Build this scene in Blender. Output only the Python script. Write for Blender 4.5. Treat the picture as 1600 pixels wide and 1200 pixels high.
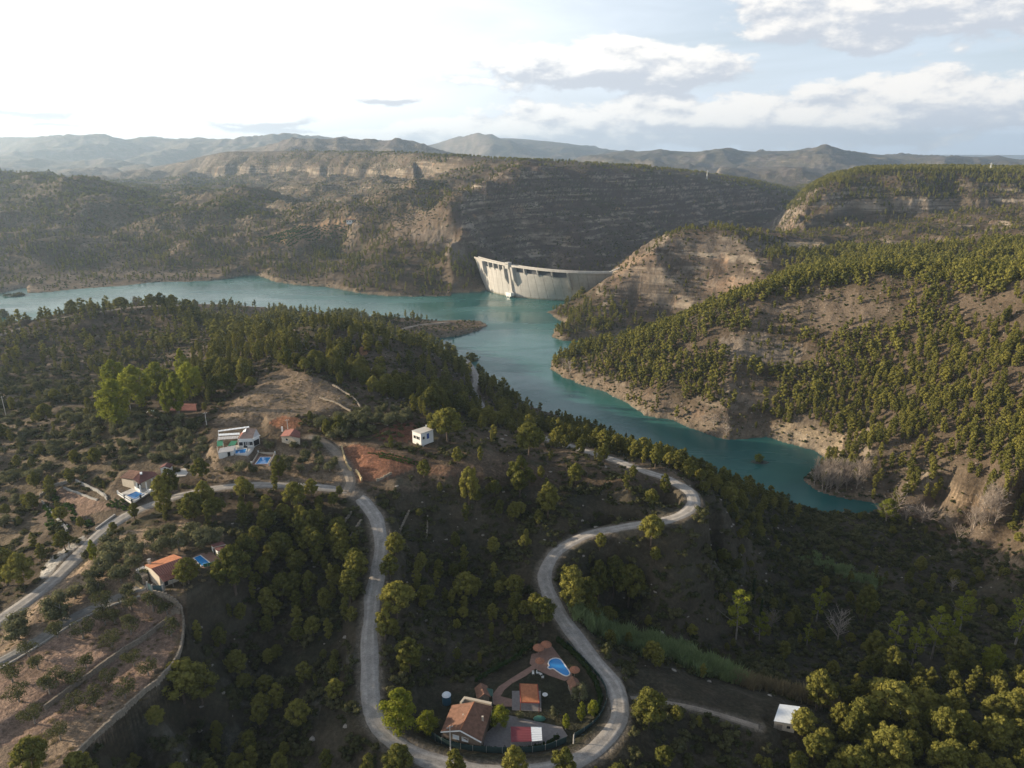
import bpy, bmesh, math, random, time
import numpy as np
from mathutils import Vector, Matrix, Euler
T0 = time.time()
for o in list(bpy.data.objects):
    bpy.data.objects.remove(o)
SC = bpy.context.scene
COL = SC.collection
R = math.radians
random.seed(11)
# ------------------------------------------------------------------ camera
CAM_H = 170.0
PITCH = R(18.2)
FPX = 1109.0
cam = bpy.data.cameras.new('camera')
cam_o = bpy.data.objects.new('camera', cam)
COL.objects.link(cam_o)
cam_o.location = (0, 0, CAM_H)
cam_o.rotation_euler = (R(90) - PITCH, 0, 0)
cam.sensor_fit = 'HORIZONTAL'
cam.sensor_width = 36.0
cam.lens = 36.0 * FPX / 1600.0
cam.clip_start = 1.0
cam.clip_end = 60000.0
SC.camera = cam_o
# ------------------------------------------------------------------ world, sun, exposure
SUN_AZ = R(-80.0)      # from +Y towards +X (negative = left of the view)
SUN_EL = R(14.3)
SUN_DIR = Vector((math.sin(SUN_AZ) * math.cos(SUN_EL), math.cos(SUN_AZ) * math.cos(SUN_EL), math.sin(SUN_EL)))
sun = bpy.data.lights.new('sun', 'SUN')
sun.energy = 5.0
sun.angle = R(0.6)
sun.color = (1.0, 0.84, 0.62)
sun_o = bpy.data.objects.new('sun', sun)
COL.objects.link(sun_o)
sun_o.rotation_euler = SUN_DIR.to_track_quat('Z', 'Y').to_euler()
SC.view_settings.view_transform = 'Standard'
SC.view_settings.look = 'None'
SC.view_settings.exposure = 0.76
SC.view_settings.gamma = 1.0
SC.view_settings.use_curve_mapping = False
cy = SC.cycles
cy.use_denoising = True
cy.use_adaptive_sampling = False
cy.max_bounces = 4
cy.diffuse_bounces = 2
cy.glossy_bounces = 2
cy.transmission_bounces = 2
cy.transparent_max_bounces = 6
cy.volume_bounces = 1
cy.caustics_reflective = False
cy.caustics_refractive = False
SC.render.film_transparent = False


class NT:
    """small helper to write node graphs"""
    def __init__(self, tree):
        self.t = tree
    def n(self, typ, **kw):
        nd = self.t.nodes.new(typ)
        for k, v in kw.items():
            setattr(nd, k, v)
        return nd
    def l(self, a, b):
        self.t.links.new(a, b)
    def put(self, sock, v):
        if isinstance(v, bpy.types.NodeSocket):
            self.l(v, sock)
        else:
            sock.default_value = v
    def m(self, op, a, b=None, c=None, clamp=False):
        nd = self.n('ShaderNodeMath', operation=op, use_clamp=clamp)
        self.put(nd.inputs[0], a)
        if b is not None: self.put(nd.inputs[1], b)
        if c is not None: self.put(nd.inputs[2], c)
        return nd.outputs[0]
    def mix(self, f, a, b, mode='MIX'):
        nd = self.n('ShaderNodeMix', data_type='RGBA', blend_type=mode)
        self.put(nd.inputs[0], f)
        self.put(nd.inputs[6], a if isinstance(a, bpy.types.NodeSocket) else (*a, 1) if len(a) == 3 else a)
        self.put(nd.inputs[7], b if isinstance(b, bpy.types.NodeSocket) else (*b, 1) if len(b) == 3 else b)
        return nd.outputs[2]
    def noise(self, vec, scale, detail=4, rough=0.55, dist=0.0, dim='3D'):
        nd = self.n('ShaderNodeTexNoise', noise_dimensions=dim)
        if vec is not None: self.l(vec, nd.inputs['Vector'])
        nd.inputs['Scale'].default_value = scale
        nd.inputs['Detail'].default_value = detail
        nd.inputs['Roughness'].default_value = rough
        nd.inputs['Distortion'].default_value = dist
        return nd.outputs[0]
    def ramp(self, f, pts):
        nd = self.n('ShaderNodeValToRGB')
        cr = nd.color_ramp
        while len(cr.elements) < len(pts): cr.elements.new(0.5)
        for e, (p, c) in zip(cr.elements, pts):
            e.position = p
            e.color = (c, c, c, 1) if not hasattr(c, '__len__') else (*c, 1)
        self.l(f, nd.inputs[0])
        return nd.outputs[0]
    def step(self, v, a, b):
        nd = self.n('ShaderNodeMapRange', interpolation_type='SMOOTHSTEP')
        self.put(nd.inputs[0], v)
        nd.inputs[1].default_value = a
        nd.inputs[2].default_value = b
        return nd.outputs[0]
    def scale(self, vec, s):
        nd = self.n('ShaderNodeVectorMath', operation='MULTIPLY')
        self.l(vec, nd.inputs[0])
        nd.inputs[1].default_value = s
        return nd.outputs[0]


world = bpy.data.worlds.new('World')
SC.world = world
world.use_nodes = True
wt = world.node_tree
wt.nodes.clear()
W = NT(wt)
sky = W.n('ShaderNodeTexSky', sky_type='NISHITA', sun_disc=False)
sky.sun_elevation = SUN_EL
sky.sun_rotation = SUN_AZ
sky.altitude = 300
sky.air_density = 1.0
sky.dust_density = 2.2
sky.ozone_density = 1.2
wc = W.n('ShaderNodeTexCoord').outputs['Generated']
sep = W.n('ShaderNodeSeparateXYZ'); W.l(wc, sep.inputs[0])
dx, dy, dz = sep.outputs
# azimuth (0 = +Y, positive right) and elevation, both in degrees
az = W.m('MULTIPLY', W.m('ARCTAN2', dx, dy), 57.2958)
el = W.m('MULTIPLY', W.m('ARCSINE', dz), 57.2958)


def comb(x, y, z=0.0):
    nd = W.n('ShaderNodeCombineXYZ')
    W.put(nd.inputs[0], x); W.put(nd.inputs[1], y); W.put(nd.inputs[2], z)
    return nd.outputs[0]


SKY_STRENGTH = 0.10
def clouds(off_az, off_el):
    """cumulus layer density at a direction, shifted by a small offset (for the lit side)"""
    a = W.m('ADD', az, off_az); e = W.m('ADD', el, off_el)
    v = comb(W.m('MULTIPLY', a, 0.17), W.m('MULTIPLY', e, 0.36))
    n = W.noise(v, 1.15, 7, 0.60, 0.0)
    n2 = W.noise(comb(W.m('MULTIPLY', a, 0.05), W.m('MULTIPLY', e, 0.09), 3.0), 1.0, 1, 0.5)
    tot = -0.6
    here = comb(a, e)
    # (azimuth, elevation, half width, half height, strength) of the cloud masses
    for ca, ce, wa, we, s in CLOUDS:
        q = W.n('ShaderNodeVectorMath', operation='MULTIPLY_ADD'); W.l(here, q.inputs[0])
        q.inputs[1].default_value = (1 / wa, 1 / we, 0); q.inputs[2].default_value = (-ca / wa, -ce / we, 0)
        d = W.n('ShaderNodeVectorMath', operation='LENGTH'); W.l(q.outputs[0], d.inputs[0])
        tot = W.m('MAXIMUM', W.m('MULTIPLY_ADD', d.outputs['Value'], -s, s), tot)
    return W.m('ADD', W.m('MULTIPLY', W.m('SUBTRACT', n, 0.5), 2.2), W.m('ADD', tot, W.m('MULTIPLY', W.m('SUBTRACT', n2, 0.5), 0.5)))


CLOUDS = [(27.5, 8.9, 13, 2.9, 1.25), (34, 11.0, 8, 2.6, 1.2), (6.3, 5.9, 11.0, 2.1, 1.2), (11.5, 5.6, 6, 2.0, 1.1),
          (-8.8, 3.8, 3.2, 0.8, 1.0), (16, 2.0, 23, 2.3, 1.15), (29, 3.0, 11, 2.3, 1.1), (0, 1.2, 14, 1.6, 0.95),
          (-18, 2.2, 5.0, 0.9, 0.9), (-33, 2.6, 6, 0.8, 0.85), (-22, 0.9, 24, 0.9, 0.85), (-3, 5.0, 3, 0.6, 0.5),
          (55, 3, 14, 2.4, 0.8), (-62, 2, 10, 1, 0.6), (110, 5, 30, 3, 0.8), (180, 4, 30, 3, 0.8), (-130, 5, 25, 3, 0.7)]
d0 = clouds(0, 0)
d1 = clouds(-0.55, 0.60)
cover = W.step(d0, 0.03, 0.30)
lit = W.step(W.m('SUBTRACT', d0, d1), -0.22, 0.34)
# thin high veil, brighter towards the sun side
veil = W.noise(comb(W.m('MULTIPLY', az, 0.02), W.m('MULTIPLY', el, 0.12), 9.0), 1.4, 5, 0.6, 0.6)
sunang = W.n('ShaderNodeVectorMath', operation='DOT_PRODUCT')
W.l(wc, sunang.inputs[0]); sunang.inputs[1].default_value = tuple(SUN_DIR)
glow = W.step(sunang.outputs['Value'], -0.25, 0.90)
skyc = W.mix(1.0, sky.outputs[0], (SKY_STRENGTH,) * 3, 'MULTIPLY')
high = W.m('SUBTRACT', 1.0, W.m('MULTIPLY', W.step(el, 8.0, 50.0), 0.85))
veilf = W.m('ADD', W.m('MULTIPLY_ADD', W.step(veil, 0.35, 0.75), 0.25, 0.45), W.m('MULTIPLY', glow, 0.75), clamp=True)
base = W.mix(W.m('MULTIPLY', veilf, high), skyc, W.mix(glow, (0.80, 0.90, 1.04), (1.30, 1.30, 1.27)))
hz = W.m('SUBTRACT', 1.0, W.step(el, -1.0, 7.0))
base = W.mix(W.m('MULTIPLY', hz, 0.75), base, W.mix(glow, (0.70, 0.80, 0.94), (1.05, 1.05, 1.03)))
ccol = W.mix(lit, W.mix(glow, (0.54, 0.575, 0.64), (0.62, 0.65, 0.70)), W.mix(glow, (0.95, 0.91, 0.86), (1.2, 1.18, 1.12)))
fin = W.mix(W.m('MULTIPLY', cover, 0.9), base, ccol)
# below the horizon: dull ground colour, above 35 degrees the sky goes on as it is
fin = W.mix(W.m('SUBTRACT', 1.0, W.step(el, -8.0, -1.5)), fin, (0.18, 0.17, 0.15))
bg = W.n('ShaderNodeBackground')
W.l(fin, bg.inputs[0]); bg.inputs[1].default_value = 0.71
wo = W.n('ShaderNodeOutputWorld'); W.l(bg.outputs[0], wo.inputs[0])
# ------------------------------------------------------------------ geometry of the view: a pixel of the photograph and a height give a place
CP, SP = math.cos(PITCH), math.sin(PITCH)


def P(px, py, z=0.0):
    a, b = (px - 800.0) / FPX, (600.0 - py) / FPX
    dxx, dyy, dzz = a, CP + b * SP, -SP + b * CP
    t = (z - CAM_H) / dzz
    return (dxx * t, dyy * t, z)


def PD(px, Y, z):
    """a place at forward distance Y, seen in the column px"""
    # depth along the optical axis of a point (Y, z)
    t = Y * CP - (z - CAM_H) * SP
    return ((px - 800.0) / FPX * t, Y, z)


def project(x, y, z):
    t = y * CP - (z - CAM_H) * SP
    v = y * SP + (z - CAM_H) * CP
    t = np.maximum(t, 1e-3)
    return 800 + FPX * x / t, 600 - FPX * v / t


# ------------------------------------------------------------------ noise
_rs = np.random.RandomState(5)
_perm = _rs.permutation(512).astype(np.int64)
_perm = np.concatenate([_perm, _perm])
_ang = _rs.rand(512) * 2 * np.pi
_gx, _gy = np.cos(_ang), np.sin(_ang)


def perlin(x, y, seed=0):
    xi = np.floor(x).astype(np.int64); yi = np.floor(y).astype(np.int64)
    xf = x - xi; yf = y - yi
    u = xf * xf * xf * (xf * (xf * 6 - 15) + 10); v = yf * yf * yf * (yf * (yf * 6 - 15) + 10)
    def g(ix, iy, fx, fy):
        h = _perm[(_perm[(ix + seed * 17) & 511] + iy) & 511]
        return _gx[h] * fx + _gy[h] * fy
    a = g(xi, yi, xf, yf); b = g(xi + 1, yi, xf - 1, yf)
    c = g(xi, yi + 1, xf, yf - 1); d = g(xi + 1, yi + 1, xf - 1, yf - 1)
    return (a + (b - a) * u + ((c + (d - c) * u) - (a + (b - a) * u)) * v) * 1.5


def fbm(x, y, wl, octaves=4, seed=0, gain=0.5):
    s = 0; a = 1.0; f = 1.0 / wl
    for i in range(octaves):
        s = s + a * perlin(x * f + 13.7 * i, y * f - 7.1 * i, seed + i)
        a *= gain; f *= 2.03
    return s


def ridged(x, y, wl, octaves=4, seed=0, gain=0.5):
    s = 0; a = 1.0; f = 1.0 / wl
    for i in range(octaves):
        s = s + a * (1 - 2.2 * np.abs(perlin(x * f + 5.3 * i, y * f + 3.1 * i, seed + i)))
        a *= gain; f *= 2.1
    return s


def sstep(x, a, b):
    t = np.clip((x - a) / (b - a), 0, 1)
    return t * t * (3 - 2 * t)


def inpoly(x, y, poly):
    x = np.asarray(x); y = np.asarray(y)
    ins = np.zeros(x.shape, bool)
    n = len(poly)
    for i in range(n):
        x1, y1 = poly[i][:2]; x2, y2 = poly[(i + 1) % n][:2]
        if y1 == y2: continue
        c = ((y1 > y) != (y2 > y)) & (x < (x2 - x1) * (y - y1) / (y2 - y1) + x1)
        ins ^= c
    return ins


def segdist(x, y, pts, closed=False):
    """distance to a polyline, and the interpolated third coordinate at the nearest point"""
    x = np.asarray(x); y = np.asarray(y)
    best = np.full(x.shape, 1e18); val = np.zeros(x.shape)
    n = len(pts)
    for i in range(n if closed else n - 1):
        a = pts[i]; b = pts[(i + 1) % n]
        ex, ey = b[0] - a[0], b[1] - a[1]
        L = ex * ex + ey * ey + 1e-12
        t = np.clip(((x - a[0]) * ex + (y - a[1]) * ey) / L, 0, 1)
        d = (x - a[0] - t * ex) ** 2 + (y - a[1] - t * ey) ** 2
        m = d < best
        best = np.where(m, d, best)
        if len(a) > 2: val = np.where(m, a[2] + t * (b[2] - a[2]), val)
    return np.sqrt(best), val


def smooth_path(pts, step=2.0):
    """Catmull-Rom through 3-D points, resampled"""
    p = [np.array(q, float) for q in pts]
    p = [2 * p[0] - p[1]] + p + [2 * p[-1] - p[-2]]
    out = []
    for i in range(1, len(p) - 2):
        L = np.linalg.norm(p[i + 1] - p[i]); k = max(2, int(L / step))
        for j in range(k):
            t = j / k
            out.append(0.5 * ((2 * p[i]) + (-p[i - 1] + p[i + 1]) * t + (2 * p[i - 1] - 5 * p[i] + 4 * p[i + 1] - p[i + 2]) * t * t
                              + (-p[i - 1] + 3 * p[i] - 3 * p[i + 1] + p[i + 2]) * t ** 3))
    out.append(p[-2])
    return out


# ------------------------------------------------------------------ shoreline of the reservoir (water level z = 0)
SHORE_PX = [(-260, 470), (-120, 462), (0, 459), (18, 454), (42, 449), (43, 458), (80, 456), (130, 451), (190, 447), (240, 441), (300, 440), (345, 437), (385, 430),
            (405, 431), (432, 441), (470, 446), (505, 448), (532, 452), (560, 458), (600, 462), (650, 464), (702, 463), (706, 458), (750, 456),
            (762, 452), (800, 449), (860, 452), (915, 459), (905, 470), (880, 478), (854, 488), (868, 496), (884, 505), (868, 513), (862, 526), (882, 533), (935, 530),
            (985, 521), (1040, 511), (1085, 505), (1092, 510), (1040, 528), (960, 541), (900, 549), (862, 562), (863, 577), (882, 590), (905, 600),
            (950, 614), (985, 632), (1010, 650), (1048, 655), (1072, 666), (1100, 677), (1140, 689), (1160, 684), (1200, 682), (1222, 690), (1270, 703),
            (1292, 716), (1270, 735), (1254, 749), (1272, 765), (1312, 778), (1345, 782), (1372, 784), (1376, 796), (1345, 800), (1290, 800), (1225, 787),
            (1150, 757), (1090, 732), (1010, 707), (955, 690), (880, 660), (835, 650), (800, 633), (770, 608), (755, 590), (742, 578), (715, 562), (690, 548), (668, 533), (680, 529),
            (720, 524), (750, 516), (762, 508), (752, 501), (720, 500), (680, 503), (640, 500), (600, 498), (560, 499),
            (500, 492), (440, 482), (360, 476), (280, 473), (200, 478), (130, 485), (60, 503), (0, 515), (-120, 525), (-260, 530)]
SHORE = [P(x, y, 0) for x, y in SHORE_PX]
# ------------------------------------------------------------------ road lines: (px, py, height)
ROAD = [(-150, 1075, 60), (-60, 1010, 60), (0, 967, 60), (60, 925, 60.5), (110, 880, 61), (150, 838, 62), (200, 803, 63), (250, 783, 64.5), (310, 767, 66), (370, 758, 67), (430, 757, 67),
        (490, 760, 66.5), (535, 765, 66), (565, 780, 65), (588, 810, 63.5), (595, 850, 61), (588, 900, 58), (580, 950, 56), (577, 1010, 53.5),
        (578, 1060, 51.5), (582, 1110, 50), (605, 1150, 49), (650, 1178, 48), (700, 1196, 47.3), (770, 1206, 47), (850, 1203, 47), (910, 1184, 47), (950, 1152, 46.8), (968, 1112, 46.5),
        (962, 1075, 46.2), (932, 1035, 46), (900, 995, 46), (872, 955, 47), (855, 920, 48), (852, 890, 49), (872, 860, 51), (910, 838, 53), (965, 824, 55),
        (1020, 816, 57), (1060, 806, 58.5), (1083, 790, 59.5), (1080, 772, 60), (1060, 756, 60), (1035, 744, 59), (1000, 733, 57.5), (960, 718, 56), (905, 701, 54), (858, 686, 52),
        (815, 670, 46), (780, 652, 38), (752, 632, 30), (741, 610, 22), (744, 592, 17), (738, 575, 13), (728, 562, 10)]
ROAD_W = 2.35
LANE = [(540, 768, 66), (548, 752, 67), (543, 735, 68), (530, 712, 69), (515, 695, 70), (500, 686, 71), (484, 682, 71.5)]
RIDGE_ROAD = [(-60, 540, 46), (0, 523, 47), (50, 508, 48), (100, 496, 50), (150, 488, 51), (200, 481, 52), (240, 478, 52), (290, 476, 51)]
SPIT_TRACK = [(560, 505, 11), (600, 514, 9), (618, 519, 8), (635, 512, 7.5), (660, 507, 6.5), (700, 503, 5)]
DRIVE = [(-160, 1110, 61), (0, 1032, 61.6), (60, 998, 62), (120, 960, 62.8), (170, 938, 63.8), (205, 922, 65.2), (232, 915, 66.3)]
VINE_TRACK = [(505, 431, 5), (512, 440, 3.5), (530, 446, 2.0), (548, 450, 1.0)]
FIELD_PATH = [(985, 1090, 44), (1030, 1096, 42.5), (1080, 1105, 41), (1130, 1118, 40), (1185, 1135, 39)]

C = []      # control points of the ground, in world coordinates


def A(*pts):
    for p in pts: C.append(P(*p))


def B_(*pts):
    for p in pts: C.append(PD(*p))


A(*ROAD[::2]); A(*LANE[::2]); A(*RIDGE_ROAD[::2]); A(*DRIVE[::2]); A(*SPIT_TRACK[::2]); A(*FIELD_PATH[::2])
# lower left spur with the almond terraces and the tin roofed house
A((100, 1050, 59), (0, 1110, 57), (100, 1180, 57), (-200, 1200, 51), (200, 1000, 62.5), (250, 960, 64), (270, 900, 66.5), (330, 880, 66.5), (190, 880, 65), (250, 830, 65.5),
  (285, 985, 63.5), (225, 1085, 60.5), (300, 1000, 57), (330, 940, 59), (370, 890, 62), (400, 840, 63.5), (300, 800, 65), (400, 790, 65.5), (480, 800, 64), (450, 860, 58), (500, 840, 60),
  (420, 950, 52), (500, 950, 52.5), (540, 900, 55), (530, 1000, 50.5), (400, 1050, 45), (480, 1100, 46), (300, 1150, 43), (255, 1110, 52), (400, 1180, 41), (550, 1160, 47), (150, 1165, 59), (215, 1200, 46))
# compound, S bend, shaded bowl
A((740, 1130, 45.5), (830, 1100, 45), (870, 1045, 45), (900, 1100, 45), (850, 1150, 45.5), (680, 1080, 46), (700, 1020, 45.5), (780, 1000, 44.5), (630, 1000, 51), (640, 900, 54), (720, 950, 46), (780, 930, 45.5),
  (700, 880, 49), (640, 830, 57), (600, 790, 62), (700, 800, 57), (760, 850, 50), (800, 900, 47), (820, 800, 55), (900, 790, 57), (980, 775, 59), (880, 740, 60), (760, 750, 64), (1020, 790, 59),
  (620, 760, 66), (700, 745, 66))
# upper terraces
A((560, 720, 69), (620, 730, 68.5), (650, 690, 69), (600, 660, 71), (540, 650, 72), (450, 700, 70), (400, 730, 68), (450, 620, 74), (400, 650, 74), (500, 610, 74.5), (560, 635, 72), (480, 590, 76), (430, 600, 75), (370, 690, 71),
  (300, 640, 70), (300, 700, 68), (200, 700, 65), (230, 650, 67), (215, 750, 65.5), (200, 780, 64), (130, 790, 61), (100, 740, 60), (50, 700, 60), (0, 750, 56), (60, 800, 56), (0, 850, 54), (60, 850, 58), (0, 650, 60),
  (100, 640, 62), (-200, 700, 60), (-200, 850, 54), (-300, 950, 56), (180, 640, 61), (700, 700, 68), (760, 700, 66), (830, 720, 62))
# poplar gully, ridges and dark valley
A((50, 600, 52), (150, 610, 52), (200, 620, 53), (260, 600, 56), (0, 570, 46), (100, 560, 42), (200, 560, 42), (260, 540, 42), (320, 510, 36), (400, 510, 33), (200, 520, 42), (100, 530, 44), (300, 490, 46), (460, 500, 30),
  (340, 560, 60), (400, 535, 66), (450, 518, 69), (500, 512, 69), (560, 520, 64), (610, 530, 57), (660, 548, 48), (700, 562, 36), (724, 580, 22),
  (380, 600, 72), (450, 560, 73), (520, 560, 70), (600, 590, 62), (650, 620, 60), (700, 650, 60), (560, 600, 68), (680, 600, 48), (730, 640, 40), (770, 670, 46), (820, 700, 58), (720, 680, 66),
  (-120, 560, 46))
B_((450, 560, 28), (500, 600, 18), (560, 560, 22), (620, 520, 20), (350, 560, 34), (200, 650, 15), (300, 660, 12), (100, 640, 12), (0, 600, 14), (400, 660, 10), (-150, 600, 14), (660, 470, 14))
# slope from the S bend down to the river and the flat valley on the right
A((860, 672, 30), (900, 690, 35), (1000, 712, 30), (1060, 728, 30), (1105, 760, 47), (1130, 800, 45), (1150, 840, 33), (1190, 790, 18), (1250, 810, 6), (1330, 815, 3), (1200, 850, 16), (1050, 850, 38), (960, 870, 40), (1000, 930, 30), (930, 930, 36),
  (1100, 900, 22), (1200, 920, 13), (1300, 880, 7), (1400, 830, 4), (1450, 880, 6), (1500, 800, 7), (1400, 790, 3), (1550, 900, 8), (1560, 830, 14), (1300, 960, 11), (1450, 960, 10), (1600, 980, 12), (1000, 1010, 33), (1100, 1000, 26), (1200, 1020, 22),
  (1100, 1060, 33), (1180, 1080, 32), (1050, 1040, 36), (1300, 1060, 20), (1230, 1125, 35), (1400, 1080, 20), (1550, 1080, 18), (1350, 1150, 30), (1500, 1180, 28), (1100, 1160, 38), (1000, 1180, 44), (1200, 1190, 36), (1700, 1100, 18), (1700, 900, 12))
# right bank: hill B with the open pine wood
A((900, 582, 6), (950, 590, 10), (1000, 600, 16), (1000, 630, 5), (900, 562, 9), (960, 550, 20), (1000, 560, 25), (1050, 545, 35), (1050, 600, 22), (1100, 650, 9), (1100, 600, 28), (1150, 650, 15), (1150, 560, 48), (1200, 600, 38), (1200, 650, 18), (1250, 690, 6),
  (1300, 680, 15), (1300, 720, 5), (1350, 700, 16), (1290, 745, 2), (1330, 765, 1.5), (1400, 750, 8), (1480, 770, 9), (1540, 790, 12), (1600, 780, 24), (1600, 830, 19), (1400, 680, 30), (1500, 700, 33), (1600, 700, 48), (1300, 620, 38), (1400, 600, 52), (1500, 600, 62), (1600, 600, 72), (1300, 550, 58), (1400, 530, 72), (1500, 540, 78), (1600, 520, 88),
  (1050, 515, 38), (1100, 497, 50), (1150, 475, 64), (1200, 458, 74), (1250, 444, 82), (1300, 438, 86), (1340, 435, 88), (1400, 450, 86), (1200, 500, 66), (1250, 500, 72), (1350, 480, 84), (1450, 470, 88), (1520, 460, 90), (1600, 440, 96), (1700, 500, 100), (1700, 700, 60))
# valley behind B, towards mesa C
B_((1150, 640, 45), (1100, 640, 30), (1050, 640, 12), (1200, 660, 55), (1300, 620, 66), (1400, 640, 72), (1250, 750, 56), (1400, 760, 66), (1550, 720, 84), (1650, 740, 92))
A((1300, 400, 58), (1350, 410, 62), (1430, 400, 66), (1500, 410, 75), (1560, 420, 85), (1230, 395, 55), (1300, 385, 55), (1400, 375, 62), (1500, 380, 68), (1600, 385, 80))
# rocky dome A beside the dam
A((952, 425, 38), (975, 405, 48), (1000, 388, 58), (1040, 372, 68), (1085, 363, 75), (1130, 364, 76), (1180, 375, 72), (1230, 390, 64), (1010, 420, 46), (1060, 410, 55), (1130, 410, 58), (1200, 420, 54), (960, 450, 26), (1000, 460, 20), (1050, 470, 16), (1100, 460, 26), (1150, 448, 38), (1000, 500, 6), (950, 490, 9), (900, 490, 5), (905, 512, 6), (900, 480, 4), (1030, 500, 4), (1080, 490, 8))
B_((1050, 1050, 50), (1130, 1080, 50), (980, 1000, 12), (1200, 1000, 56), (930, 900, 8), (850, 1000, -6), (900, 1100, -6), (1000, 1250, 10), (1100, 1350, 25), (880, 900, -4), (800, 960, 6))
# far shore and the foot of the middle hill
A((745, 406, 38), (735, 430, 20), (728, 390, 50), (716, 370, 62), (700, 440, 10), (650, 445, 8), (600, 440, 10), (550, 430, 12), (520, 420, 14), (580, 400, 28), (640, 390, 38), (700, 400, 32), (600, 370, 45), (560, 400, 18), (540, 380, 30), 
  (480, 430, 5), (440, 425, 8), (400, 410, 14), (300, 420, 6), (200, 430, 4), (100, 440, 3), (100, 415, 12), (200, 400, 18), (300, 390, 25), (50, 390, 30), (0, 420, 12), (100, 375, 34), (450, 385, 28), (380, 375, 30), (300, 375, 28), (200, 375, 26),
  (420, 368, 36), (480, 355, 50), (500, 380, 30), (550, 355, 56), (450, 330, 62), (500, 310, 70))
B_((0, 1900, 98), (70, 1750, 92), (150, 1650, 84), (215, 1550, 62), (270, 1500, 40), (330, 1750, 40), (260, 2100, 42), (150, 2200, 46), (100, 1400, 60), (0, 1400, 66), (200, 1300, 50), (-100, 1800, 120), (-100, 1500, 90), (-150, 1200, 40),
   (370, 1500, 66), (420, 1600, 52), (330, 1600, 50), (440, 1450, 48), (300, 1300, 48), (350, 1350, 52), (400, 1250, 46), (300, 1950, 38), (200, 1900, 52), (450, 1800, 52), (100, 2300, 40), (0, 2600, 30), (-100, 2600, 36), (250, 2600, 34))
# spurs and gullies of the big hill behind the dam: (px, py, distance)
def S_(*pts):
    for a_, b_, Y_ in pts:
        q_ = (600.0 - b_) / FPX; t_ = Y_ / (CP + q_ * SP); C.append(((a_ - 800.0) / FPX * t_, Y_, CAM_H + t_ * (-SP + q_ * CP)))


S_((820, 258, 1430), (790, 268, 1340), (755, 285, 1230), (725, 305, 1120), (706, 322, 1050), (703, 342, 1005),
   (770, 292, 1400), (735, 310, 1290), (695, 330, 1190), (655, 350, 1125), (612, 370, 1065),
   (775, 256, 1620), (720, 271, 1530), (680, 284, 1440), (640, 300, 1360), (600, 318, 1280), (560, 335, 1200), (540, 343, 1160),
   (640, 322, 1480), (590, 332, 1440), (540, 338, 1400), (480, 345, 1400), (425, 352, 1350),
   (900, 300, 1330), (850, 330, 1230), (800, 352, 1130), (760, 385, 1040), (1000, 320, 1400), (1000, 372, 1260), (1100, 335, 1560), (1160, 375, 1480), (880, 365, 1130))
# general lie of the far country
B_((800, 1600, 120), (900, 2200, 90), (1200, 2300, 20), (1100, 2000, 40), (1300, 2000, 60), (1500, 2400, 90), (600, 3200, 110), (400, 3500, 70), (200, 3500, 45), (0, 4000, 20), (-100, 5000, 20), (800, 3500, 30), (1200, 3200, 10), (1500, 3500, 30),
   (1700, 3000, 50), (1700, 1400, 110), (0, 7000, 10), (400, 7000, 10), (800, 7000, 10), (1200, 7000, 10), (1600, 7000, 10), (0, 12000, 0), (800, 12000, 0), (1600, 12000, 0))
# out of frame, near the camera and to the sides
C += [(-80, 75, 50), (0, 75, 44), (80, 75, 40), (-220, 90, 58), (160, 90, 30), (-340, 300, 62), (-420, 160, 62), (-460, 500, 60), (330, 150, 30), (400, 300, 60), (520, 500, 104)]
C = np.array(C, float)


def uv(x, y):
    return x / y * 1.0, np.log(y) * 0.8


_cu, _cv = uv(C[:, 0], C[:, 1])
_k = 0.010
def _phi(du, dv): return np.sqrt(du * du + dv * dv + _k * _k)
_n = len(C)
_M = np.zeros((_n + 3, _n + 3))
_M[:_n, :_n] = -_phi(_cu[:, None] - _cu[None], _cv[:, None] - _cv[None]) + np.eye(_n) * 0.0015 * -1 * 0
_M[:_n, :_n] += np.eye(_n) * 0.002
_M[:_n, _n] = 1; _M[:_n, _n + 1] = _cu; _M[:_n, _n + 2] = _cv
_M[_n:, :_n] = _M[:_n, _n:].T
_w = np.linalg.solve(_M, np.concatenate([C[:, 2], [0, 0, 0]]))


def rbf(x, y):
    sh = x.shape
    u, v = uv(x.ravel(), np.maximum(y.ravel(), 40))
    out = np.empty(u.size)
    for i in range(0, u.size, 20000):
        uu, vv = u[i:i + 20000], v[i:i + 20000]
        out[i:i + 20000] = -_phi(uu[:, None] - _cu[None], vv[:, None] - _cv[None]) @ _w[:_n] + _w[_n] + _w[_n + 1] * uu + _w[_n + 2] * vv
    return out.reshape(sh)


def interp_line(u, pts):
    pts = sorted(pts)
    return np.interp(u, [p[0] for p in pts], [p[1] for p in pts])


def col_u(px, Y, z): return PD(px, Y, z)[0] / Y


# mesas: rim (px, Y, py of the rim) -> distance of the rim line and its height as functions of u = x / y
def rim(pts):
    us, Ys, zs = [], [], []
    for px, Y, py in pts:
        a, b = (px - 800.0) / FPX, (600.0 - py) / FPX
        t = Y / (CP + b * SP)
        us.append(a * t / Y); Ys.append(Y); zs.append(CAM_H + t * (-SP + b * CP))
    o = np.argsort(us)
    return np.array(us)[o], np.array(Ys)[o], np.array(zs)[o]


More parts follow.
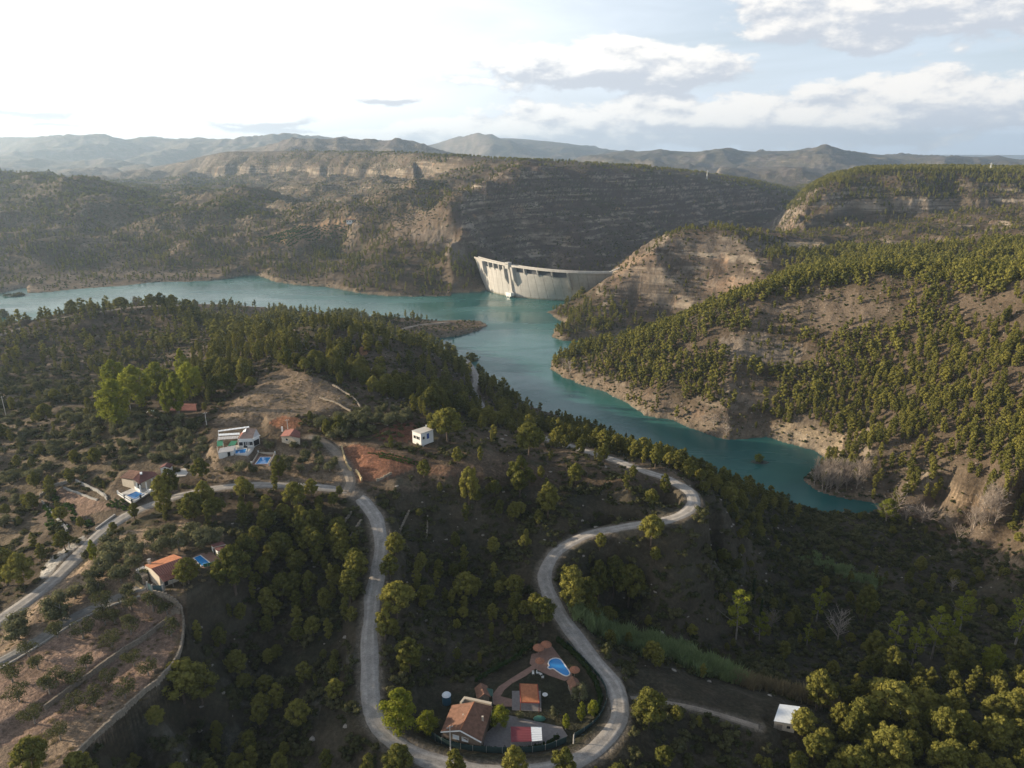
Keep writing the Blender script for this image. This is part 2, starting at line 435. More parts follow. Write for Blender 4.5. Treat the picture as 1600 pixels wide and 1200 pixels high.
MESA_D = rim([(130, 3400, 285), (220, 3300, 268), (300, 3100, 250), (345, 2900, 238), (450, 2600, 236), (560, 2300, 238), (640, 2000, 240), (700, 1800, 243), (760, 1650, 248), (830, 1500, 253), (900, 1480, 256),
              (1000, 1560, 263), (1100, 1680, 274), (1180, 1780, 290), (1230, 1800, 305), (1270, 1820, 330), (1330, 1850, 360), (1500, 1900, 380)])
MESA_C = rim([(1150, 1150, 420), (1215, 1150, 372), (1240, 1150, 335), (1262, 1160, 305), (1300, 1200, 284), (1345, 1220, 271), (1400, 1230, 268), (1500, 1230, 268), (1600, 1220, 270), (1750, 1200, 272), (1900, 1200, 275)])
RANGES = [
    # Y, half depth, crest (px, py)
    (3600, 500, [(1080, 262), (1150, 262), (1190, 264), (1240, 262), (1300, 270), (1360, 262), (1450, 262), (1600, 262), (1750, 262)]),
    (5200, 1100, [(850, 262), (930, 245), (985, 239), (1050, 236), (1095, 238), (1130, 234), (1165, 239), (1200, 238), (1255, 236), (1290, 231), (1330, 239), (1400, 244), (1500, 246), (1560, 247), (1600, 252), (1700, 246)]),
    (4200, 600, [(280, 262), (360, 240), (420, 226), (470, 218), (520, 220), (545, 217), (575, 222), (620, 218), (650, 222), (690, 236), (760, 255)]),
    (9000, 2000, [(600, 240), (690, 226), (720, 218), (800, 217), (850, 221), (900, 228), (970, 239), (1080, 250)]),
    (7500, 1500, [(-300, 222), (-100, 214), (0, 215), (100, 217), (200, 219), (300, 221), (380, 218), (440, 212), (490, 213), (520, 217), (600, 232), (800, 250)]),
    (5200, 700, [(-200, 236), (0, 243), (60, 250), (120, 254), (160, 248), (200, 254), (270, 266)]),
    (4200, 400, [(-200, 262), (0, 262), (40, 264), (150, 275), (250, 280)]),
]
RNG = [(Y, w, rim([(px, Y, py) for px, py in pts])) for Y, w, pts in RANGES]


def smax(a, b, k):
    h = np.clip(0.5 + 0.5 * (a - b) / k, 0, 1)
    return b + (a - b) * h + k * h * (1 - h)


def smooth_interp(u, us, vs):
    # a few shifted samples round the corners off
    w = 0.012
    return sum(np.interp(u + d * w, us, vs) * k for d, k in ((-1, .25), (0, .5), (1, .25)))


ISLETS = [(P(1187, 722)[0], P(1187, 722)[1], 5.5, 3.0), (P(28, 461)[0], P(28, 461)[1], 9, 7)]
DAM_TOP = 38.0
PADS = []      # (polygon in world xy, height, blend width): levelled ground for buildings, pools and courts
def pad(px_poly, z, blend=3.0):
    PADS.append(([P(x, y, z)[:2] for x, y in px_poly], z, blend))


pad([(640, 1130), (700, 1085), (800, 1060), (870, 1010), (915, 1060), (945, 1120), (900, 1165), (780, 1175), (680, 1165)], 45.0, 6)
pad([(0, 1050), (60, 1015), (120, 977), (205, 937), (240, 931), (262, 938), (278, 950), (262, 966), (225, 1000), (150, 1052), (60, 1112), (-60, 1190), (-250, 1150)], 61.3, 2.0)
pad([(284, 958), (286, 1000), (280, 1022), (262, 1050), (225, 1083), (180, 1122), (135, 1165), (90, 1200), (20, 1230), (-60, 1192), (60, 1115), (150, 1055), (225, 1003)], 60.0, 1.2)
pad([(205, 915), (235, 880), (300, 845), (355, 850), (350, 890), (290, 925), (240, 925)], 66.5, 3)
pad([(175, 765), (200, 735), (250, 735), (262, 765), (225, 790)], 65.2, 3)
pad([(335, 700), (340, 668), (405, 664), (412, 690), (385, 712), (345, 712)], 71.0, 3)
pad([(392, 728), (402, 712), (435, 710), (428, 728)], 69.0, 2)
pad([(435, 690), (440, 674), (478, 674), (478, 690)], 72.0, 2)
pad([(262, 648), (268, 632), (312, 632), (308, 648)], 67.8, 2)
pad([(640, 694), (645, 678), (685, 678), (680, 694)], 69.0, 2)
pad([(1200, 1136), (1212, 1108), (1262, 1112), (1262, 1140)], 36.0, 2)

ROAD_PATHS = []
for nm, pl, w in (('road', ROAD, ROAD_W), ('lane', LANE, 1.9), ('ridge', RIDGE_ROAD, 2.6), ('spit', SPIT_TRACK, 2.0), ('drive', DRIVE, 1.7), ('vine', VINE_TRACK, 2.5), ('field', FIELD_PATH, 0.9)):
    ROAD_PATHS.append((nm, smooth_path([P(*q) for q in pl], 2.0), w))


def ground(x, y, full=True):
    """height of the ground; returns z and a dict of masks"""
    x = np.asarray(x, float); y = np.asarray(y, float)
    u = x / np.maximum(y, 1)
    z = rbf(x, y)
    D = np.hypot(x, y)
    # gully relief grows with distance
    amp = sstep(D, 260, 1500)
    open_hill = sstep(D, 180, 420)
    z = z + ridged(x, y, 170, 4, 3) * 7.5 * amp * sstep(z, 2, 40) + fbm(x, y, 60, 4, 9) * 2.2 * open_hill * sstep(z, 1, 18)
    z = z + fbm(x, y, 22, 4, 21) * 0.9 * sstep(z, 0, 10) + ridged(x, y, 34, 3, 25) * 1.1 * sstep(D, 240, 330) * sstep(z, 2, 15) * (1 - sstep(D, 900, 1500))
    z = z + (fbm(x, y, 430, 3, 33) * 13 + ridged(x, y, 300, 3, 35) * 9) * sstep(D, 1150, 1500) * (1 - sstep(u, -0.15, 0.0))
    z = z + (ridged(x, y, 260, 3, 37, 0.4) * 9 + fbm(x, y, 150, 2, 39) * 3) * sstep(D, 1000, 1250) * (1 - sstep(D, 2300, 2900)) * (1 - sstep(u, -0.20, -0.06)) * sstep(z, 12, 45)
    z = z + ridged(x, y, 520, 4, 31) * 20 * sstep(D, 2000, 3500)
    # --- mesa D
    us, Ys, zs = MESA_D
    Yr = smooth_interp(u, us, Ys); zr = smooth_interp(u, us, zs)
    shade_side = sstep(u, 0.02, 0.10)
    far_cliff = sstep(Yr, 1650, 2300)
    buttress = ridged(x * 1.0, y * 0.35, 330, 4, 41) * (22 + 80 * far_cliff) + ridged(x, y * 0.4, 160, 4, 43) * 22
    s = Yr - y + buttress - 30
    k = np.clip(Ys.mean() / Ys.mean(), 1, 1)
    drop = np.where(s < 0, 0, 0)
    soft = np.log1p(np.exp(np.clip(s / 22, -30, 30))) * 22
    capslope = np.minimum(soft * 0.19, 18 + 26 * far_cliff)
    cliff = np.where(far_cliff > 0.5, sstep(soft, 235, 285), sstep(soft, 90, 150)) * (12 + 20 * far_cliff)
    talus = np.maximum(soft - 60 - 220 * far_cliff, 0) * (0.30 * (1 - shade_side) + 0.22 * shade_side)
    zD = zr - capslope - cliff - talus + fbm(x, y, 120, 3, 51) * 3
    zD = zD - np.clip(-s - 200, 0, 4000) * 0.035
    edge = sstep(u, us[0], us[0] + 0.03) * (1 - sstep(u, us[-1] - 0.03, us[-1]))
    zD = np.where(y > 900, zD, -200) * edge - 400 * (1 - edge)
    z = smax(z, zD, 9)
    # --- mesa C
    us, Ys, zs = MESA_C
    Yr = smooth_interp(u, us, Ys); zr = smooth_interp(u, us, zs)
    s = Yr - y + ridged(x * 1.0, y * 0.5, 150, 4, 61) * 26 + 6
    soft = np.log1p(np.exp(np.clip(s / 9, -30, 30))) * 9
    zC = zr - np.minimum(soft * 0.22, 26) - sstep(soft, 100, 116) * 17 - np.maximum(soft - 30, 0) * 0.12 - sstep(soft, 60, 68) * 7 - np.maximum(soft - 125, 0) * 0.5
    zC = zC - np.clip(-s - 350, 0, 3000) * 0.06
    edge = sstep(u, us[0], us[0] + 0.02)
    zC = np.where(y > 700, zC, -200) * edge - 400 * (1 - edge)
    mC = (zC > z - 3)
    z = smax(z, zC, 4)
    # --- far ranges
    for Y, w, (us, Ys, zs) in RNG:
        zr = smooth_interp(u, us, zs)
        e = sstep(u, us[0], us[0] + 0.04) * (1 - sstep(u, us[-1] - 0.04, us[-1]))
        dd = np.abs(y - Y) / w
        prof = 1 - np.minimum(dd, 3) ** 1.25
        rel = ridged(x, y, w * 0.9, 5, int(Y) % 97) * np.minimum(dd * 1.6, 1)
        zz = CAM_H - 0.055 * Y * 0.6 + (zr - (CAM_H - 0.033 * Y)) * 1.0
        zz = zr - (1 - prof) * w * 0.13 + rel * w * 0.055
        zz = np.where((dd < 3) & (e > 0), zz * e - (1 - e) * 300, -300)
        z = smax(z, zz, w * 0.02)
    # --- bedding: horizontal ledges in the hard rock
    rockzone = np.clip(sstep(D, 700, 900) * sstep(z, 25, 45), 0, 1)
    led = 7.5
    f = z / led + fbm(x, y, 260, 2, 71) * 0.5
    fr = f - np.floor(f)
    z = z + rockzone * (sstep(fr, 0.35, 0.75) - fr) * led * 0.42 * (1 - 0.5 * sstep(D, 2500, 4000))
    # --- levelled pads and roads
    near = D < 900
    roadm = np.zeros(z.shape); padm = np.zeros(z.shape)
    if full:
        idx = np.where(near.ravel())[0]
        xf, yf, zf = x.ravel()[idx], y.ravel()[idx], z.ravel()[idx].copy()
        pm = np.zeros(zf.shape)
        for poly, zp, bl in PADS:
            bx0, by0 = np.min(poly, 0) - 12; bx1, by1 = np.max(poly, 0) + 12
            k = np.where((xf > bx0) & (xf < bx1) & (yf > by0) & (yf < by1))[0]
            if len(k) == 0: continue
            d, _ = segdist(xf[k], yf[k], poly, True)
            ins = inpoly(xf[k], yf[k], poly)
            d = np.where(ins, 0, d)
            m = 1 - sstep(d, 0.6, 0.6 + bl)
            zf[k] = zf[k] * (1 - m) + zp * m
            pm[k] = np.maximum(pm[k], m)
        rm = np.zeros(zf.shape)
        for nm, path, w in ROAD_PATHS:
            pa = np.array(path)
            lo, hi = pa.min(0) - 14, pa.max(0) + 14
            k = np.where((xf > lo[0]) & (xf < hi[0]) & (yf > lo[1]) & (yf < hi[1]))[0]
            if len(k) == 0: continue
            d, zp = segdist(xf[k], yf[k], [tuple(q) for q in path])
            m = 1 - sstep(d, w + 0.8, w + 5.5)
            zf[k] = zf[k] * (1 - m) + (zp - 0.22) * m
            rm[k] = np.maximum(rm[k], 1 - sstep(d, w - 0.6, w + 1.6))
        z = z.copy(); zz = z.ravel(); zz[idx] = zf; z = zz.reshape(z.shape)
        a = roadm.ravel(); a[idx] = rm; roadm = a.reshape(z.shape)
        a = padm.ravel(); a[idx] = pm; padm = a.reshape(z.shape)
    # --- shoreline
    sh = (y > 200) & (y < 1400)
    idx = np.where(sh.ravel())[0]
    xf, yf, zf = x.ravel()[idx], y.ravel()[idx], z.ravel()[idx].copy()
    wx = xf + fbm(xf, yf, 14, 3, 81) * 1.6; wy = yf + fbm(xf, yf, 14, 3, 85) * 2.2
    d, _ = segdist(wx, wy, SHORE, True)
    ins = inpoly(wx, wy, SHORE)
    hi = 0.5 + 0.75 * d
    lo = 0.10 + 0.05 * np.minimum(d, 12)
    out = np.clip(zf, lo, np.maximum(hi, lo + 0.1))
    inn = -0.10 - 0.35 * np.minimum(d, 20)
    zf = np.where(ins, inn, out)
    for ix_, iy_, rx_, ry_ in ISLETS:
        dd_ = ((xf - ix_) / rx_) ** 2 + ((yf - iy_) / ry_) ** 2
        zf = np.maximum(zf, 0.75 - 0.75 * dd_ + np.where(dd_ < 2, 0.12 * perlin(xf / 1.5, yf / 1.5, 7), 0))
    shore_d = np.full(z.size, 1e3); shore_d[idx] = np.where(ins, -d, d)
    z = z.copy(); zz = z.ravel(); zz[idx] = zf; z = zz.reshape(z.shape)
    return z, roadm, padm, shore_d.reshape(z.shape)


# ------------------------------------------------------------------ terrain sheet, finer near the camera
NU, NV = 840, 860
def build_grid():
    t = np.linspace(-1, 1, NU)
    un = t * 0.98 + np.sign(t) * np.maximum(np.abs(t) - 0.86, 0) ** 1.5 * 28
    vn = np.exp(np.linspace(math.log(72), math.log(13500), NV))
    U, Y = np.meshgrid(un, vn)
    X = U * Y
    return X, Y


GX, GY = build_grid()
GZ, G_ROAD, G_PAD, G_SHORE = ground(GX, GY)
_lv = np.log(GY[:, 0]); _un = GX[0] / GY[0, 0]


def gz(x, y):
    """height of the terrain sheet at a place (bilinear on its own grid)"""
    x = np.asarray(x, float); y = np.maximum(np.asarray(y, float), 72.5)
    fv = np.interp(np.log(y), _lv, np.arange(NV)); fu = np.interp(x / y, _un, np.arange(NU))
    i = np.clip(fv.astype(int), 0, NV - 2); j = np.clip(fu.astype(int), 0, NU - 2)
    a = fv - i; b = fu - j
    return (GZ[i, j] * (1 - a) * (1 - b) + GZ[i + 1, j] * a * (1 - b) + GZ[i, j + 1] * (1 - a) * b + GZ[i + 1, j + 1] * a * b)


def gat(arr, x, y):
    y = np.maximum(np.asarray(y, float), 72.5)
    fv = np.interp(np.log(y), _lv, np.arange(NV)); fu = np.interp(np.asarray(x) / y, _un, np.arange(NU))
    return arr[np.clip(np.rint(fv).astype(int), 0, NV - 1), np.clip(np.rint(fu).astype(int), 0, NU - 1)]


def hit(px, py, dmin=80, dmax=9000):
    """first place where the sight line of a pixel meets the ground"""
    a, b = (px - 800.0) / FPX, (600.0 - py) / FPX
    d = np.array((a, CP + b * SP, -SP + b * CP))
    t = np.exp(np.linspace(math.log(dmin), math.log(dmax), 3000))
    X, Y, Z = d[0] * t, d[1] * t, CAM_H + d[2] * t
    g = gz(X, Y)
    k = np.argmax(Z < g)
    if Z[k] >= g[k]: k = len(t) - 1
    if k == 0: k = 1
    f0, f1 = Z[k - 1] - g[k - 1], Z[k] - g[k]
    tt = t[k - 1] + (t[k] - t[k - 1]) * f0 / max(f0 - f1, 1e-9)
    x, y = d[0] * tt, d[1] * tt
    return float(x), float(y), float(gz(x, y))
# ------------------------------------------------------------------ helpers for objects
def link(o): COL.objects.link(o); return o


def tag(o, label=None, cat=None, group=None, kind=None):
    if label: o['label'] = label
    if cat: o['category'] = cat
    if group: o['group'] = group
    if kind: o['kind'] = kind
    return o


def mesh_np(name, verts, faces, mat=None, smooth=False):
    """verts (n,3); faces (m,k) array, k = 3 or 4"""
    me = bpy.data.meshes.new(name)
    verts = np.asarray(verts, np.float32); faces = np.asarray(faces, np.int32)
    me.vertices.add(len(verts)); me.vertices.foreach_set('co', verts.ravel())
    k = faces.shape[1]
    me.loops.add(faces.size); me.loops.foreach_set('vertex_index', faces.ravel())
    me.polygons.add(len(faces)); me.polygons.foreach_set('loop_start', np.arange(len(faces), dtype=np.int32) * k)
    if smooth: me.polygons.foreach_set('use_smooth', np.ones(len(faces), bool))
    me.update(calc_edges=True)
    if mat: me.materials.append(mat)
    return me


def mk_obj(name, me, parent=None, loc=None):
    o = bpy.data.objects.new(name, me)
    COL.objects.link(o)
    if parent: o.parent = parent
    if loc is not None: o.location = loc
    return o


MATS = {}
def mat(name, col, rough=0.85, var=0.12, vscale=0.6, bump=0.0, metal=0.0, spec=0.3):
    """plain weathered surface: colour, patchy variation, fine relief"""
    if name in MATS: return MATS[name]
    m = bpy.data.materials.new(name); m.use_nodes = True
    t = m.node_tree; t.nodes.clear(); N = NT(t)
    b = N.n('ShaderNodeBsdfPrincipled'); o = N.n('ShaderNodeOutputMaterial'); N.l(b.outputs[0], o.inputs[0])
    pos = N.n('ShaderNodeNewGeometry').outputs['Position']
    n1 = N.noise(pos, vscale, 5, 0.6)
    n2 = N.noise(pos, vscale * 7, 3, 0.6)
    f = N.m('ADD', N.m('MULTIPLY', n1, 0.65), N.m('MULTIPLY', n2, 0.35))
    lo = tuple(c * (1 - 2.2 * var) for c in col); hi = tuple(min(c * (1 + 2.2 * var), 0.95) for c in col)
    N.l(N.ramp(f, [(0.3, lo), (0.7, hi)]), b.inputs['Base Color'])
    b.inputs['Roughness'].default_value = rough; b.inputs['Metallic'].default_value = metal
    b.inputs['Specular IOR Level'].default_value = spec
    if bump:
        bp = N.n('ShaderNodeBump'); bp.inputs['Strength'].default_value = bump; bp.inputs['Distance'].default_value = 0.05
        N.l(n2, bp.inputs['Height']); N.l(bp.outputs[0], b.inputs['Normal'])
    MATS[name] = m
    return m


# ------------------------------------------------------------------ what covers the ground
def ground_cover(x, y, z, road, padm, shore):
    px, py = project(x, y, z)
    n1 = fbm(x, y, 45, 4, 101) ; n2 = fbm(x, y, 9, 3, 107); n3 = fbm(x, y, 3.1, 2, 113)
    D = np.hypot(x, y)
    def mixc(c, m, col): return c * (1 - m[..., None]) + np.array(col) * m[..., None]
    c = np.zeros(x.shape + (3,)) + np.array((0.115, 0.083, 0.056))
    c = mixc(c, sstep(n1 + n2 * 0.4, 0.0, 0.8), (0.185, 0.14, 0.10))
    c = mixc(c, sstep(n2 * 0.7 - n1 * 0.5 + n3 * 0.3, 0.15, 0.7) * 0.7, (0.07, 0.072, 0.034))
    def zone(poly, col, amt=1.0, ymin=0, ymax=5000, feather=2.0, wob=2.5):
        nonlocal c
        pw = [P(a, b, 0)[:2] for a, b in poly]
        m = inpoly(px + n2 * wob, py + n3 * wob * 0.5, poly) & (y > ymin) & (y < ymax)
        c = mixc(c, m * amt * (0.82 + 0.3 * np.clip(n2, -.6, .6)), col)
    # right bank: pale stony ground under the open pines
    zone([(880, 560), (1330, 425), (1700, 420), (1700, 900), (1240, 760), (900, 600)], (0.155, 0.115, 0.080), 0.8, 280, 640)
    zone([(1110, 530), (1190, 520), (1260, 545), (1235, 575), (1140, 560)], (0.36, 0.31, 0.26), 0.6, 380, 640, wob=12)
    zone([(1130, 480), (1330, 450), (1400, 480), (1350, 520), (1170, 515)], (0.26, 0.20, 0.15), 0.6, 380, 640, wob=12)
    zone([(1205, 665), (1240, 655), (1320, 680), (1318, 715), (1290, 716), (1210, 690)], (0.50, 0.39, 0.26), 0.85, 280, 480, wob=6)
    zone([(870, 590), (1070, 655), (1140, 682), (1130, 660), (1060, 630), (960, 596)], (0.30, 0.225, 0.165), 0.75, 380, 560, wob=8)
    zone([(1470, 765), (1530, 780), (1570, 790), (1560, 805), (1480, 785)], (0.52, 0.38, 0.25), 0.8, 250, 400, wob=5)
    zone([(1580, 870), (1640, 880), (1640, 900), (1580, 890)], (0.52, 0.38, 0.25), 0.8, 180, 400, wob=5)
    zone([(1330, 790), (1480, 790), (1560, 850), (1500, 900), (1350, 870)], (0.17, 0.13, 0.10), 0.8, 200, 400, wob=10)
    zone([(1365, 862), (1400, 868), (1402, 878), (1375, 872)], (0.42, 0.36, 0.28), 0.9, 200, 400, wob=5)
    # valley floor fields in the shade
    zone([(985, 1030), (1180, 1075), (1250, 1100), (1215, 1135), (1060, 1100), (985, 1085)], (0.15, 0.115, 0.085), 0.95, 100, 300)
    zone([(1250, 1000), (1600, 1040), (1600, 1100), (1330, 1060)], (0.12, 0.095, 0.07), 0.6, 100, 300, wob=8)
    # almond terraces
    AL = [(-300, 1100), (0, 975), (60, 935), (120, 890), (200, 830), (280, 815), (350, 830), (345, 860), (250, 925), (285, 950), (286, 990), (262, 1080), (130, 1170), (60, 1230), (-300, 1230)]
    zone(AL, (0.46, 0.335, 0.235), 0.9, 90, 400)
    zone([(60, 1010), (250, 930), (280, 960), (270, 1050), (100, 1130), (0, 1170), (-100, 1100)], (0.42, 0.275, 0.215), 0.75, 90, 300, wob=9)
    zone([(61, 905), (66, 888), (80, 871), (98, 859), (130, 837), (137, 842), (104, 868), (87, 884), (80, 905)], (0.70, 0.66, 0.60), 1.0, 150, 300, wob=.6)
    zone([(-100, 590), (120, 600), (230, 650), (340, 700), (330, 740), (180, 745), (80, 765), (40, 850), (-100, 900)], (0.26, 0.20, 0.135), 0.7, 180, 600, wob=8)
    # hill field and upper terraces
    zone([(330, 660), (400, 600), (450, 575), (520, 600), (562, 637), (500, 645), (430, 655), (380, 668)], (0.33, 0.245, 0.17), 0.9, 200, 600, wob=4)
    zone([(300, 740), (330, 700), (560, 690), (535, 755), (330, 752)], (0.37, 0.275, 0.19), 0.8, 200, 600, wob=6)
    zone([(533, 698), (560, 694), (652, 720), (640, 735), (590, 752), (556, 752)], (0.34, 0.155, 0.095), 1.0, 200, 600, wob=0.5)
    zone([(650, 720), (740, 735), (700, 745), (640, 735)], (0.27, 0.14, 0.09), 0.8, 200, 600, wob=3)
    zone([(560, 690), (760, 700), (860, 740), (740, 748), (640, 720)], (0.24, 0.165, 0.115), 0.5, 200, 600, wob=6)
    zone([(420, 660), (440, 650), (462, 651), (475, 660), (455, 672), (432, 668)], (0.40, 0.175, 0.095), 0.95, 200, 600, wob=2)
    zone([(580, 680), (620, 660), (655, 662), (645, 690), (600, 690)], (0.30, 0.12, 0.075), 0.85, 200, 600, wob=5)
    zone([(84, 768), (100, 762), (185, 795), (176, 812), (140, 820), (110, 800)], (0.31, 0.205, 0.155), 1.0, 200, 600, wob=2)
    zone([(20, 770), (60, 770), (130, 830), (90, 850)], (0.20, 0.15, 0.12), 0.8, 200, 600, wob=4)
    zone([(0, 690), (20, 695), (45, 715), (20, 712), (0, 706)], (0.33, 0.25, 0.18), 0.9, 200, 600, wob=3)
    zone([(552, 540), (566, 540), (576, 553), (566, 556)], (0.50, 0.24, 0.12), 0.95, 300, 600, wob=3)
    zone([(585, 508), (740, 498), (760, 508), (700, 520), (620, 524)], (0.26, 0.18, 0.12), 0.7, 500, 800, wob=4)
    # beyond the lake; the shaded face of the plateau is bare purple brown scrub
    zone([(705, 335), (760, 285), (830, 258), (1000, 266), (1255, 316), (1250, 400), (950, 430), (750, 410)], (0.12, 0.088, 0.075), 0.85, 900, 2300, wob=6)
    zone([(0, 440), (120, 425), (250, 425), (390, 428), (300, 442), (130, 452), (0, 460)], (0.26, 0.195, 0.14), 0.7, 800, 1300, wob=6)
    zone([(398, 372), (470, 352), (545, 340), (556, 346), (500, 374), (455, 388)], (0.33, 0.21, 0.12), 0.95, 800, 2200, wob=2)
    zone([(612, 340), (705, 320), (712, 345), (700, 365), (640, 372), (600, 366)], (0.20, 0.145, 0.105), 0.7, 800, 1500, wob=6)
    zone([(640, 365), (700, 350), (730, 400), (740, 430), (700, 400)], (0.33, 0.27, 0.215), 0.6, 800, 1500, wob=10)
    zone([(1220, 378), (1280, 378), (1300, 384), (1225, 388)], (0.55, 0.42, 0.27), 0.95, 700, 1500, wob=2)
    zone([(940, 470), (950, 400), (1040, 365), (1130, 360), (1260, 390), (1250, 440), (1100, 490), (960, 520)], (0.135, 0.10, 0.075), 0.8, 680, 1200, wob=8)
    zone([(1010, 372), (1180, 372), (1240, 400), (1120, 392), (1020, 385)], (0.30, 0.25, 0.20), 0.5, 680, 1200, wob=14)
    # dome beside the dam: orange broken rock
    zone([(955, 430), (985, 395), (1050, 400), (1040, 430), (1010, 440), (960, 450)], (0.50, 0.34, 0.22), 0.6, 700, 1100, wob=10)
    zone([(1100, 430), (1200, 440), (1180, 460), (1090, 455)], (0.45, 0.30, 0.20), 0.6, 700, 1100, wob=14)
    # garden of the walled house in the valley
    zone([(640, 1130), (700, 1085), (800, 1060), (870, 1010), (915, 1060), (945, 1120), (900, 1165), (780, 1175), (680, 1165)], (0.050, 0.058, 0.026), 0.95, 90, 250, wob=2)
    # pale limestone on the dark slopes, its sunlit patches put into the colour
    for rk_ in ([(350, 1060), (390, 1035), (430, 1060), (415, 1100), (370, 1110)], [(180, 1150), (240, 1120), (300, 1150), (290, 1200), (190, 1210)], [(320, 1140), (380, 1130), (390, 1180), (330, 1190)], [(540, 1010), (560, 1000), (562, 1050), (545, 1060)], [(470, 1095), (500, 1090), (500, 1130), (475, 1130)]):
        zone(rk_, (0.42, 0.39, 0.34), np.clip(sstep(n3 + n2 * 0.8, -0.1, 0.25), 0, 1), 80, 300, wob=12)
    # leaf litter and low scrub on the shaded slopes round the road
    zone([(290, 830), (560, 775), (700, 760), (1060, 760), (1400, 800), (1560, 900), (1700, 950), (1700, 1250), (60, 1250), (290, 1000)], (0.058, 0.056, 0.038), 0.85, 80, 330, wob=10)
    # shore and roads
    m = (1 - sstep(np.abs(shore), 2.5, 7.5)) * (shore > -30)
    c = mixc(c, m * 0.85 * (0.75 + 0.4 * np.clip(n2, -.5, .5)), (0.33, 0.255, 0.18))
    c = mixc(c, (shore < -0.3) * 1.0, (0.10, 0.12, 0.10))
    c = mixc(c, np.clip(road, 0, 1) * 0.8, (0.30, 0.255, 0.21))
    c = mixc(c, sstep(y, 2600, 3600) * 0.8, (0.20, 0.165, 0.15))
    # far wood and scrub, read by the material as a carpet of crowns
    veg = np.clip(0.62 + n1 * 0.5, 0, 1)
    u = x / y
    m = sstep(D, 1100, 1400)
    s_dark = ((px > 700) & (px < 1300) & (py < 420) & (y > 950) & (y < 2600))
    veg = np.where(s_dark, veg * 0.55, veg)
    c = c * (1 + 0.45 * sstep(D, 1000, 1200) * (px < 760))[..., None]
    rock = 0.12 + np.zeros(x.shape)
    rock = np.maximum(rock, 0.75 * sstep(D, 1150, 1500))
    rock = np.maximum(rock, 0.85 * ((px > 930) & (px < 1260) & (py > 360) & (py < 540) & (y > 700) & (y < 1200)))
    rock = np.maximum(rock, 1.0 * ((px > 1200) & (py > 290) & (py < 392) & (y > 800) & (y < 1400)))
    rock = np.maximum(rock, 0.9 * ((px > 330) & (px < 720) & (py > 244) & (py < 300) & (y > 1500)))
    rock = np.maximum(rock, 0.9 * ((px > 1195) & (px < 1320) & (py < 300) & (y > 2500)))
    rock = np.maximum(rock, 1.0 * ((px > 720) & (px < 1260) & (py > 255) & (py < 420) & (y > 960) & (y < 2300)))
    rock = np.where((px > 880) & (y < 640) & (y > 280) & (shore < 30), 0.7, rock)
    rock = np.where((px < 360) & (D > 1000) & (D < 2300), 0.1, rock)
    rock = rock * (0.75 + 0.5 * np.clip(n1, -0.5, 0.5))
    return np.clip(c * 0.68, 0.01, 0.9), veg, rock


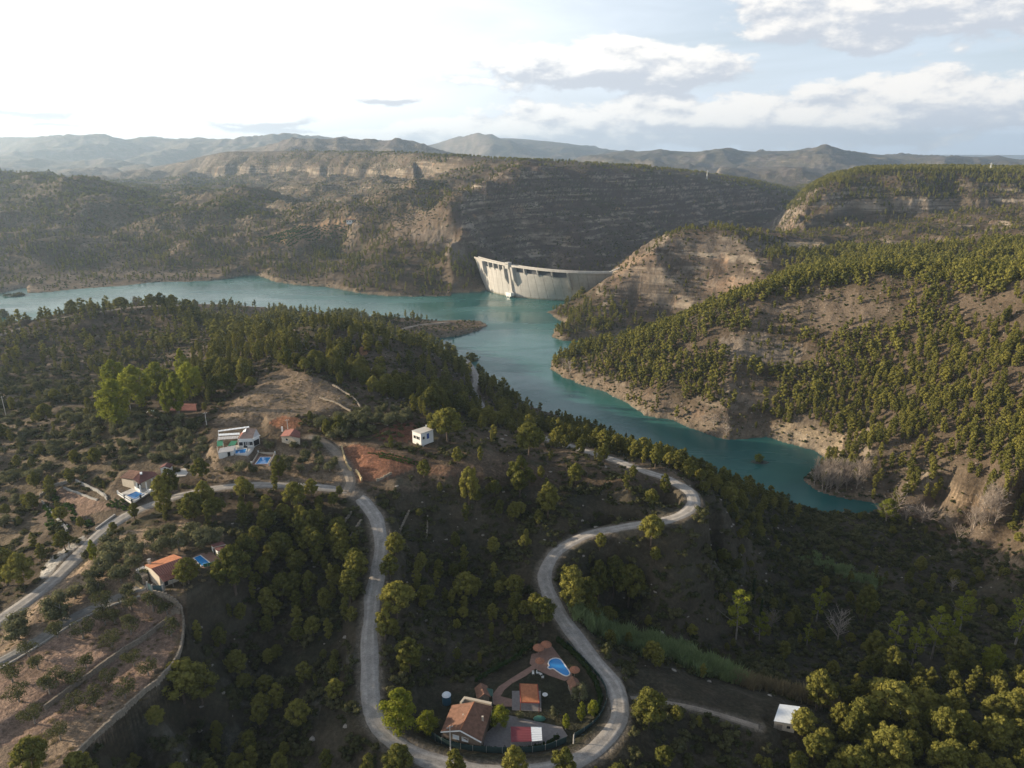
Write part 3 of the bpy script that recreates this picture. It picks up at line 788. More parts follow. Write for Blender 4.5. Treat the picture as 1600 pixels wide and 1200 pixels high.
def terrain_material():
    m = bpy.data.materials.new('hill_ground'); m.use_nodes = True
    t = m.node_tree; t.nodes.clear(); N = NT(t)
    b = N.n('ShaderNodeBsdfPrincipled'); o = N.n('ShaderNodeOutputMaterial'); N.l(b.outputs[0], o.inputs[0])
    b.inputs['Roughness'].default_value = 0.95; b.inputs['Specular IOR Level'].default_value = 0.1
    geo = N.n('ShaderNodeNewGeometry')
    pos = geo.outputs['Position']
    at = N.n('ShaderNodeAttribute', attribute_name='cover')
    col = at.outputs['Color']; veg = at.outputs['Alpha']
    tn = N.n('ShaderNodeSeparateXYZ'); N.l(geo.outputs['True Normal'], tn.inputs[0])
    sp_ = N.n('ShaderNodeSeparateXYZ'); N.l(pos, sp_.inputs[0])
    # distance from the middle of the valley only sets the size of the grain
    far = N.step(sp_.outputs[1], 800, 1500)
    vfar = N.step(sp_.outputs[1], 2600, 5000)
    fine = N.noise(pos, 0.9, 6, 0.7)
    mid = N.noise(pos, 0.14, 5, 0.62)
    col = N.mix(1.0, col, N.ramp(fine, [(0.25, 0.45), (0.5, 0.98), (0.78, 1.9)]), 'MULTIPLY')
    col = N.mix(1.0, col, N.ramp(mid, [(0.3, 0.78), (0.7, 1.22)]), 'MULTIPLY')
    grit = N.noise(pos, 3.2, 4, 0.7)
    nearm = N.m('SUBTRACT', 1.0, N.step(sp_.outputs[1], 350, 800))
    col = N.mix(N.m('MULTIPLY', N.step(grit, 0.60, 0.70), N.m('MULTIPLY', nearm, 0.6)), col, N.mix(1.0, col, (2.1, 2.0, 1.9), 'MULTIPLY'))
    col = N.mix(N.m('MULTIPLY', N.m('SUBTRACT', 1.0, N.step(grit, 0.36, 0.46)), N.m('MULTIPLY', nearm, 0.65)), col, (0.035, 0.036, 0.02))
    # bedded limestone where it is steep
    vz = N.scale(pos, (0.006, 0.006, 0.17))
    band = N.noise(vz, 1.0, 5, 0.62, 0.2)
    rk = N.n('ShaderNodeAttribute', attribute_name='rockiness').outputs['Fac']
    broken = N.noise(pos, 0.045, 4, 0.65)
    rock = N.mix(N.m('MULTIPLY', N.step(band, 0.40, 0.62), N.step(broken, 0.3, 0.6)), (0.12, 0.095, 0.073), (0.38, 0.315, 0.24))
    rn = N.noise(N.scale(pos, (0.05, 0.05, 0.02)), 1.0, 4, 0.6)
    rock = N.mix(N.m('MULTIPLY', N.step(rn, 0.55, 0.72), 0.5), rock, (0.50, 0.29, 0.16))
    steep = N.m('SUBTRACT', 1.0, N.step(N.m('ADD', tn.outputs[2], N.m('MULTIPLY', N.m('SUBTRACT', mid, 0.5), 0.30)), 0.70, 0.86))
    ledge = N.m('MULTIPLY', N.m('MULTIPLY', N.step(band, 0.52, 0.64), N.step(broken, 0.42, 0.58)), N.m('SUBTRACT', 1.0, N.step(tn.outputs[2], 0.93, 0.996)))
    rockm = N.m('MULTIPLY', N.m('MAXIMUM', N.m('MULTIPLY', steep, 0.9), N.m('MULTIPLY', ledge, 0.85)), N.m('MULTIPLY', rk, 1.1, clamp=True))
    col = N.mix(rockm, col, rock)
    # carpet of scrub and distant crowns
    vor = N.n('ShaderNodeTexVoronoi'); N.l(N.scale(pos, (1, 1, 0.4)), vor.inputs['Vector']); vor.inputs['Scale'].default_value = 0.16
    sz = N.noise(pos, 0.035, 4, 0.6)
    crown = N.m('SUBTRACT', 1.0, N.step(N.m('SUBTRACT', vor.outputs[0], N.m('MULTIPLY', sz, 0.35)), 0.05, 0.40))
    patch = N.noise(N.scale(pos, (1, 1, 1)), 0.011, 5, 0.6)
    dens = N.m('MULTIPLY', N.step(N.m('ADD', patch, N.m('MULTIPLY', N.m('SUBTRACT', veg, 0.5), 0.35)), 0.40, 0.56), far)
    dens = N.m('MULTIPLY', dens, N.m('SUBTRACT', 1.0, N.m('MULTIPLY', rockm, 0.65)))
    crownm = N.m('MULTIPLY', N.m('MAXIMUM', N.m('MULTIPLY', crown, 0.9), N.m('MULTIPLY', vfar, 0.3)), dens)
    gcol = N.mix(sz, (0.040, 0.052, 0.018), (0.085, 0.092, 0.034))
    col = N.mix(crownm, col, gcol)
    N.l(col, b.inputs['Base Color'])
    # relief: stones and tufts near, crowns and ledges far
    h = N.m('ADD', N.m('MULTIPLY', fine, 0.5), N.m('MULTIPLY', mid, 2.2))
    h = N.m('ADD', h, N.m('MULTIPLY', crownm, 4.0))
    h = N.m('ADD', h, N.m('MULTIPLY', N.m('MULTIPLY', band, 3.0), far))
    bp = N.n('ShaderNodeBump'); bp.inputs['Strength'].default_value = 0.85; bp.inputs['Distance'].default_value = 1.0
    N.l(h, bp.inputs['Height']); N.l(bp.outputs[0], b.inputs['Normal'])
    return m


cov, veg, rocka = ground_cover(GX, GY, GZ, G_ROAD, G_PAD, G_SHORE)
idx = np.arange(NU * NV).reshape(NV, NU)
quads = np.stack([idx[:-1, :-1], idx[:-1, 1:], idx[1:, 1:], idx[1:, :-1]], -1).reshape(-1, 4)
tm = mesh_np('terrain', np.stack([GX, GY, GZ], -1).reshape(-1, 3), quads, terrain_material(), smooth=True)
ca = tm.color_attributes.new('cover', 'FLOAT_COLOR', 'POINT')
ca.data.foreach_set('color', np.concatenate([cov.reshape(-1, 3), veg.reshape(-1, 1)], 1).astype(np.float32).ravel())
ra = tm.attributes.new('rockiness', 'FLOAT', 'POINT')
ra.data.foreach_set('value', rocka.astype(np.float32).ravel())
terrain = tag(mk_obj('terrain', tm), 'rolling stony hills, terraces and cliffs around the reservoir', kind='structure')

# wide apron outside the modelled country, so the land goes on to the horizon on every side
def apron():
    m = mat('far_plain', (0.10, 0.085, 0.06), 0.95, 0.2, 0.004)
    v = []; f = []
    n = 48
    for r, z in ((60, -30), (4000, -35), (15000, -40), (50000, -60)):
        for i in range(n):
            a = 2 * math.pi * i / n
            v.append((math.sin(a) * r, math.cos(a) * r, z))
    for k in range(3):
        for i in range(n):
            f.append((k * n + i, k * n + (i + 1) % n, (k + 1) * n + (i + 1) % n, (k + 1) * n + i))
    o = mk_obj('ground', mesh_np('ground', v, f, m)); tag(o, 'flat open country reaching to the horizon', kind='structure')
apron()


# ------------------------------------------------------------------ water
def water_material():
    m = bpy.data.materials.new('reservoir_water'); m.use_nodes = True
    t = m.node_tree; t.nodes.clear(); N = NT(t)
    b = N.n('ShaderNodeBsdfPrincipled'); o = N.n('ShaderNodeOutputMaterial'); N.l(b.outputs[0], o.inputs[0])
    pos = N.n('ShaderNodeNewGeometry').outputs['Position']
    n = N.noise(pos, 0.012, 4, 0.6, 0.4)
    N.l(N.mix(N.step(n, 0.35, 0.65), (0.016, 0.092, 0.090), (0.034, 0.135, 0.120)), b.inputs['Base Color'])
    N.l(N.ramp(N.noise(N.scale(pos, (0.006, 0.022, 1)), 1.0, 4, 0.6, 0.5), [(0.38, 0.10), (0.62, 0.34)]), b.inputs['Roughness']); b.inputs['IOR'].default_value = 1.33
    wv = N.noise(N.scale(pos, (0.55, 1.1, 1)), 0.8, 4, 0.6)
    wv2 = N.noise(N.scale(pos, (0.03, 0.12, 1)), 1.0, 3, 0.6)
    bp = N.n('ShaderNodeBump'); bp.inputs['Strength'].default_value = 0.5; bp.inputs['Distance'].default_value = 0.16
    N.l(N.m('MULTIPLY', wv, N.m('ADD', 0.4, wv2)), bp.inputs['Height']); N.l(bp.outputs[0], b.inputs['Normal'])
    return m


wat = water_material()
wme = mesh_np('water', [(-1400, 200, 0), (900, 200, 0), (900, 1250, 0), (-1400, 1250, 0)], [(0, 1, 2, 3)], wat)
tag(mk_obj('water', wme), 'turquoise water of the reservoir behind the dam', kind='structure')


# ------------------------------------------------------------------ roads: strips with a slight camber laid on the levelled ground
def road_material(name, base, rut):
    m = bpy.data.materials.new(name); m.use_nodes = True
    t = m.node_tree; t.nodes.clear(); N = NT(t)
    b = N.n('ShaderNodeBsdfPrincipled'); o = N.n('ShaderNodeOutputMaterial'); N.l(b.outputs[0], o.inputs[0])
    b.inputs['Roughness'].default_value = 0.9; b.inputs['Specular IOR Level'].default_value = 0.15
    uvn = N.n('ShaderNodeUVMap'); s = N.n('ShaderNodeSeparateXYZ'); N.l(uvn.outputs[0], s.inputs[0])
    pos = N.n('ShaderNodeNewGeometry').outputs['Position']
    n = N.noise(pos, 0.5, 6, 0.65); n2 = N.noise(pos, 3.0, 3, 0.6); n3 = N.noise(pos, 0.09, 3, 0.6)
    # wheel tracks: smoother, paler bands at a quarter of the width from each edge
    ax = N.m('ABSOLUTE', N.m('SUBTRACT', N.m('ADD', s.outputs[0], N.m('MULTIPLY', N.m('SUBTRACT', n3, 0.5), 0.12)), 0.5))
    tr = N.m('SUBTRACT', 1.0, N.step(N.m('ABSOLUTE', N.m('SUBTRACT', ax, 0.2)), 0.03, 0.11))
    c = N.mix(N.m('MULTIPLY', N.m('MULTIPLY', tr, N.step(n3, 0.35, 0.7)), 0.7), base, rut)
    c = N.mix(1.0, c, N.ramp(N.m('ADD', N.m('MULTIPLY', n, 0.6), N.m('MULTIPLY', n2, 0.4)), [(0.3, 0.55), (0.7, 1.35)]), 'MULTIPLY')
    edge = N.step(N.m('ADD', ax, N.m('MULTIPLY', N.m('SUBTRACT', n, 0.5), 0.35)), 0.40, 0.52)
    c = N.mix(edge, c, (0.20, 0.165, 0.125))
    N.l(c, b.inputs['Base Color'])
    bp = N.n('ShaderNodeBump'); bp.inputs['Strength'].default_value = 0.5; bp.inputs['Distance'].default_value = 0.06
    N.l(N.m('ADD', n2, N.m('MULTIPLY', tr, -0.8)), bp.inputs['Height']); N.l(bp.outputs[0], b.inputs['Normal'])
    return m


def strip(path, w, lift=0.0, lat=7, crown=0.06, wob=0.5):
    pts = np.array(path)
    tan = np.gradient(pts[:, :2], axis=0); tan /= np.linalg.norm(tan, axis=1)[:, None] + 1e-9
    nor = np.stack([tan[:, 1], -tan[:, 0]], 1)
    ts = np.linspace(-1, 1, lat)
    V = []; UVs = []
    s = np.concatenate([[0], np.cumsum(np.linalg.norm(np.diff(pts[:, :2], axis=0), axis=1))])
    wl = w * (1 + wob * 0.5 * perlin(s / 9, s * 0 + 3)); wr = w * (1 + wob * 0.5 * perlin(s / 9, s * 0 + 8.5))
    for t in ts:
        ww = np.where(t < 0, wl, wr)
        q = pts[:, :2] + nor * (t * ww)[:, None]
        zz = pts[:, 2] + lift + crown * (1 - t * t) - 0.02 - (0.30 if abs(t) > 0.99 else 0.0)
        V.append(np.concatenate([q, zz[:, None]], 1)); UVs.append(np.stack([np.full(len(s), (t + 1) / 2), s / 10], 1))
    V = np.array(V); UVs = np.array(UVs); n = len(pts)
    ix = np.arange(lat * n).reshape(lat, n)
    q = np.stack([ix[:-1, :-1], ix[:-1, 1:], ix[1:, 1:], ix[1:, :-1]], -1).reshape(-1, 4)
    return V.reshape(-1, 3), q, UVs.reshape(-1, 2)


def make_road(name, path, w, m, label, **kw):
    v, q, uvs = strip(path, w, **kw)
    me = mesh_np(name, v, q, m, smooth=True)
    ul = me.uv_layers.new(name='UVMap')
    ul.data.foreach_set('uv', uvs[q.ravel()].astype(np.float32).ravel())
    o = mk_obj(name, me)
    return tag(o, label, kind='structure')


GRAVEL = road_material('road_gravel', (0.31, 0.285, 0.26), (0.46, 0.425, 0.39))
DIRT = road_material('track_dirt', (0.27, 0.225, 0.18), (0.40, 0.35, 0.29))
CONC = road_material('drive_concrete', (0.21, 0.20, 0.185), (0.27, 0.255, 0.235))
RLAB = {'road': ('gravel_road', GRAVEL, 'pale gravel road winding in an S through the shaded valley'),
        'lane': ('lane', DIRT, 'dirt lane climbing past the red field to the upper house'),
        'ridge': ('ridge_track', DIRT, 'pale track along the wooded ridge above the lake'),
        'spit': ('spit_track', DIRT, 'track on the low spit of land in the lake'),
        'drive': ('driveway', CONC, 'concrete drive between the almond terraces'),
        'vine': ('boat_ramp', DIRT, 'boat ramp track on the far shore'),
        'field': ('footpath', DIRT, 'narrow pale footpath beside the valley field')}
for nm, path, w in ROAD_PATHS:
    n_, m_, l_ = RLAB[nm]
    make_road(n_, path, w, m_, l_)
# ------------------------------------------------------------------ foliage
def leaf_material(name, dark, light, trans=0.25, rough=0.7):
    m = bpy.data.materials.new(name); m.use_nodes = True
    t = m.node_tree; t.nodes.clear(); N = NT(t)
    o = N.n('ShaderNodeOutputMaterial')
    info = N.n('ShaderNodeObjectInfo').outputs['Random']
    at = N.n('ShaderNodeAttribute', attribute_name='tone').outputs['Fac']
    f = N.m('ADD', N.m('MULTIPLY', info, 0.55), N.m('MULTIPLY', at, 0.45))
    c = N.ramp(f, [(0.1, dark), (0.9, light)])
    d = N.n('ShaderNodeBsdfDiffuse'); N.l(c, d.inputs[0])
    tr = N.n('ShaderNodeBsdfTranslucent'); N.l(c, tr.inputs[0])
    mx = N.n('ShaderNodeMixShader'); mx.inputs[0].default_value = trans
    N.l(d.outputs[0], mx.inputs[1]); N.l(tr.outputs[0], mx.inputs[2]); N.l(mx.outputs[0], o.inputs[0])
    return m


LEAF = {
    'pine': leaf_material('needles', (0.078, 0.088, 0.024), (0.265, 0.242, 0.058)),
    'olive': leaf_material('olive_leaves', (0.085, 0.088, 0.044), (0.185, 0.18, 0.092)),
    'almond': leaf_material('almond_leaves', (0.065, 0.070, 0.030), (0.13, 0.13, 0.055)),
    'broad': leaf_material('poplar_leaves', (0.135, 0.155, 0.022), (0.30, 0.31, 0.045), 0.4),
    'shrub': leaf_material('scrub_leaves', (0.036, 0.046, 0.018), (0.150, 0.140, 0.066)),
    'bare': leaf_material('bare_twigs', (0.22, 0.18, 0.15), (0.42, 0.36, 0.31), 0.0),
    'reed': leaf_material('reed_blades', (0.15, 0.21, 0.085), (0.31, 0.37, 0.17), 0.3),
    'dryreed': leaf_material('dry_reed_blades', (0.20, 0.16, 0.09), (0.32, 0.26, 0.15), 0.3),
    'hedge': leaf_material('hedge_leaves', (0.020, 0.034, 0.010), (0.040, 0.065, 0.020)),
    'vine': leaf_material('crop_leaves', (0.035, 0.065, 0.015), (0.085, 0.13, 0.035)),
}
BARK = mat('bark', (0.115, 0.085, 0.065), 0.95, 0.2, 2.0)
BARKG = mat('grey_bark', (0.24, 0.21, 0.18), 0.95, 0.15, 2.0)
_r = np.random.RandomState(77)


def ico(n=1):
    bm = bmesh.new(); bmesh.ops.create_icosphere(bm, subdivisions=n, radius=1)
    v = np.array([q.co[:] for q in bm.verts]); f = np.array([[w.index for w in p.verts] for p in bm.faces]); bm.free()
    return v, f


ICO1, ICO2 = ico(1), ico(2)


def crown_np(clumps, ncard, size, core=0.72, aspect=0.55, up=0.25, rs=_r):
    """tufts lying roughly along the surface of each clump, over a darker lumpy core; all triangles"""
    V = []; F = []; T = []; nv = 0
    for (cx, cy_, cz, rx, rz) in clumps:
        n = max(3, int(ncard))
        d = rs.normal(size=(n, 3)); d[:, 2] += up; d /= np.linalg.norm(d, axis=1)[:, None]
        rad = rs.uniform(0.72, 1.08, n)[:, None]
        c = np.array([cx, cy_, cz]) + d * np.array([rx, rx, rz]) * rad
        nrm = d + rs.normal(size=(n, 3)) * 0.42; nrm /= np.linalg.norm(nrm, axis=1)[:, None]
        a = np.cross(nrm, rs.normal(size=(n, 3))); a /= np.linalg.norm(a, axis=1)[:, None]
        b = np.cross(nrm, a)
        s = (size * rs.uniform(0.6, 1.35, n))[:, None]
        p0 = c - a * s - b * s * aspect * 0.6; p1 = c + a * s - b * s * aspect * 0.6; p2 = c + b * s * aspect * 1.3 + nrm * s * 0.25
        tri = np.stack([p0, p1, p2], 1).reshape(-1, 3)
        V.append(tri); F.append(np.arange(n * 3).reshape(-1, 3) + nv); nv += n * 3
        T.append(np.repeat(rs.uniform(0.15, 1.0, n), 3))
        if core:
            iv, iff = ICO1
            k = iv * np.array([rx, rx, rz]) * core * rs.uniform(0.85, 1.1, (len(iv), 1)) + np.array([cx, cy_, cz])
            V.append(k); F.append(iff + nv); nv += len(iv); T.append(rs.uniform(0.2, 0.6, len(iv)))
    return np.concatenate(V), np.concatenate(F), np.concatenate(T)


def tube_np(pts, rad, seg=6):
    """tapering limb through points"""
    pts = np.array(pts, float); V = []; F = []
    n = len(pts)
    for i in range(n):
        t = pts[min(i + 1, n - 1)] - pts[max(i - 1, 0)]; t /= np.linalg.norm(t) + 1e-9
        a = np.cross(t, (0.3, 1, 0.1)); a /= np.linalg.norm(a); b = np.cross(t, a)
        for k in range(seg):
            an = 2 * math.pi * k / seg
            V.append(pts[i] + (a * math.cos(an) + b * math.sin(an)) * rad[i])
    for i in range(n - 1):
        for k in range(seg):
            q = (i * seg + k, i * seg + (k + 1) % seg, (i + 1) * seg + (k + 1) % seg, (i + 1) * seg + k)
            F.append(q[:3]); F.append((q[0], q[2], q[3]))
    return np.array(V), np.array(F)


def merge(parts):
    V = []; F = []; nv = 0
    for v, f in parts:
        V.append(v); F.append(np.asarray(f) + nv); nv += len(v)
    return np.concatenate(V), np.concatenate(F)


def with_tone(me, tone):
    a = me.attributes.new('tone', 'FLOAT', 'POINT'); a.data.foreach_set('value', np.asarray(tone, np.float32))
    return me


def trunk_np(h, r, lean=0.05, limbs=5, spread=0.25, z0=0.35, rs=_r, seg=6):
    lx, ly = rs.normal(size=2) * lean * h
    pts = [(0, 0, -0.05 * h), (lx * 0.2, ly * 0.2, h * 0.3), (lx * 0.6, ly * 0.6, h * 0.6), (lx, ly, h * 0.9)]
    parts = [tube_np(pts, [r * 1.25, r * 0.9, r * 0.6, r * 0.15], seg)]
    for i in range(limbs):
        k = z0 + (0.85 - z0) * (i + 0.5) / max(limbs, 1); an = rs.uniform(0, 2 * math.pi); L = h * spread * (1.15 - k) * rs.uniform(0.8, 1.3)
        b = np.array([lx * k, ly * k, h * k * 0.9])
        e = b + np.array([math.cos(an) * L, math.sin(an) * L, L * 0.55])
        parts.append(tube_np([b, (b + e) / 2 + np.array([0, 0, -L * .06]), e], [r * 0.4, r * 0.25, r * 0.06], max(3, seg - 2)))
    return merge(parts)


def pine_clumps(h, w, n, z0, top, rs=_r, rmul=1.0):
    """rounded irregular crown between z0*h and h; w = widest radius"""
    out = []
    for i in range(n):
        k = (i + 0.5) / n
        zz = z0 + (0.94 - z0) * k
        prof = math.sin(math.pi * min(1, (0.16 + 0.84 * k)) ** top) ** 0.75
        an = i * 2.4 + rs.uniform(-0.5, 0.5)
        rr = w * prof * rs.uniform(0.45, 0.85) if i < n - 1 else 0
        r = w * (0.30 + 0.24 * prof) * rs.uniform(0.8, 1.2) * rmul
        out.append((math.cos(an) * rr, math.sin(an) * rr, zz * h, r, r * rs.uniform(0.65, 0.9)))
    out.append((0, 0, h * (z0 + (1 - z0) * 0.4), w * 0.42, h * (1 - z0) * 0.30))
    return out


PROTO = {}      # kind -> list of (crown mesh, trunk mesh, joined mesh for far use)
def build_proto(key, clumps, ncard, size, leaf, trunk=None, bark=None, core=0.72, **kw):
    v, f, t = crown_np(clumps, ncard, size, core, **kw)
    cm = with_tone(mesh_np('crown', v, f, leaf), t)
    tmesh = mesh_np('trunk', trunk[0], trunk[1], bark) if trunk else None
    # joined copy for the mass plantings
    if trunk:
        V, F = merge([(v, f), trunk])
        jm = mesh_np('tree', V, F, leaf); jm.materials.append(bark)
        mi = np.zeros(len(F), np.int32); mi[len(f):] = 1
        jm.polygons.foreach_set('material_index', mi)
        with_tone(jm, np.concatenate([t, np.zeros(len(trunk[0]))]))
    else:
        jm = cm
    PROTO.setdefault(key, []).append((cm, tmesh, jm))


rs = _r
for i in range(4):      # slender young pines, unit height 1 x 10 m
    w = (1.35, 1.6, 1.9, 2.2)[i]
    build_proto('pine_slim', pine_clumps(10, w, 22, 0.13, 1.4, rmul=0.8), 44, 0.30, LEAF['pine'], trunk_np(9.5, 0.17, 0.02, 4), BARK)
    build_proto('pine_slim_far', pine_clumps(10, w * 1.02, 8, 0.14, 1.35, rmul=1.15), 16, 0.62, LEAF['pine'], trunk_np(8, 0.2, 0.01, 0, seg=4), BARK, core=0.85)
for i in range(5):      # full grown round headed pines
    w = (3.4, 3.0, 3.8, 2.8, 4.2)[i]
    build_proto('pine_round', pine_clumps(10, w, 40, (0.24, 0.16, 0.32, 0.22, 0.38)[i], (1.0, 1.2, 0.95, 1.25, 0.85)[i], rmul=0.50), 62, 0.27, LEAF['pine'], trunk_np(9, 0.24, 0.04, 8, 0.35), BARK)
    build_proto('pine_round_far', pine_clumps(10, w, 11, 0.25, 1.0), 20, 0.6, LEAF['pine'], trunk_np(8, 0.25, 0.02, 0, seg=4), BARK, core=0.85)
for i in range(3):      # olives: low, wide, grey green
    cl = [(math.cos(a) * rs.uniform(0.5, 1.2), math.sin(a) * rs.uniform(0.5, 1.2), rs.uniform(1.0, 2.4), rs.uniform(0.65, 0.95), rs.uniform(0.55, 0.8)) for a in rs.uniform(0, 6.3, 14)]
    build_proto('olive', cl, 60, 0.15, LEAF['olive'], trunk_np(2.3, 0.17, 0.06, 4, 0.5, 0.3), BARKG, core=0.6)
for i in range(3):      # almonds: open, thin crowns
    cl = [(math.cos(a) * rs.uniform(0.5, 1.5), math.sin(a) * rs.uniform(0.5, 1.5), rs.uniform(1.6, 2.9), rs.uniform(0.5, 0.85), rs.uniform(0.4, 0.7)) for a in rs.uniform(0, 6.3, 13)]
    build_proto('almond', cl, 60, 0.15, LEAF['almond'], trunk_np(2.6, 0.13, 0.08, 7, 0.75, 0.25), BARKG, core=0)
for i in range(3):      # broad leaved valley trees, unit 10 m
    cl = pine_clumps(10, (3.6, 2.4, 4.2)[i], 26, 0.18, (0.95, 1.1, 0.85)[i], rmul=0.62)
    build_proto('broad', cl, 90, 0.27, LEAF['broad'], trunk_np(9, 0.25, 0.03, 9, 0.4), BARKG, core=0.6)
for i in range(2):      # thin, ragged young poplars
    cl = pine_clumps(10, (1.9, 2.3)[i], 13, 0.25, 1.15, rmul=0.62)
    build_proto('ragged', cl, 48, 0.26, LEAF['broad'], trunk_np(9.5, 0.16, 0.05, 9, 0.45, 0.3), BARKG, core=0)
for i in range(4):      # maquis shrubs, unit radius about 1 m
    cl = [(rs.normal() * 0.45, rs.normal() * 0.45, rs.uniform(0.25, 0.75), rs.uniform(0.4, 0.6), rs.uniform(0.35, 0.5)) for _ in range(5)]
    build_proto('shrub', cl, 26, 0.17, LEAF['shrub'], core=0.75)
for i in range(2):      # shrubs seen from far away
    cl = [(rs.normal() * 0.4, rs.normal() * 0.4, rs.uniform(0.25, 0.7), 0.55, 0.45) for _ in range(3)]
    build_proto('shrub_far', cl, 5, 0.36, LEAF['shrub'], core=0.95)
def twig_tree(h, n, rs=_r):
    parts = [trunk_np(h, 0.10, 0.06, 0)]
    for i in range(n):
        k = rs.uniform(0.15, 0.95); an = rs.uniform(0, 6.3); L = h * 0.32 * (1.15 - k) * rs.uniform(0.6, 1.4)
        b = np.array([0, 0, h * k * 0.9]); e = b + np.array([math.cos(an) * L, math.sin(an) * L, L * rs.uniform(0.9, 1.6)])
        parts.append(tube_np([b, (b * 0.5 + e * 0.5), e], [0.05, 0.035, 0.012], 3))
        for j in range(5):
            q = b + (e - b) * rs.uniform(0.35, 1.0); dd = rs.normal(size=3); dd[2] = abs(dd[2]) + 0.5
            parts.append(tube_np([q, q + dd * L * 0.22], [0.025, 0.008], 3))
    return merge(parts)
for i in range(3):
    tw = twig_tree(7, 34)
    me = with_tone(mesh_np('twigs', tw[0], tw[1], LEAF['bare']), _r.uniform(0, 1, len(tw[0])))
    PROTO.setdefault('bare', []).append((me, None, me))
def reed_np(n, h, rad, rs=_r):
    V = []; F = []
    for i in range(n):
        x, y = rs.normal(size=2) * rad * 0.5; a = rs.uniform(0, 6.3); hh = h * rs.uniform(0.6, 1.1); l = rs.normal(size=2) * 0.22 * hh
        w = 0.09 * h / 3
        p = np.array([x, y, 0]); q = np.array([x + l[0], y + l[1], hh]); s = np.array([math.cos(a) * w, math.sin(a) * w, 0])
        m = (p + q) / 2 + np.array([-l[0] * .15, -l[1] * .15, hh * .08])
        b = len(V); V += [p - s, p + s, m + s * 1.3, m - s * 1.3, q]; F += [(b, b + 1, b + 2), (b, b + 2, b + 3), (b + 3, b + 2, b + 4)]
    return np.array(V), np.array(F)
for key, leaf in (('reed', 'reed'), ('dryreed', 'dryreed')):
    for i in range(3):
        v, f = reed_np(90, 3.2, 1.3); me = with_tone(mesh_np('reeds', v, f, LEAF[leaf]), _r.uniform(0, 1, len(v)))
        PROTO.setdefault(key, []).append((me, None, me))
# cypress
build_proto('cypress', [(0, 0, z, 0.75 - abs(z - 3) * 0.07, 1.3) for z in (1.2, 2.6, 4.0, 5.4, 6.8, 8.0)], 80, 0.22, LEAF['hedge'], trunk_np(8, 0.15, 0.0, 0), BARK)


# ------------------------------------------------------------------ mass plantings: points that carry one of the shapes each
def instancer_tree(name, keys):
    hidden = bpy.data.collections.new(name + '_shapes')
    n = 0
    for key in keys:
        for cm, tm_, jm in PROTO[key]:
            o = bpy.data.objects.new('shape_%03d' % n, jm); hidden.objects.link(o); n += 1
    ng = bpy.data.node_groups.new(name + '_planting', 'GeometryNodeTree')
    ng.interface.new_socket('Geometry', in_out='INPUT', socket_type='NodeSocketGeometry')
    ng.interface.new_socket('Geometry', in_out='OUTPUT', socket_type='NodeSocketGeometry')
    gi = ng.nodes.new('NodeGroupInput'); go = ng.nodes.new('NodeGroupOutput')
    ci = ng.nodes.new('GeometryNodeCollectionInfo'); ci.inputs[0].default_value = hidden; ci.inputs[1].default_value = True; ci.inputs[2].default_value = True
    ip = ng.nodes.new('GeometryNodeInstanceOnPoints'); ip.inputs['Pick Instance'].default_value = True
    def attr(nm, typ):
        a = ng.nodes.new('GeometryNodeInputNamedAttribute'); a.data_type = typ; a.inputs[0].default_value = nm; return a.outputs[0]
    ng.links.new(gi.outputs[0], ip.inputs['Points']); ng.links.new(ci.outputs[0], ip.inputs['Instance'])
    ng.links.new(attr('which', 'INT'), ip.inputs['Instance Index'])
    ng.links.new(attr('turn', 'FLOAT_VECTOR'), ip.inputs['Rotation']); ng.links.new(attr('size', 'FLOAT_VECTOR'), ip.inputs['Scale'])
    ng.links.new(ip.outputs[0], go.inputs[0])
    return ng


def plant_mass(name, keys, x, y, z, s, which, label, cat, sxy=None):
    """one object for a mass of plants"""
    n = len(x)
    if n == 0: return None
    me = bpy.data.meshes.new(name); me.vertices.add(n)
    me.vertices.foreach_set('co', np.stack([x, y, z], 1).astype(np.float32).ravel())
    a = me.attributes.new('which', 'INT', 'POINT'); a.data.foreach_set('value', which.astype(np.int32))
    rot = np.zeros((n, 3), np.float32); rot[:, 2] = _r.uniform(0, 6.283, n); rot[:, :2] = _r.normal(size=(n, 2)) * 0.04
    a = me.attributes.new('turn', 'FLOAT_VECTOR', 'POINT'); a.data.foreach_set('vector', rot.ravel())
    sc = np.stack([s if sxy is None else sxy, s if sxy is None else sxy, s], 1).astype(np.float32)
    a = me.attributes.new('size', 'FLOAT_VECTOR', 'POINT'); a.data.foreach_set('vector', sc.ravel())
    o = mk_obj(name, me)
    md = o.modifiers.new('planting', 'NODES'); md.node_group = instancer_tree(name, keys)
    return tag(o, label, cat, kind='stuff')


def nshapes(keys): return sum(len(PROTO[k]) for k in keys)


# ------------------------------------------------------------------ where plants grow: (outline in the photograph, nearest and farthest Y, plants per 100 m2, height range)
def jitter_grid(x0, x1, y0, y1, cell, seed):
    r = np.random.RandomState(seed)
    gx, gy = np.meshgrid(np.arange(x0, x1, cell), np.arange(y0, y1, cell))
    gx = gx.ravel() + r.uniform(0, cell, gx.size); gy = gy.ravel() + r.uniform(0, cell, gy.size)
    k = (np.abs(gx / gy) < 1.05)
    return gx[k], gy[k]


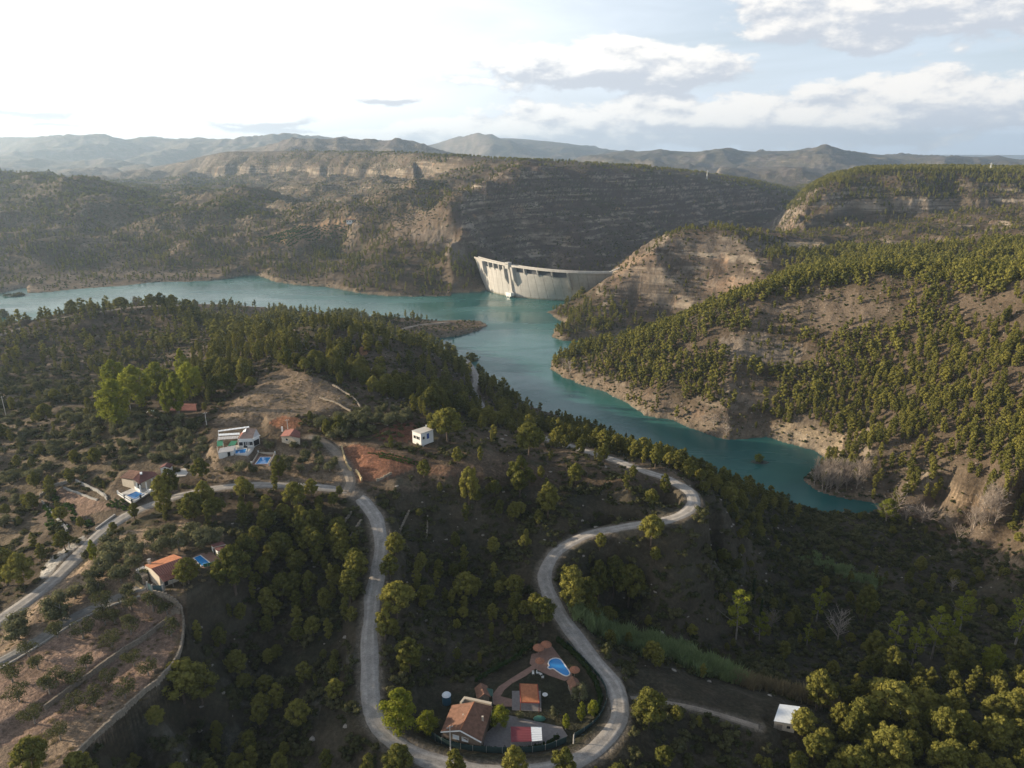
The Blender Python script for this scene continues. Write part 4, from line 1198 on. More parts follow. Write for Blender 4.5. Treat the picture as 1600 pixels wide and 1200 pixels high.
FIELDS = [
    [(330, 660), (400, 603), (450, 580), (520, 600), (562, 637), (500, 645), (430, 655), (380, 668)],
    [(533, 698), (560, 690), (655, 718), (640, 738), (590, 755), (556, 752)],
    [(640, 718), (760, 735), (760, 748), (640, 742)],
    [(84, 768), (104, 756), (190, 795), (176, 815), (140, 825), (105, 800)],
    [(-300, 1100), (0, 975), (60, 935), (120, 890), (200, 830), (280, 815), (350, 830), (355, 860), (350, 900), (290, 930), (287, 990), (262, 1080), (130, 1170), (60, 1230), (-300, 1230)],
    [(985, 1040), (1180, 1080), (1270, 1110), (1255, 1140), (1060, 1108), (985, 1090)],
    [(395, 372), (470, 352), (548, 338), (560, 346), (500, 376), (455, 390)],
    [(420, 660), (440, 650), (462, 651), (475, 660), (455, 672), (432, 668)],
    [(300, 740), (325, 700), (560, 685), (540, 757), (330, 756)],
    [(330, 712), (330, 662), (480, 664), (485, 700)], [(392, 732), (402, 708), (440, 706), (432, 732)],
    [(170, 790), (185, 735), (270, 735), (262, 790)], [(260, 652), (262, 630), (316, 630), (312, 652)], [(640, 696), (640, 672), (690, 672), (690, 696)],
    [(640, 1135), (695, 1085), (760, 1060), (800, 1055), (830, 1010), (875, 1005), (920, 1055), (950, 1120), (905, 1170), (780, 1185), (670, 1172)],
    [(1180, 1150), (1200, 1098), (1275, 1098), (1275, 1150)],
    [(1240, 378), (1215, 392), (1310, 392), (1290, 376)],
]


def free_ground(x, y, z, px, py, fields=True, margin=1.0):
    ok = (gat(G_SHORE, x, y) > margin) & (gat(G_ROAD, x, y) < 0.05) & (gat(G_PAD, x, y) < 0.3)
    if fields:
        near = y < 1500
        for f in FIELDS:
            ok &= ~(inpoly(px, py, f) & near)
    return ok


def density(px, py, y, zones, base=0.0):
    d = np.full(px.shape, base); h0 = np.full(px.shape, 6.0); h1 = np.full(px.shape, 9.0)
    for poly, ya, yb, de, ha, hb in zones:
        m = inpoly(px, py, poly) & (y >= ya) & (y < yb)
        d = np.where(m, de, d); h0 = np.where(m, ha, h0); h1 = np.where(m, hb, h1)
    return d, h0, h1


BIG = [(-3000, -3000), (5000, -3000), (5000, 5000), (-3000, 5000)]
PINES = [
    (BIG, 80, 330, 0.45, 4, 7), (BIG, 330, 700, 0.6, 5, 8), (BIG, 700, 1250, 0.5, 5, 8),
    ([(-400, 1000), (-400, 560), (330, 560), (330, 700), (200, 790), (0, 900)], 80, 600, 0.5, 3, 6),
    # ridges left of the middle
    ([(-400, 600), (-400, 500), (0, 505), (200, 470), (520, 485), (620, 497), (660, 530), (400, 560), (250, 560), (100, 620), (-400, 640)], 400, 800, 1.5, 4.5, 9),
    ([(0, 500), (210, 495), (240, 560), (160, 580), (0, 560)], 400, 620, 0.7, 5, 9),
    ([(240, 640), (330, 548), (430, 500), (540, 485), (680, 530), (765, 560), (810, 640), (1000, 690), (1170, 765), (1130, 790), (1020, 735), (860, 715), (790, 720), (700, 700), (600, 660), (570, 630), (500, 590), (430, 572), (380, 600), (320, 645)], 280, 620, 1.9, 5, 9.5),
    ([(760, 640), (900, 650), (1180, 760), (1230, 800), (1200, 870), (1130, 830), (1100, 770), (1030, 735), (860, 700)], 240, 500, 1.8, 4, 8),
    ([(600, 505), (770, 495), (770, 520), (640, 530)], 500, 760, 0.06, 3, 5),
    # shaded slopes round the road
    ([(290, 830), (345, 795), (520, 800), (560, 850), (575, 1000), (575, 1130), (700, 1230), (60, 1230), (270, 1090), (300, 950)], 80, 300, 2.3, 3.0, 6.5),
    ([(285, 822), (345, 800), (440, 806), (515, 812), (555, 850), (560, 880), (500, 900), (400, 900), (350, 850)], 80, 330, 3.6, 5, 9),
    ([(380, 900), (560, 880), (565, 1000), (450, 1020), (380, 980)], 80, 330, 2.6, 4, 8),
    ([(600, 830), (620, 760), (860, 740), (1060, 760), (1060, 800), (900, 830), (845, 900), (870, 1000), (800, 1040), (690, 1060), (620, 1140), (595, 1050)], 100, 320, 1.9, 3, 7.0),
    ([(1060, 790), (1130, 790), (1250, 850), (1200, 960), (1090, 940), (1000, 870)], 150, 320, 1.6, 2.5, 5.5),
    ([(610, 760), (680, 760), (680, 900), (610, 850)], 80, 320, 0.25, 3, 5),
    ([(870, 840), (1090, 810), (1240, 850), (1400, 900), (1620, 900), (1700, 1010), (1300, 1050), (1100, 1020), (900, 960)], 80, 320, 1.0, 2.5, 5.5),
    ([(1250, 1110), (1330, 1050), (1700, 1080), (1700, 1230), (1230, 1230)], 80, 300, 1.6, 5, 8),
    ([(980, 1110), (1180, 1140), (1240, 1230), (960, 1230)], 80, 300, 1.2, 3, 5),
    ([(1250, 800), (1560, 800), (1560, 900), (1250, 900)], 200, 330, 0.15, 3, 5),
    ([(705, 335), (760, 285), (830, 258), (1000, 266), (1255, 316), (1250, 372), (1100, 360), (950, 395), (930, 420), (750, 405)], 900, 1300, 0.06, 2, 4),
    # right bank
    ([(860, 600), (870, 555), (1050, 505), (1150, 468), (1250, 430), (1330, 424), (1720, 420), (1720, 880), (1560, 800), (1300, 775), (1240, 740), (1150, 690)], 270, 660, 2.4, 5.5, 9),
    ([(1000, 560), (1140, 540), (1380, 590), (1460, 700), (1300, 680), (1180, 640), (1050, 640)], 270, 660, 3.4, 6, 9.5),
    ([(1110, 525), (1180, 515), (1280, 540), (1250, 585), (1130, 565)], 270, 660, 0.5, 4, 7),
    ([(1150, 475), (1330, 448), (1420, 480), (1370, 525), (1180, 520)], 270, 660, 0.75, 4, 7),
    ([(1450, 690), (1720, 640), (1720, 780), (1600, 790), (1450, 765)], 250, 500, 3.4, 6, 10),
    ([(870, 585), (1060, 648), (1150, 685), (1240, 692), (1320, 720), (1320, 690), (1200, 655), (1060, 625), (960, 598)], 270, 600, 0.35, 3, 5),
    # dome, valley and mesa on the right
    ([(940, 460), (950, 395), (1100, 355), (1260, 385), (1250, 440), (1100, 480), (1000, 500)], 680, 1250, 0.22, 3, 6),
    ([(990, 400), (1060, 360), (1130, 358), (1250, 380), (1250, 402), (1100, 372), (1040, 388)], 700, 1300, 1.0, 4, 6),
    ([(850, 500), (880, 462), (960, 450), (980, 480), (950, 520), (880, 530)], 650, 1000, 1.7, 5, 8),
    ([(1180, 400), (1230, 378), (1330, 384), (1720, 370), (1720, 430), (1330, 432), (1240, 432)], 600, 1400, 1.7, 6, 9),
    ([(1200, 392), (1225, 330), (1300, 300), (1720, 300), (1720, 375)], 700, 1500, 0.35, 4, 7),
    ([(1225, 330), (1290, 262), (1720, 255), (1720, 305), (1480, 312), (1300, 315)], 800, 1800, 1.5, 5, 8),
    # far shore
    ([(500, 420), (570, 385), (640, 375), (740, 400), (745, 450), (560, 460), (500, 450)], 800, 1300, 1.3, 5, 8),
    ([(600, 372), (640, 330), (710, 318), (745, 400), (700, 380)], 800, 1300, 0.12, 3, 5),
    ([(-400, 440), (-400, 380), (400, 370), (450, 392), (560, 360), (600, 350), (590, 378), (520, 415), (500, 440), (380, 418), (0, 425)], 900, 1300, 1.25, 4.5, 8.5),
]
x, y = jitter_grid(-900, 1100, 90, 1300, 3.9, 1)
z = gz(x, y); px, py = project(x, y, z)
d, h0, h1 = density(px, py, y, PINES)
clump = 0.75 + 1.3 * fbm(x, y, 38, 2, 201)
rr = np.random.RandomState(3)
keep = (rr.rand(len(x)) < d * 0.25 * np.where((px > 860) & (y > 260) & (y < 700), 1.75, 0.95) * np.clip(clump, 0.15, 1.8)) & free_ground(x, y, z, px, py, True, 2.0) & (px > -260) & (px < 1860)
x, y, z, px, py, h0, h1 = [a[keep] for a in (x, y, z, px, py, h0, h1)]
hh = (h0 + (h1 - h0) * rr.beta(1.3, 1.9, len(x)) * 1.5) * 1.1
# hidden by a hill in front?
def visible(x, y, z, n=24):
    ok = np.ones(len(x), bool)
    for k in np.linspace(0.25, 0.97, n):
        g = gz(x * k, y * k); ok &= ~(g > CAM_H + (z - CAM_H) * k + 1.0)
    return ok
vis = visible(x, y, z + hh * 0.8) & (px > -10) & (px < 1610) & (py > 0) & (py < 1230)
app = hh / np.hypot(np.hypot(x, y), 130)
slim = ((px > 860) & (y > 270)) | (y > 330) | (rr.rand(len(x)) < 0.3)
PINE_PTS = dict(x=x, y=y, z=z, h=hh, vis=vis, app=app, slim=slim, px=px, py=py)
# ------------------------------------------------------------------ individual trees
def size_for(px, py_base, py_top, X=None):
    """place of the foot on the ground and height in metres of something that reaches from py_base to py_top"""
    x, y, z = hit(px, py_base)
    t = y * CP - (z - CAM_H) * SP; v = y * SP + (z - CAM_H) * CP; k = (600 - py_top) / FPX
    return x, y, z, (k * t - v) / (CP + k * SP)


UNITH = {'pine_slim': 10.2, 'pine_round': 10.6, 'olive': 3.2, 'almond': 3.3, 'broad': 10.6, 'ragged': 10.4, 'bare': 7.2, 'cypress': 9.2, 'shrub': 1.1}
NAMES = {'pine_slim': ('pine_tree', 'pine tree'), 'pine_round': ('pine_tree', 'pine tree'), 'olive': ('olive_tree', 'olive tree'), 'almond': ('almond_tree', 'almond tree'),
         'broad': ('poplar_tree', 'poplar tree'), 'ragged': ('poplar_tree', 'poplar tree'), 'bare': ('bare_tree', 'bare tree'), 'cypress': ('cypress_tree', 'cypress tree'), 'shrub': ('shrub', 'shrub')}
_tr = random.Random(4)


def plant(kind, x, y, z, h, label, group=None, wide=1.0, variant=None):
    nm, cat = NAMES[kind]
    lst = PROTO[kind]; cm, tm_, jm = lst[_tr.randrange(len(lst)) if variant is None else variant % len(lst)]
    s = h / UNITH[kind]
    rot = (0, 0, _tr.uniform(0, 6.28))
    if tm_ is None:
        o = mk_obj(nm, cm)
    else:
        o = mk_obj(nm, None)
        c = mk_obj('crown', cm, o); t = mk_obj('trunk', tm_, o)
    o.location = (x, y, z - 0.05 * h * 0.3); o.rotation_euler = rot; o.scale = (s * wide, s * wide, s)
    return tag(o, label, cat, group)


HAND = []      # places already taken
def T(kind, px, pb, pt, label, group=None, wide=1.0, variant=None):
    x, y, z, h = size_for(px, pb, pt)
    h = max(1.5, min(h, 22))
    HAND.append((x, y))
    return plant(kind, x, y, z, h, label, group, wide, variant)


# trees one can point at
T('pine_round', 258, 806, 735, 'tall narrow pine standing beside the road just right of the brown roofed pool house', wide=0.75, variant=1)
T('pine_round', 268, 775, 728, 'dark pine behind the tall narrow pine by the pool house', wide=0.9)
T('pine_round', 183 + 28, 812, 783, 'small round pine on the roadside below the pool house')
T('pine_round', 437, 750, 707, 'round single pine above the road near the walled blue pool', variant=3)
T('pine_round', 531, 775, 757, 'small pine on the verge where the lane joins the gravel road', wide=1.2)
T('pine_round', 316, 752, 712, 'dark pine leaning over the road left of the walled pool')
T('pine_round', 322, 800, 745, 'tall pine below the road bend left of the round pine', wide=0.8)
T('pine_round', 462, 800, 748, 'large pine rising over the upper road from the dark slope', wide=0.9)
T('pine_round', 295, 912, 868, 'round bright pine in front of the tin roofed house', wide=1.25, variant=0)
T('pine_round', 368, 925, 845, 'big pine at the right end of the tin roofed house terrace', wide=1.0, variant=2)
T('pine_round', 385, 880, 830, 'pine behind the small red roofed shed')
T('pine_round', 12, 915, 850, 'left pine of the pair beside the lower road')
T('pine_round', 38, 922, 858, 'right pine of the pair beside the lower road', wide=0.9)
T('pine_round', 287, 1095, 1028, 'large bright pine under the corner of the almond terraces', wide=1.2, variant=4)
T('pine_round', 316, 1098, 1038, 'bright pine leaning against the large one under the terraces', wide=1.0)
T('pine_round', 246, 1135, 1100, 'small bright pine on the dark slope below the terrace wall')
T('pine_round', 55, 1215, 1148, 'bright pine at the foot of the lowest almond terrace', wide=0.9)
T('pine_round', 130, 1232, 1170, 'pine cut by the lower edge of the picture below the almonds', wide=1.2)
T('pine_round', 345, 1012, 975, 'small olive coloured pine beside the terrace corner')
T('pine_round', 372, 1055, 1012, 'lone bright pine on the dark slope right of the terrace')
T('pine_round', 712, 1228, 1165, 'bright topped pine below the fence in front of the big tiled roof', wide=0.8, variant=1)
T('pine_round', 803, 1228, 1160, 'bright topped pine below the fence under the red and white car port', wide=0.85, variant=0)
T('pine_round', 880, 1232, 1162, 'bright topped pine below the fence near the garden gate', wide=0.95, variant=3)
T('pine_round', 1012, 1135, 1072, 'dark round pine just outside the last bend near the footpath', wide=1.1, variant=2)
T('pine_round', 1037, 1200, 1163, 'small bright pine below the footpath')
T('pine_round', 610, 905, 862, 'pine on the bank right of the straight road, bright at the top')
T('pine_round', 620, 965, 905, 'dark round pine on the bank right of the straight road', wide=1.1)
T('pine_round', 602, 1000, 945, 'dark pine at the road edge above the big fig', wide=0.9)
T('broad', 625, 1145, 1070, 'large dark leafy tree inside the road bend left of the tiled house', wide=1.0, variant=0)
T('pine_round', 640, 1050, 990, 'tall dark pine in the hollow above the water tank', wide=1.2)
T('pine_round', 728, 935, 890, 'round dark pine alone in the shaded bowl', wide=1.2)
T('pine_round', 733, 790, 722, 'tall pine on the rim of the shaded bowl below the red field', wide=0.7)
T('pine_round', 812, 775, 705, 'broad bright pine on the rim of the shaded bowl', wide=1.0)
T('pine_round', 856, 810, 748, 'bright yellow green pine in the shaded bowl', wide=0.8)
T('pine_round', 841, 822, 792, 'small bright bush-like pine in the middle of the shaded bowl', wide=0.9)
T('pine_round', 826, 715, 655, 'big spreading pine above the dirt terraces', wide=1.0, variant=4)
T('pine_round', 700, 690, 632, 'large leafy pine behind the white house', wide=1.2, variant=4)
T('pine_round', 893, 955, 876, 'left pine of the bright topped group inside the upper S bend', wide=0.8)
T('pine_round', 915, 965, 895, 'front pine of the bright topped group inside the upper S bend', wide=1.0)
T('pine_round', 935, 935, 868, 'rear pine of the bright topped group inside the upper S bend', wide=0.8)
T('pine_round', 958, 930, 862, 'tallest pine of the bright topped group inside the upper S bend', wide=0.8)
T('pine_round', 982, 945, 875, 'right pine of the bright topped group inside the upper S bend', wide=0.9)
T('pine_round', 1017, 850, 800, 'dark pine at the roadside below the hairpin')
T('pine_round', 1275, 1110, 1040, 'single tall pine rising behind the white roofed shed', wide=0.8)
T('pine_round', 1252, 1150, 1103, 'pine growing over the right corner of the white roofed shed', wide=1.1)
T('pine_round', 1283, 1180, 1135, 'round young pine in front of the white roofed shed', wide=1.0)
T('pine_round', 1388, 1130, 1062, 'largest pine of the bright grove, its head above the rest', wide=1.3, variant=4)
T('pine_round', 1322, 1105, 1068, 'small pine at the left end of the bright grove')
T('pine_round', 1340, 1145, 1085, 'wide pine at the left side of the bright grove', wide=1.2)
T('pine_round', 1384, 1205, 1128, 'tall pine in front of the bright grove', wide=0.9)
for i, (a, b, c, w) in enumerate([(1440, 1125, 1072, 1.2), (1490, 1110, 1075, 1.1), (1447, 1150, 1105, .8), (1468, 1165, 1100, .8), (1495, 1165, 1105, .9), (1545, 1130, 1082, 1.1), (1575, 1130, 1080, 1.1), (1550, 1175, 1112, 1.0),
                                 (1585, 1165, 1120, 1.1), (1530, 1215, 1175, 1.0), (1420, 1165, 1120, .9), (1350, 1200, 1150, .8), (1300, 1225, 1185, .9)]):
    T('pine_round', a, b, c, 'pine with a sunlit yellow green head in the grove of the lower right corner', 'pines of the sunlit grove by the shed', wide=w)
for i, (a, b, c, l) in enumerate([(1150, 998, 930, 'leftmost sunlit poplar in the dark valley bottom'), (1186, 1005, 962, 'short poplar lit green right of the leftmost one'), (1275, 972, 922, 'ragged sunlit poplar above the grey bare tree'),
                                  (1260, 1010, 978, 'dim small poplar in shade left of the bare tree'), (1395, 1025, 963, 'sunlit poplar at the left of the bright valley clump'), (1455, 1030, 942, 'tall forked poplar in the bright valley clump'),
                                  (1425, 1040, 980, 'thin poplar between the forked one and the pines'), (1480, 1030, 968, 'sunlit poplar right of the forked one'), (1585, 1010, 938, 'sunlit poplar at the right edge of the picture'),
                                  (1500, 985, 930, 'dim tall poplar in shade behind the bright clump')]):
    T('ragged', a, b, c - (b - c) * 0.25, l, wide=0.9)
T('broad', 1545, 1055, 1003, 'leafy green tree low in the valley at the right', wide=0.8)
T('pine_round', 1350, 975, 908, 'pine lit yellow on its left side in the valley centre', wide=0.7)
T('pine_round', 1362, 1040, 980, 'round olive green pine at the left of the bright clump', wide=1.0)
T('pine_round', 1388, 1060, 1004, 'lowest round pine in front of the bright clump', wide=1.1)
T('pine_round', 1490, 1050, 985, 'brown green pine at the right of the bright clump', wide=1.1)
T('pine_round', 1555, 1040, 1005, 'brown tinted round tree near the right edge of the valley')
T('pine_round', 1394, 836, 820, 'single round yellow bush on the bare bank below the water end', wide=1.3)
T('pine_round', 1436, 895, 866, 'small tree lit at the top beyond the pale rock slab')
T('bare', 1308, 1005, 945, 'grey half bare tree standing in the valley shade')
T('bare', 1205, 985, 945, 'thin leafless sapling in the valley shade')
T('bare', 1487, 925, 900, 'pale dead tree on the dark slope at the right')
T('cypress', 1175, 940, 903, 'slim dark cypress in the shaded valley')
T('cypress', 1188, 965, 935, 'short slim cypress in the shaded valley')
# poplar wood at the left
for a, b, c, w, v, l in [(185, 668, 578, 0.95, 0, 'largest bright green poplar, round headed, at the left wood edge'), (182, 620, 556, 0.9, 2, 'bright poplar behind the largest one'), (215, 640, 560, 1.0, 2, 'broad bright poplar in the middle of the wood edge'),
                         (248, 620, 560, 1.0, 0, 'wide poplar joining the pine hill'), (280, 650, 573, 0.85, 1, 'tall narrow bright poplar at the right of the wood edge'), (262, 650, 590, 0.7, 1, 'slim poplar between the largest and the narrow one'),
                         (288, 600, 537, 0.7, 1, 'pointed light green poplar on the hill foot'), (300, 625, 560, 0.9, 2, 'poplar mixed with pines at the hill foot')]:
    T('broad', a, b, c, l, wide=w, variant=v)
# big trees on the lake ridge
for a, b, c, w, l in [(113, 492, 467, 1.3, 'round dark pine beside the ridge track above the lake'), (8, 505, 480, 1.1, 'dark pine at the left edge above the lake'), (190, 484, 462, 1.5, 'broad dark pine on the ridge left of the bare one'),
                      (237, 480, 456, 1.2, 'dark pine left in the ridge top cluster'), (252, 480, 454, 1.3, 'highest dark pine in the ridge top cluster'), (270, 480, 458, 1.3, 'dark pine right in the ridge top cluster'),
                      (292, 482, 465, 1.1, 'small dark pine right of the ridge top cluster'), (305, 482, 466, 1.0, 'second small dark pine right of the ridge top cluster')]:
    T('pine_round', a, b, c, l, wide=w)
T('bare', 213, 482, 460, 'brown leafless tree on the ridge between two dark pines', wide=1.6)
for a, b, c, w, l in [(598, 503, 491, 1.5, 'dark tree left on the neck of the spit'), (611, 503, 490, 1.5, 'reddish dark tree on the neck of the spit'), (637, 503, 493, 1.2, 'small tree on the neck of the spit'), (653, 504, 493, 1.2, 'small light tree on the spit'),
                      (729, 498, 489, 1.2, 'lone tree near the tip of the spit'), (738, 570, 549, 1.6, 'tree at the head of the steep track by the water'), (750, 570, 556, 1.4, 'low dark tree right of the steep track')]:
    T('pine_round', a, b, c, l, wide=w)
T('shrub', 28, 462, 457, 'tiny bushy islet near the left end of the lake', wide=3)
# grey bare riverside trees
for i in range(34):
    a = _tr.uniform(1272, 1355); b = 772 - abs(a - 1310) * 0.15 - _tr.uniform(0, 26)
    T('bare', a, b, b - _tr.uniform(26, 42), 'grey leafless tree in the thicket at the water end', 'leafless trees on the bank at the water end', wide=1.0)
for i in range(16):
    k = _tr.random(); a = 1500 + 60 * k + _tr.uniform(-14, 14); b = 862 - 72 * k + _tr.uniform(-8, 8)
    T('bare', a, b, b - _tr.uniform(26, 44), 'grey leafless tree along the stream bed below the right hill', 'leafless trees along the stream bed', wide=1.0)
for a, b, c in [(1385, 815, 782), (1402, 800, 765), (1416, 812, 788), (1440, 818, 785), (1130, 668, 648), (1115, 665, 643), (1100, 660, 645), (1135, 680, 662), (880, 575, 557), (890, 585, 560), (1452, 812, 792)]:
    T('bare', a, b, c, 'pale leafless tree on the stony bank', 'pale leafless trees on the stony banks', wide=1.7)
T('broad', 1386, 812, 776, 'bright green leafy tree at the end of the water', wide=1.1)
T('broad', 1185, 722, 708, 'small green tree on the islet in the river', wide=1.6)

# almonds on the lower terraces
AL = [(78, 1078), (120, 1068), (30, 1090), (90, 990), (130, 992), (175, 1005), (205, 985), (60, 1040), (135, 1038), (88, 1062), (205, 945), (240, 948), (262, 955), (210, 1035), (232, 1050), (268, 988), (170, 1065), (196, 1085), (148, 1098), (118, 1105), (55, 1125), (95, 1150), (20, 1060), (165, 970), (45, 1020), (160, 948), (180, 968)]
for i, (a, b) in enumerate(AL):
    T('almond', a, b + 6, b - 16 - _tr.uniform(0, 6), 'thin almond tree on the reddish lower terrace', 'almond trees on the reddish terraces')
OL = [(95, 965, 34), (148, 905, 20), (30, 995, 26), (30, 980, 26), (178, 875, 30), (190, 905, 26), (118, 930, 20), (155, 925, 24), (215, 865, 22), (250, 858, 26), (205, 850, 18), (280, 856, 24), (318, 850, 26), (160, 895, 30), (265, 838, 20), (240, 842, 20),
      (175, 855, 26), (85, 950, 30), (210, 882, 20), (335, 845, 22), (300, 838, 22), (140, 870, 14), (225, 905, 18), (200, 925, 14)]
for i, (a, b, hh_) in enumerate(OL):
    T('olive', a, b + 5, b - hh_, 'rounded grey green olive tree round the tin roofed house', 'olive trees round the tin roofed house')
T('broad', 148, 880, 838, 'thin pale poplar on the verge between road and olives', wide=0.6, variant=1)

# olive rows of the upper terraces
def rows(poly, step_x, step_y, kind, hm, label, group, jit=0.8, ang=0.0, prob=0.95, cap=400):
    pts = [hit(a, b) for a, b in poly]
    xs = [p[0] for p in pts]; ys = [p[1] for p in pts]
    pw = [(p[0], p[1]) for p in pts]
    ca, sa = math.cos(ang), math.sin(ang); cx, cy_ = sum(xs) / len(xs), sum(ys) / len(ys)
    n = 0; ext = max(max(xs) - min(xs), max(ys) - min(ys)) * 0.8
    i = -ext
    while i < ext:
        j = -ext
        while j < ext:
            X = cx + i * ca - j * sa + _tr.uniform(-jit, jit); Y = cy_ + i * sa + j * ca + _tr.uniform(-jit, jit)
            if inpoly(np.array([X]), np.array([Y]), pw)[0] and _tr.random() < prob and n < cap and float(gat(G_ROAD, X, Y)) < 0.1 and float(gat(G_PAD, X, Y)) < 0.3:
                h = hm * _tr.uniform(0.75, 1.25)
                HAND.append((X, Y)); plant(kind, X, Y, float(gz(X, Y)), h, label, group, wide=_tr.uniform(0.9, 1.2)); n += 1
            j += step_y
        i += step_x
    return n


n1 = rows([(215, 664), (262, 650), (300, 664), (335, 700), (310, 722), (215, 722), (200, 690)], 5.0, 6.2, 'olive', 3.6, 'small olive tree in the close rows below the poplar wood', 'olives in rows below the poplar wood', ang=0.15)
n2 = rows([(325, 735), (345, 716), (395, 735), (440, 720), (540, 708), (548, 745), (420, 748)], 4.8, 4.0, 'olive', 3.8, 'olive tree on the terrace between the walled pool and the road', 'olives between the pool and the road')
n3 = rows([(400, 700), (430, 690), (505, 688), (520, 704), (440, 712)], 4.2, 3.4, 'olive', 3.5, 'olive tree in front of the red roofed upper house', 'olives in front of the upper house')
n4 = rows([(490, 668), (540, 650), (610, 640), (652, 655), (600, 675), (570, 688), (505, 686)], 4.8, 5.5, 'olive', 4.4, 'pale bushy olive tree on the slope left of the white house', 'olives left of the white house')
n5 = rows([(130, 640), (215, 650), (225, 668), (195, 690), (110, 662)], 5.5, 5.5, 'olive', 4.0, 'olive tree on the slope left of the row orchard', 'olives left of the row orchard', jit=1.5)
print('rows', n1, n2, n3, n4, n5)

# ------------------------------------------------------------------ the largest pines singly, the rest as one wood
H = np.array(HAND)
PP = PINE_PTS
near_hand = np.zeros(len(PP['x']), bool)
for hx, hy in HAND:
    near_hand |= (PP['x'] - hx) ** 2 + (PP['y'] - hy) ** 2 < 2.2 ** 2
for k in PP: PP[k] = PP[k][~near_hand]
N_HAND_PINES = sum(1 for o in COL.objects if o.name.startswith('pine_tree'))
order = np.argsort(-PP['app'] * PP['vis'])
single = order[:300 - N_HAND_PINES]
WHERE = [
    ([(-50, 760), (620, 760), (578, 1000), (600, 1250), (-50, 1250)], 'pine of the dark wooded slope left of the straight road', 'pines on the slope left of the straight road'),
    ([(578, 740), (1090, 740), (1090, 800), (850, 850), (870, 1000), (700, 1250), (590, 1250)], 'pine in the shaded bowl between the two arms of the road', 'pines in the bowl between the road arms'),
    ([(850, 1180), (1000, 1090), (1250, 1150), (1250, 1260), (850, 1260)], 'pine below the footpath right of the walled garden', 'pines below the footpath'),
    ([(1200, 1040), (1700, 1040), (1700, 1260), (1200, 1260)], 'lesser pine among the grove in the lower right', 'lesser pines of the lower right grove'),
    ([(840, 780), (1700, 780), (1700, 1050), (870, 1080)], 'pine scattered on the dark valley floor right of the S bend', 'pines on the dark valley floor'),
]
rank = np.zeros(len(PP['x']), bool)
for i in single:
    X, Y, Z, hgt = [float(PP[k][i]) for k in ('x', 'y', 'z', 'h')]
    a, b = float(PP['px'][i]), float(PP['py'][i])
    lab, grp = 'pine tree on the hillsides round the upper terraces', 'pines round the upper terraces'
    for poly, l_, g_ in WHERE:
        if inpoly(np.array([a]), np.array([b]), poly)[0]: lab, grp = l_, g_; break
    plant('pine_slim' if PP['slim'][i] else 'pine_round', X, Y, Z, hgt, lab, grp, wide=_tr.uniform(0.85, 1.15))
    rank[i] = True
rest = ~rank
k4 = np.random.RandomState(9)
def wood(name, m, keys_near, keys_far, split, label):
    for nm, keys, mm in ((name, keys_near, m & (PP['y'] < split)), (name, keys_far, m & (PP['y'] >= split))):
        if mm.sum() == 0: continue
        yield nm, keys, mm
allx = {k: PP[k][rest] for k in PP}
kinds = ['pine_slim', 'pine_slim_far', 'pine_round', 'pine_round_far']
offs = {}; n = 0
for k in kinds: offs[k] = n; n += len(PROTO[k])
wi = np.where(allx['slim'], np.where(allx['y'] < 420, offs['pine_slim'] + k4.randint(0, 4, len(allx['x'])), offs['pine_slim_far'] + k4.randint(0, 4, len(allx['x']))),
              np.where(allx['y'] < 420, offs['pine_round'] + k4.randint(0, 5, len(allx['x'])), offs['pine_round_far'] + k4.randint(0, 5, len(allx['x']))))
xyw = allx['h'] / 10.3 * k4.uniform(0.7, 1.25, len(allx['x']))
plant_mass('pine_wood', kinds, allx['x'], allx['y'], allx['z'] - 0.15, allx['h'] / 10.3, wi, 'open pine woods covering the hills on both sides of the lake', 'pine wood', sxy=xyw)
print('pines', len(allx['x']), 'hand', N_HAND_PINES)

# far woods beyond a kilometre
x, y = jitter_grid(-1700, 1900, 1250, 2700, 8.5, 2)
z = gz(x, y); px, py = project(x, y, z)
FAR = [(BIG, 1250, 2700, 0.42, 4, 7),
       ([(-400, 400), (-400, 260), (260, 270), (420, 300), (620, 330), (560, 365), (420, 385), (-400, 400)], 1250, 2700, 0.8, 4.5, 8),
       ([(700, 440), (705, 335), (760, 285), (830, 262), (1000, 268), (1250, 312), (1250, 400), (1000, 440)], 1250, 2700, 0.10, 2, 3.5),
       ([(380, 300), (420, 250), (640, 245), (700, 270), (600, 330), (500, 330)], 1250, 2700, 0.18, 3, 5),
       ([(1200, 330), (1290, 255), (1720, 250), (1720, 320)], 1250, 2700, 1.0, 5, 8)]
d, h0, h1 = density(px, py, y, FAR)
cl = np.clip(0.8 + 1.3 * fbm(x, y, 110, 3, 211), 0, 2)
keep = (rr.rand(len(x)) < d * 0.72 * cl) & (px > -40) & (px < 1640)
x, y, z, h0, h1, px, py = [a[keep] for a in (x, y, z, h0, h1, px, py)]
hh = h0 + (h1 - h0) * rr.rand(len(x)); v = visible(x, y, z + hh, 14)
x, y, z, hh = x[v], y[v], z[v], hh[v]
plant_mass('far_woods', ['pine_slim_far', 'pine_round_far'], x, y, z - 0.2, hh / 10.3, rr.randint(0, 9, len(x)), 'scattered woods on the hills beyond the lake and dam', 'pine wood', sxy=hh / 10.3 * 1.35)
print('far', len(x))

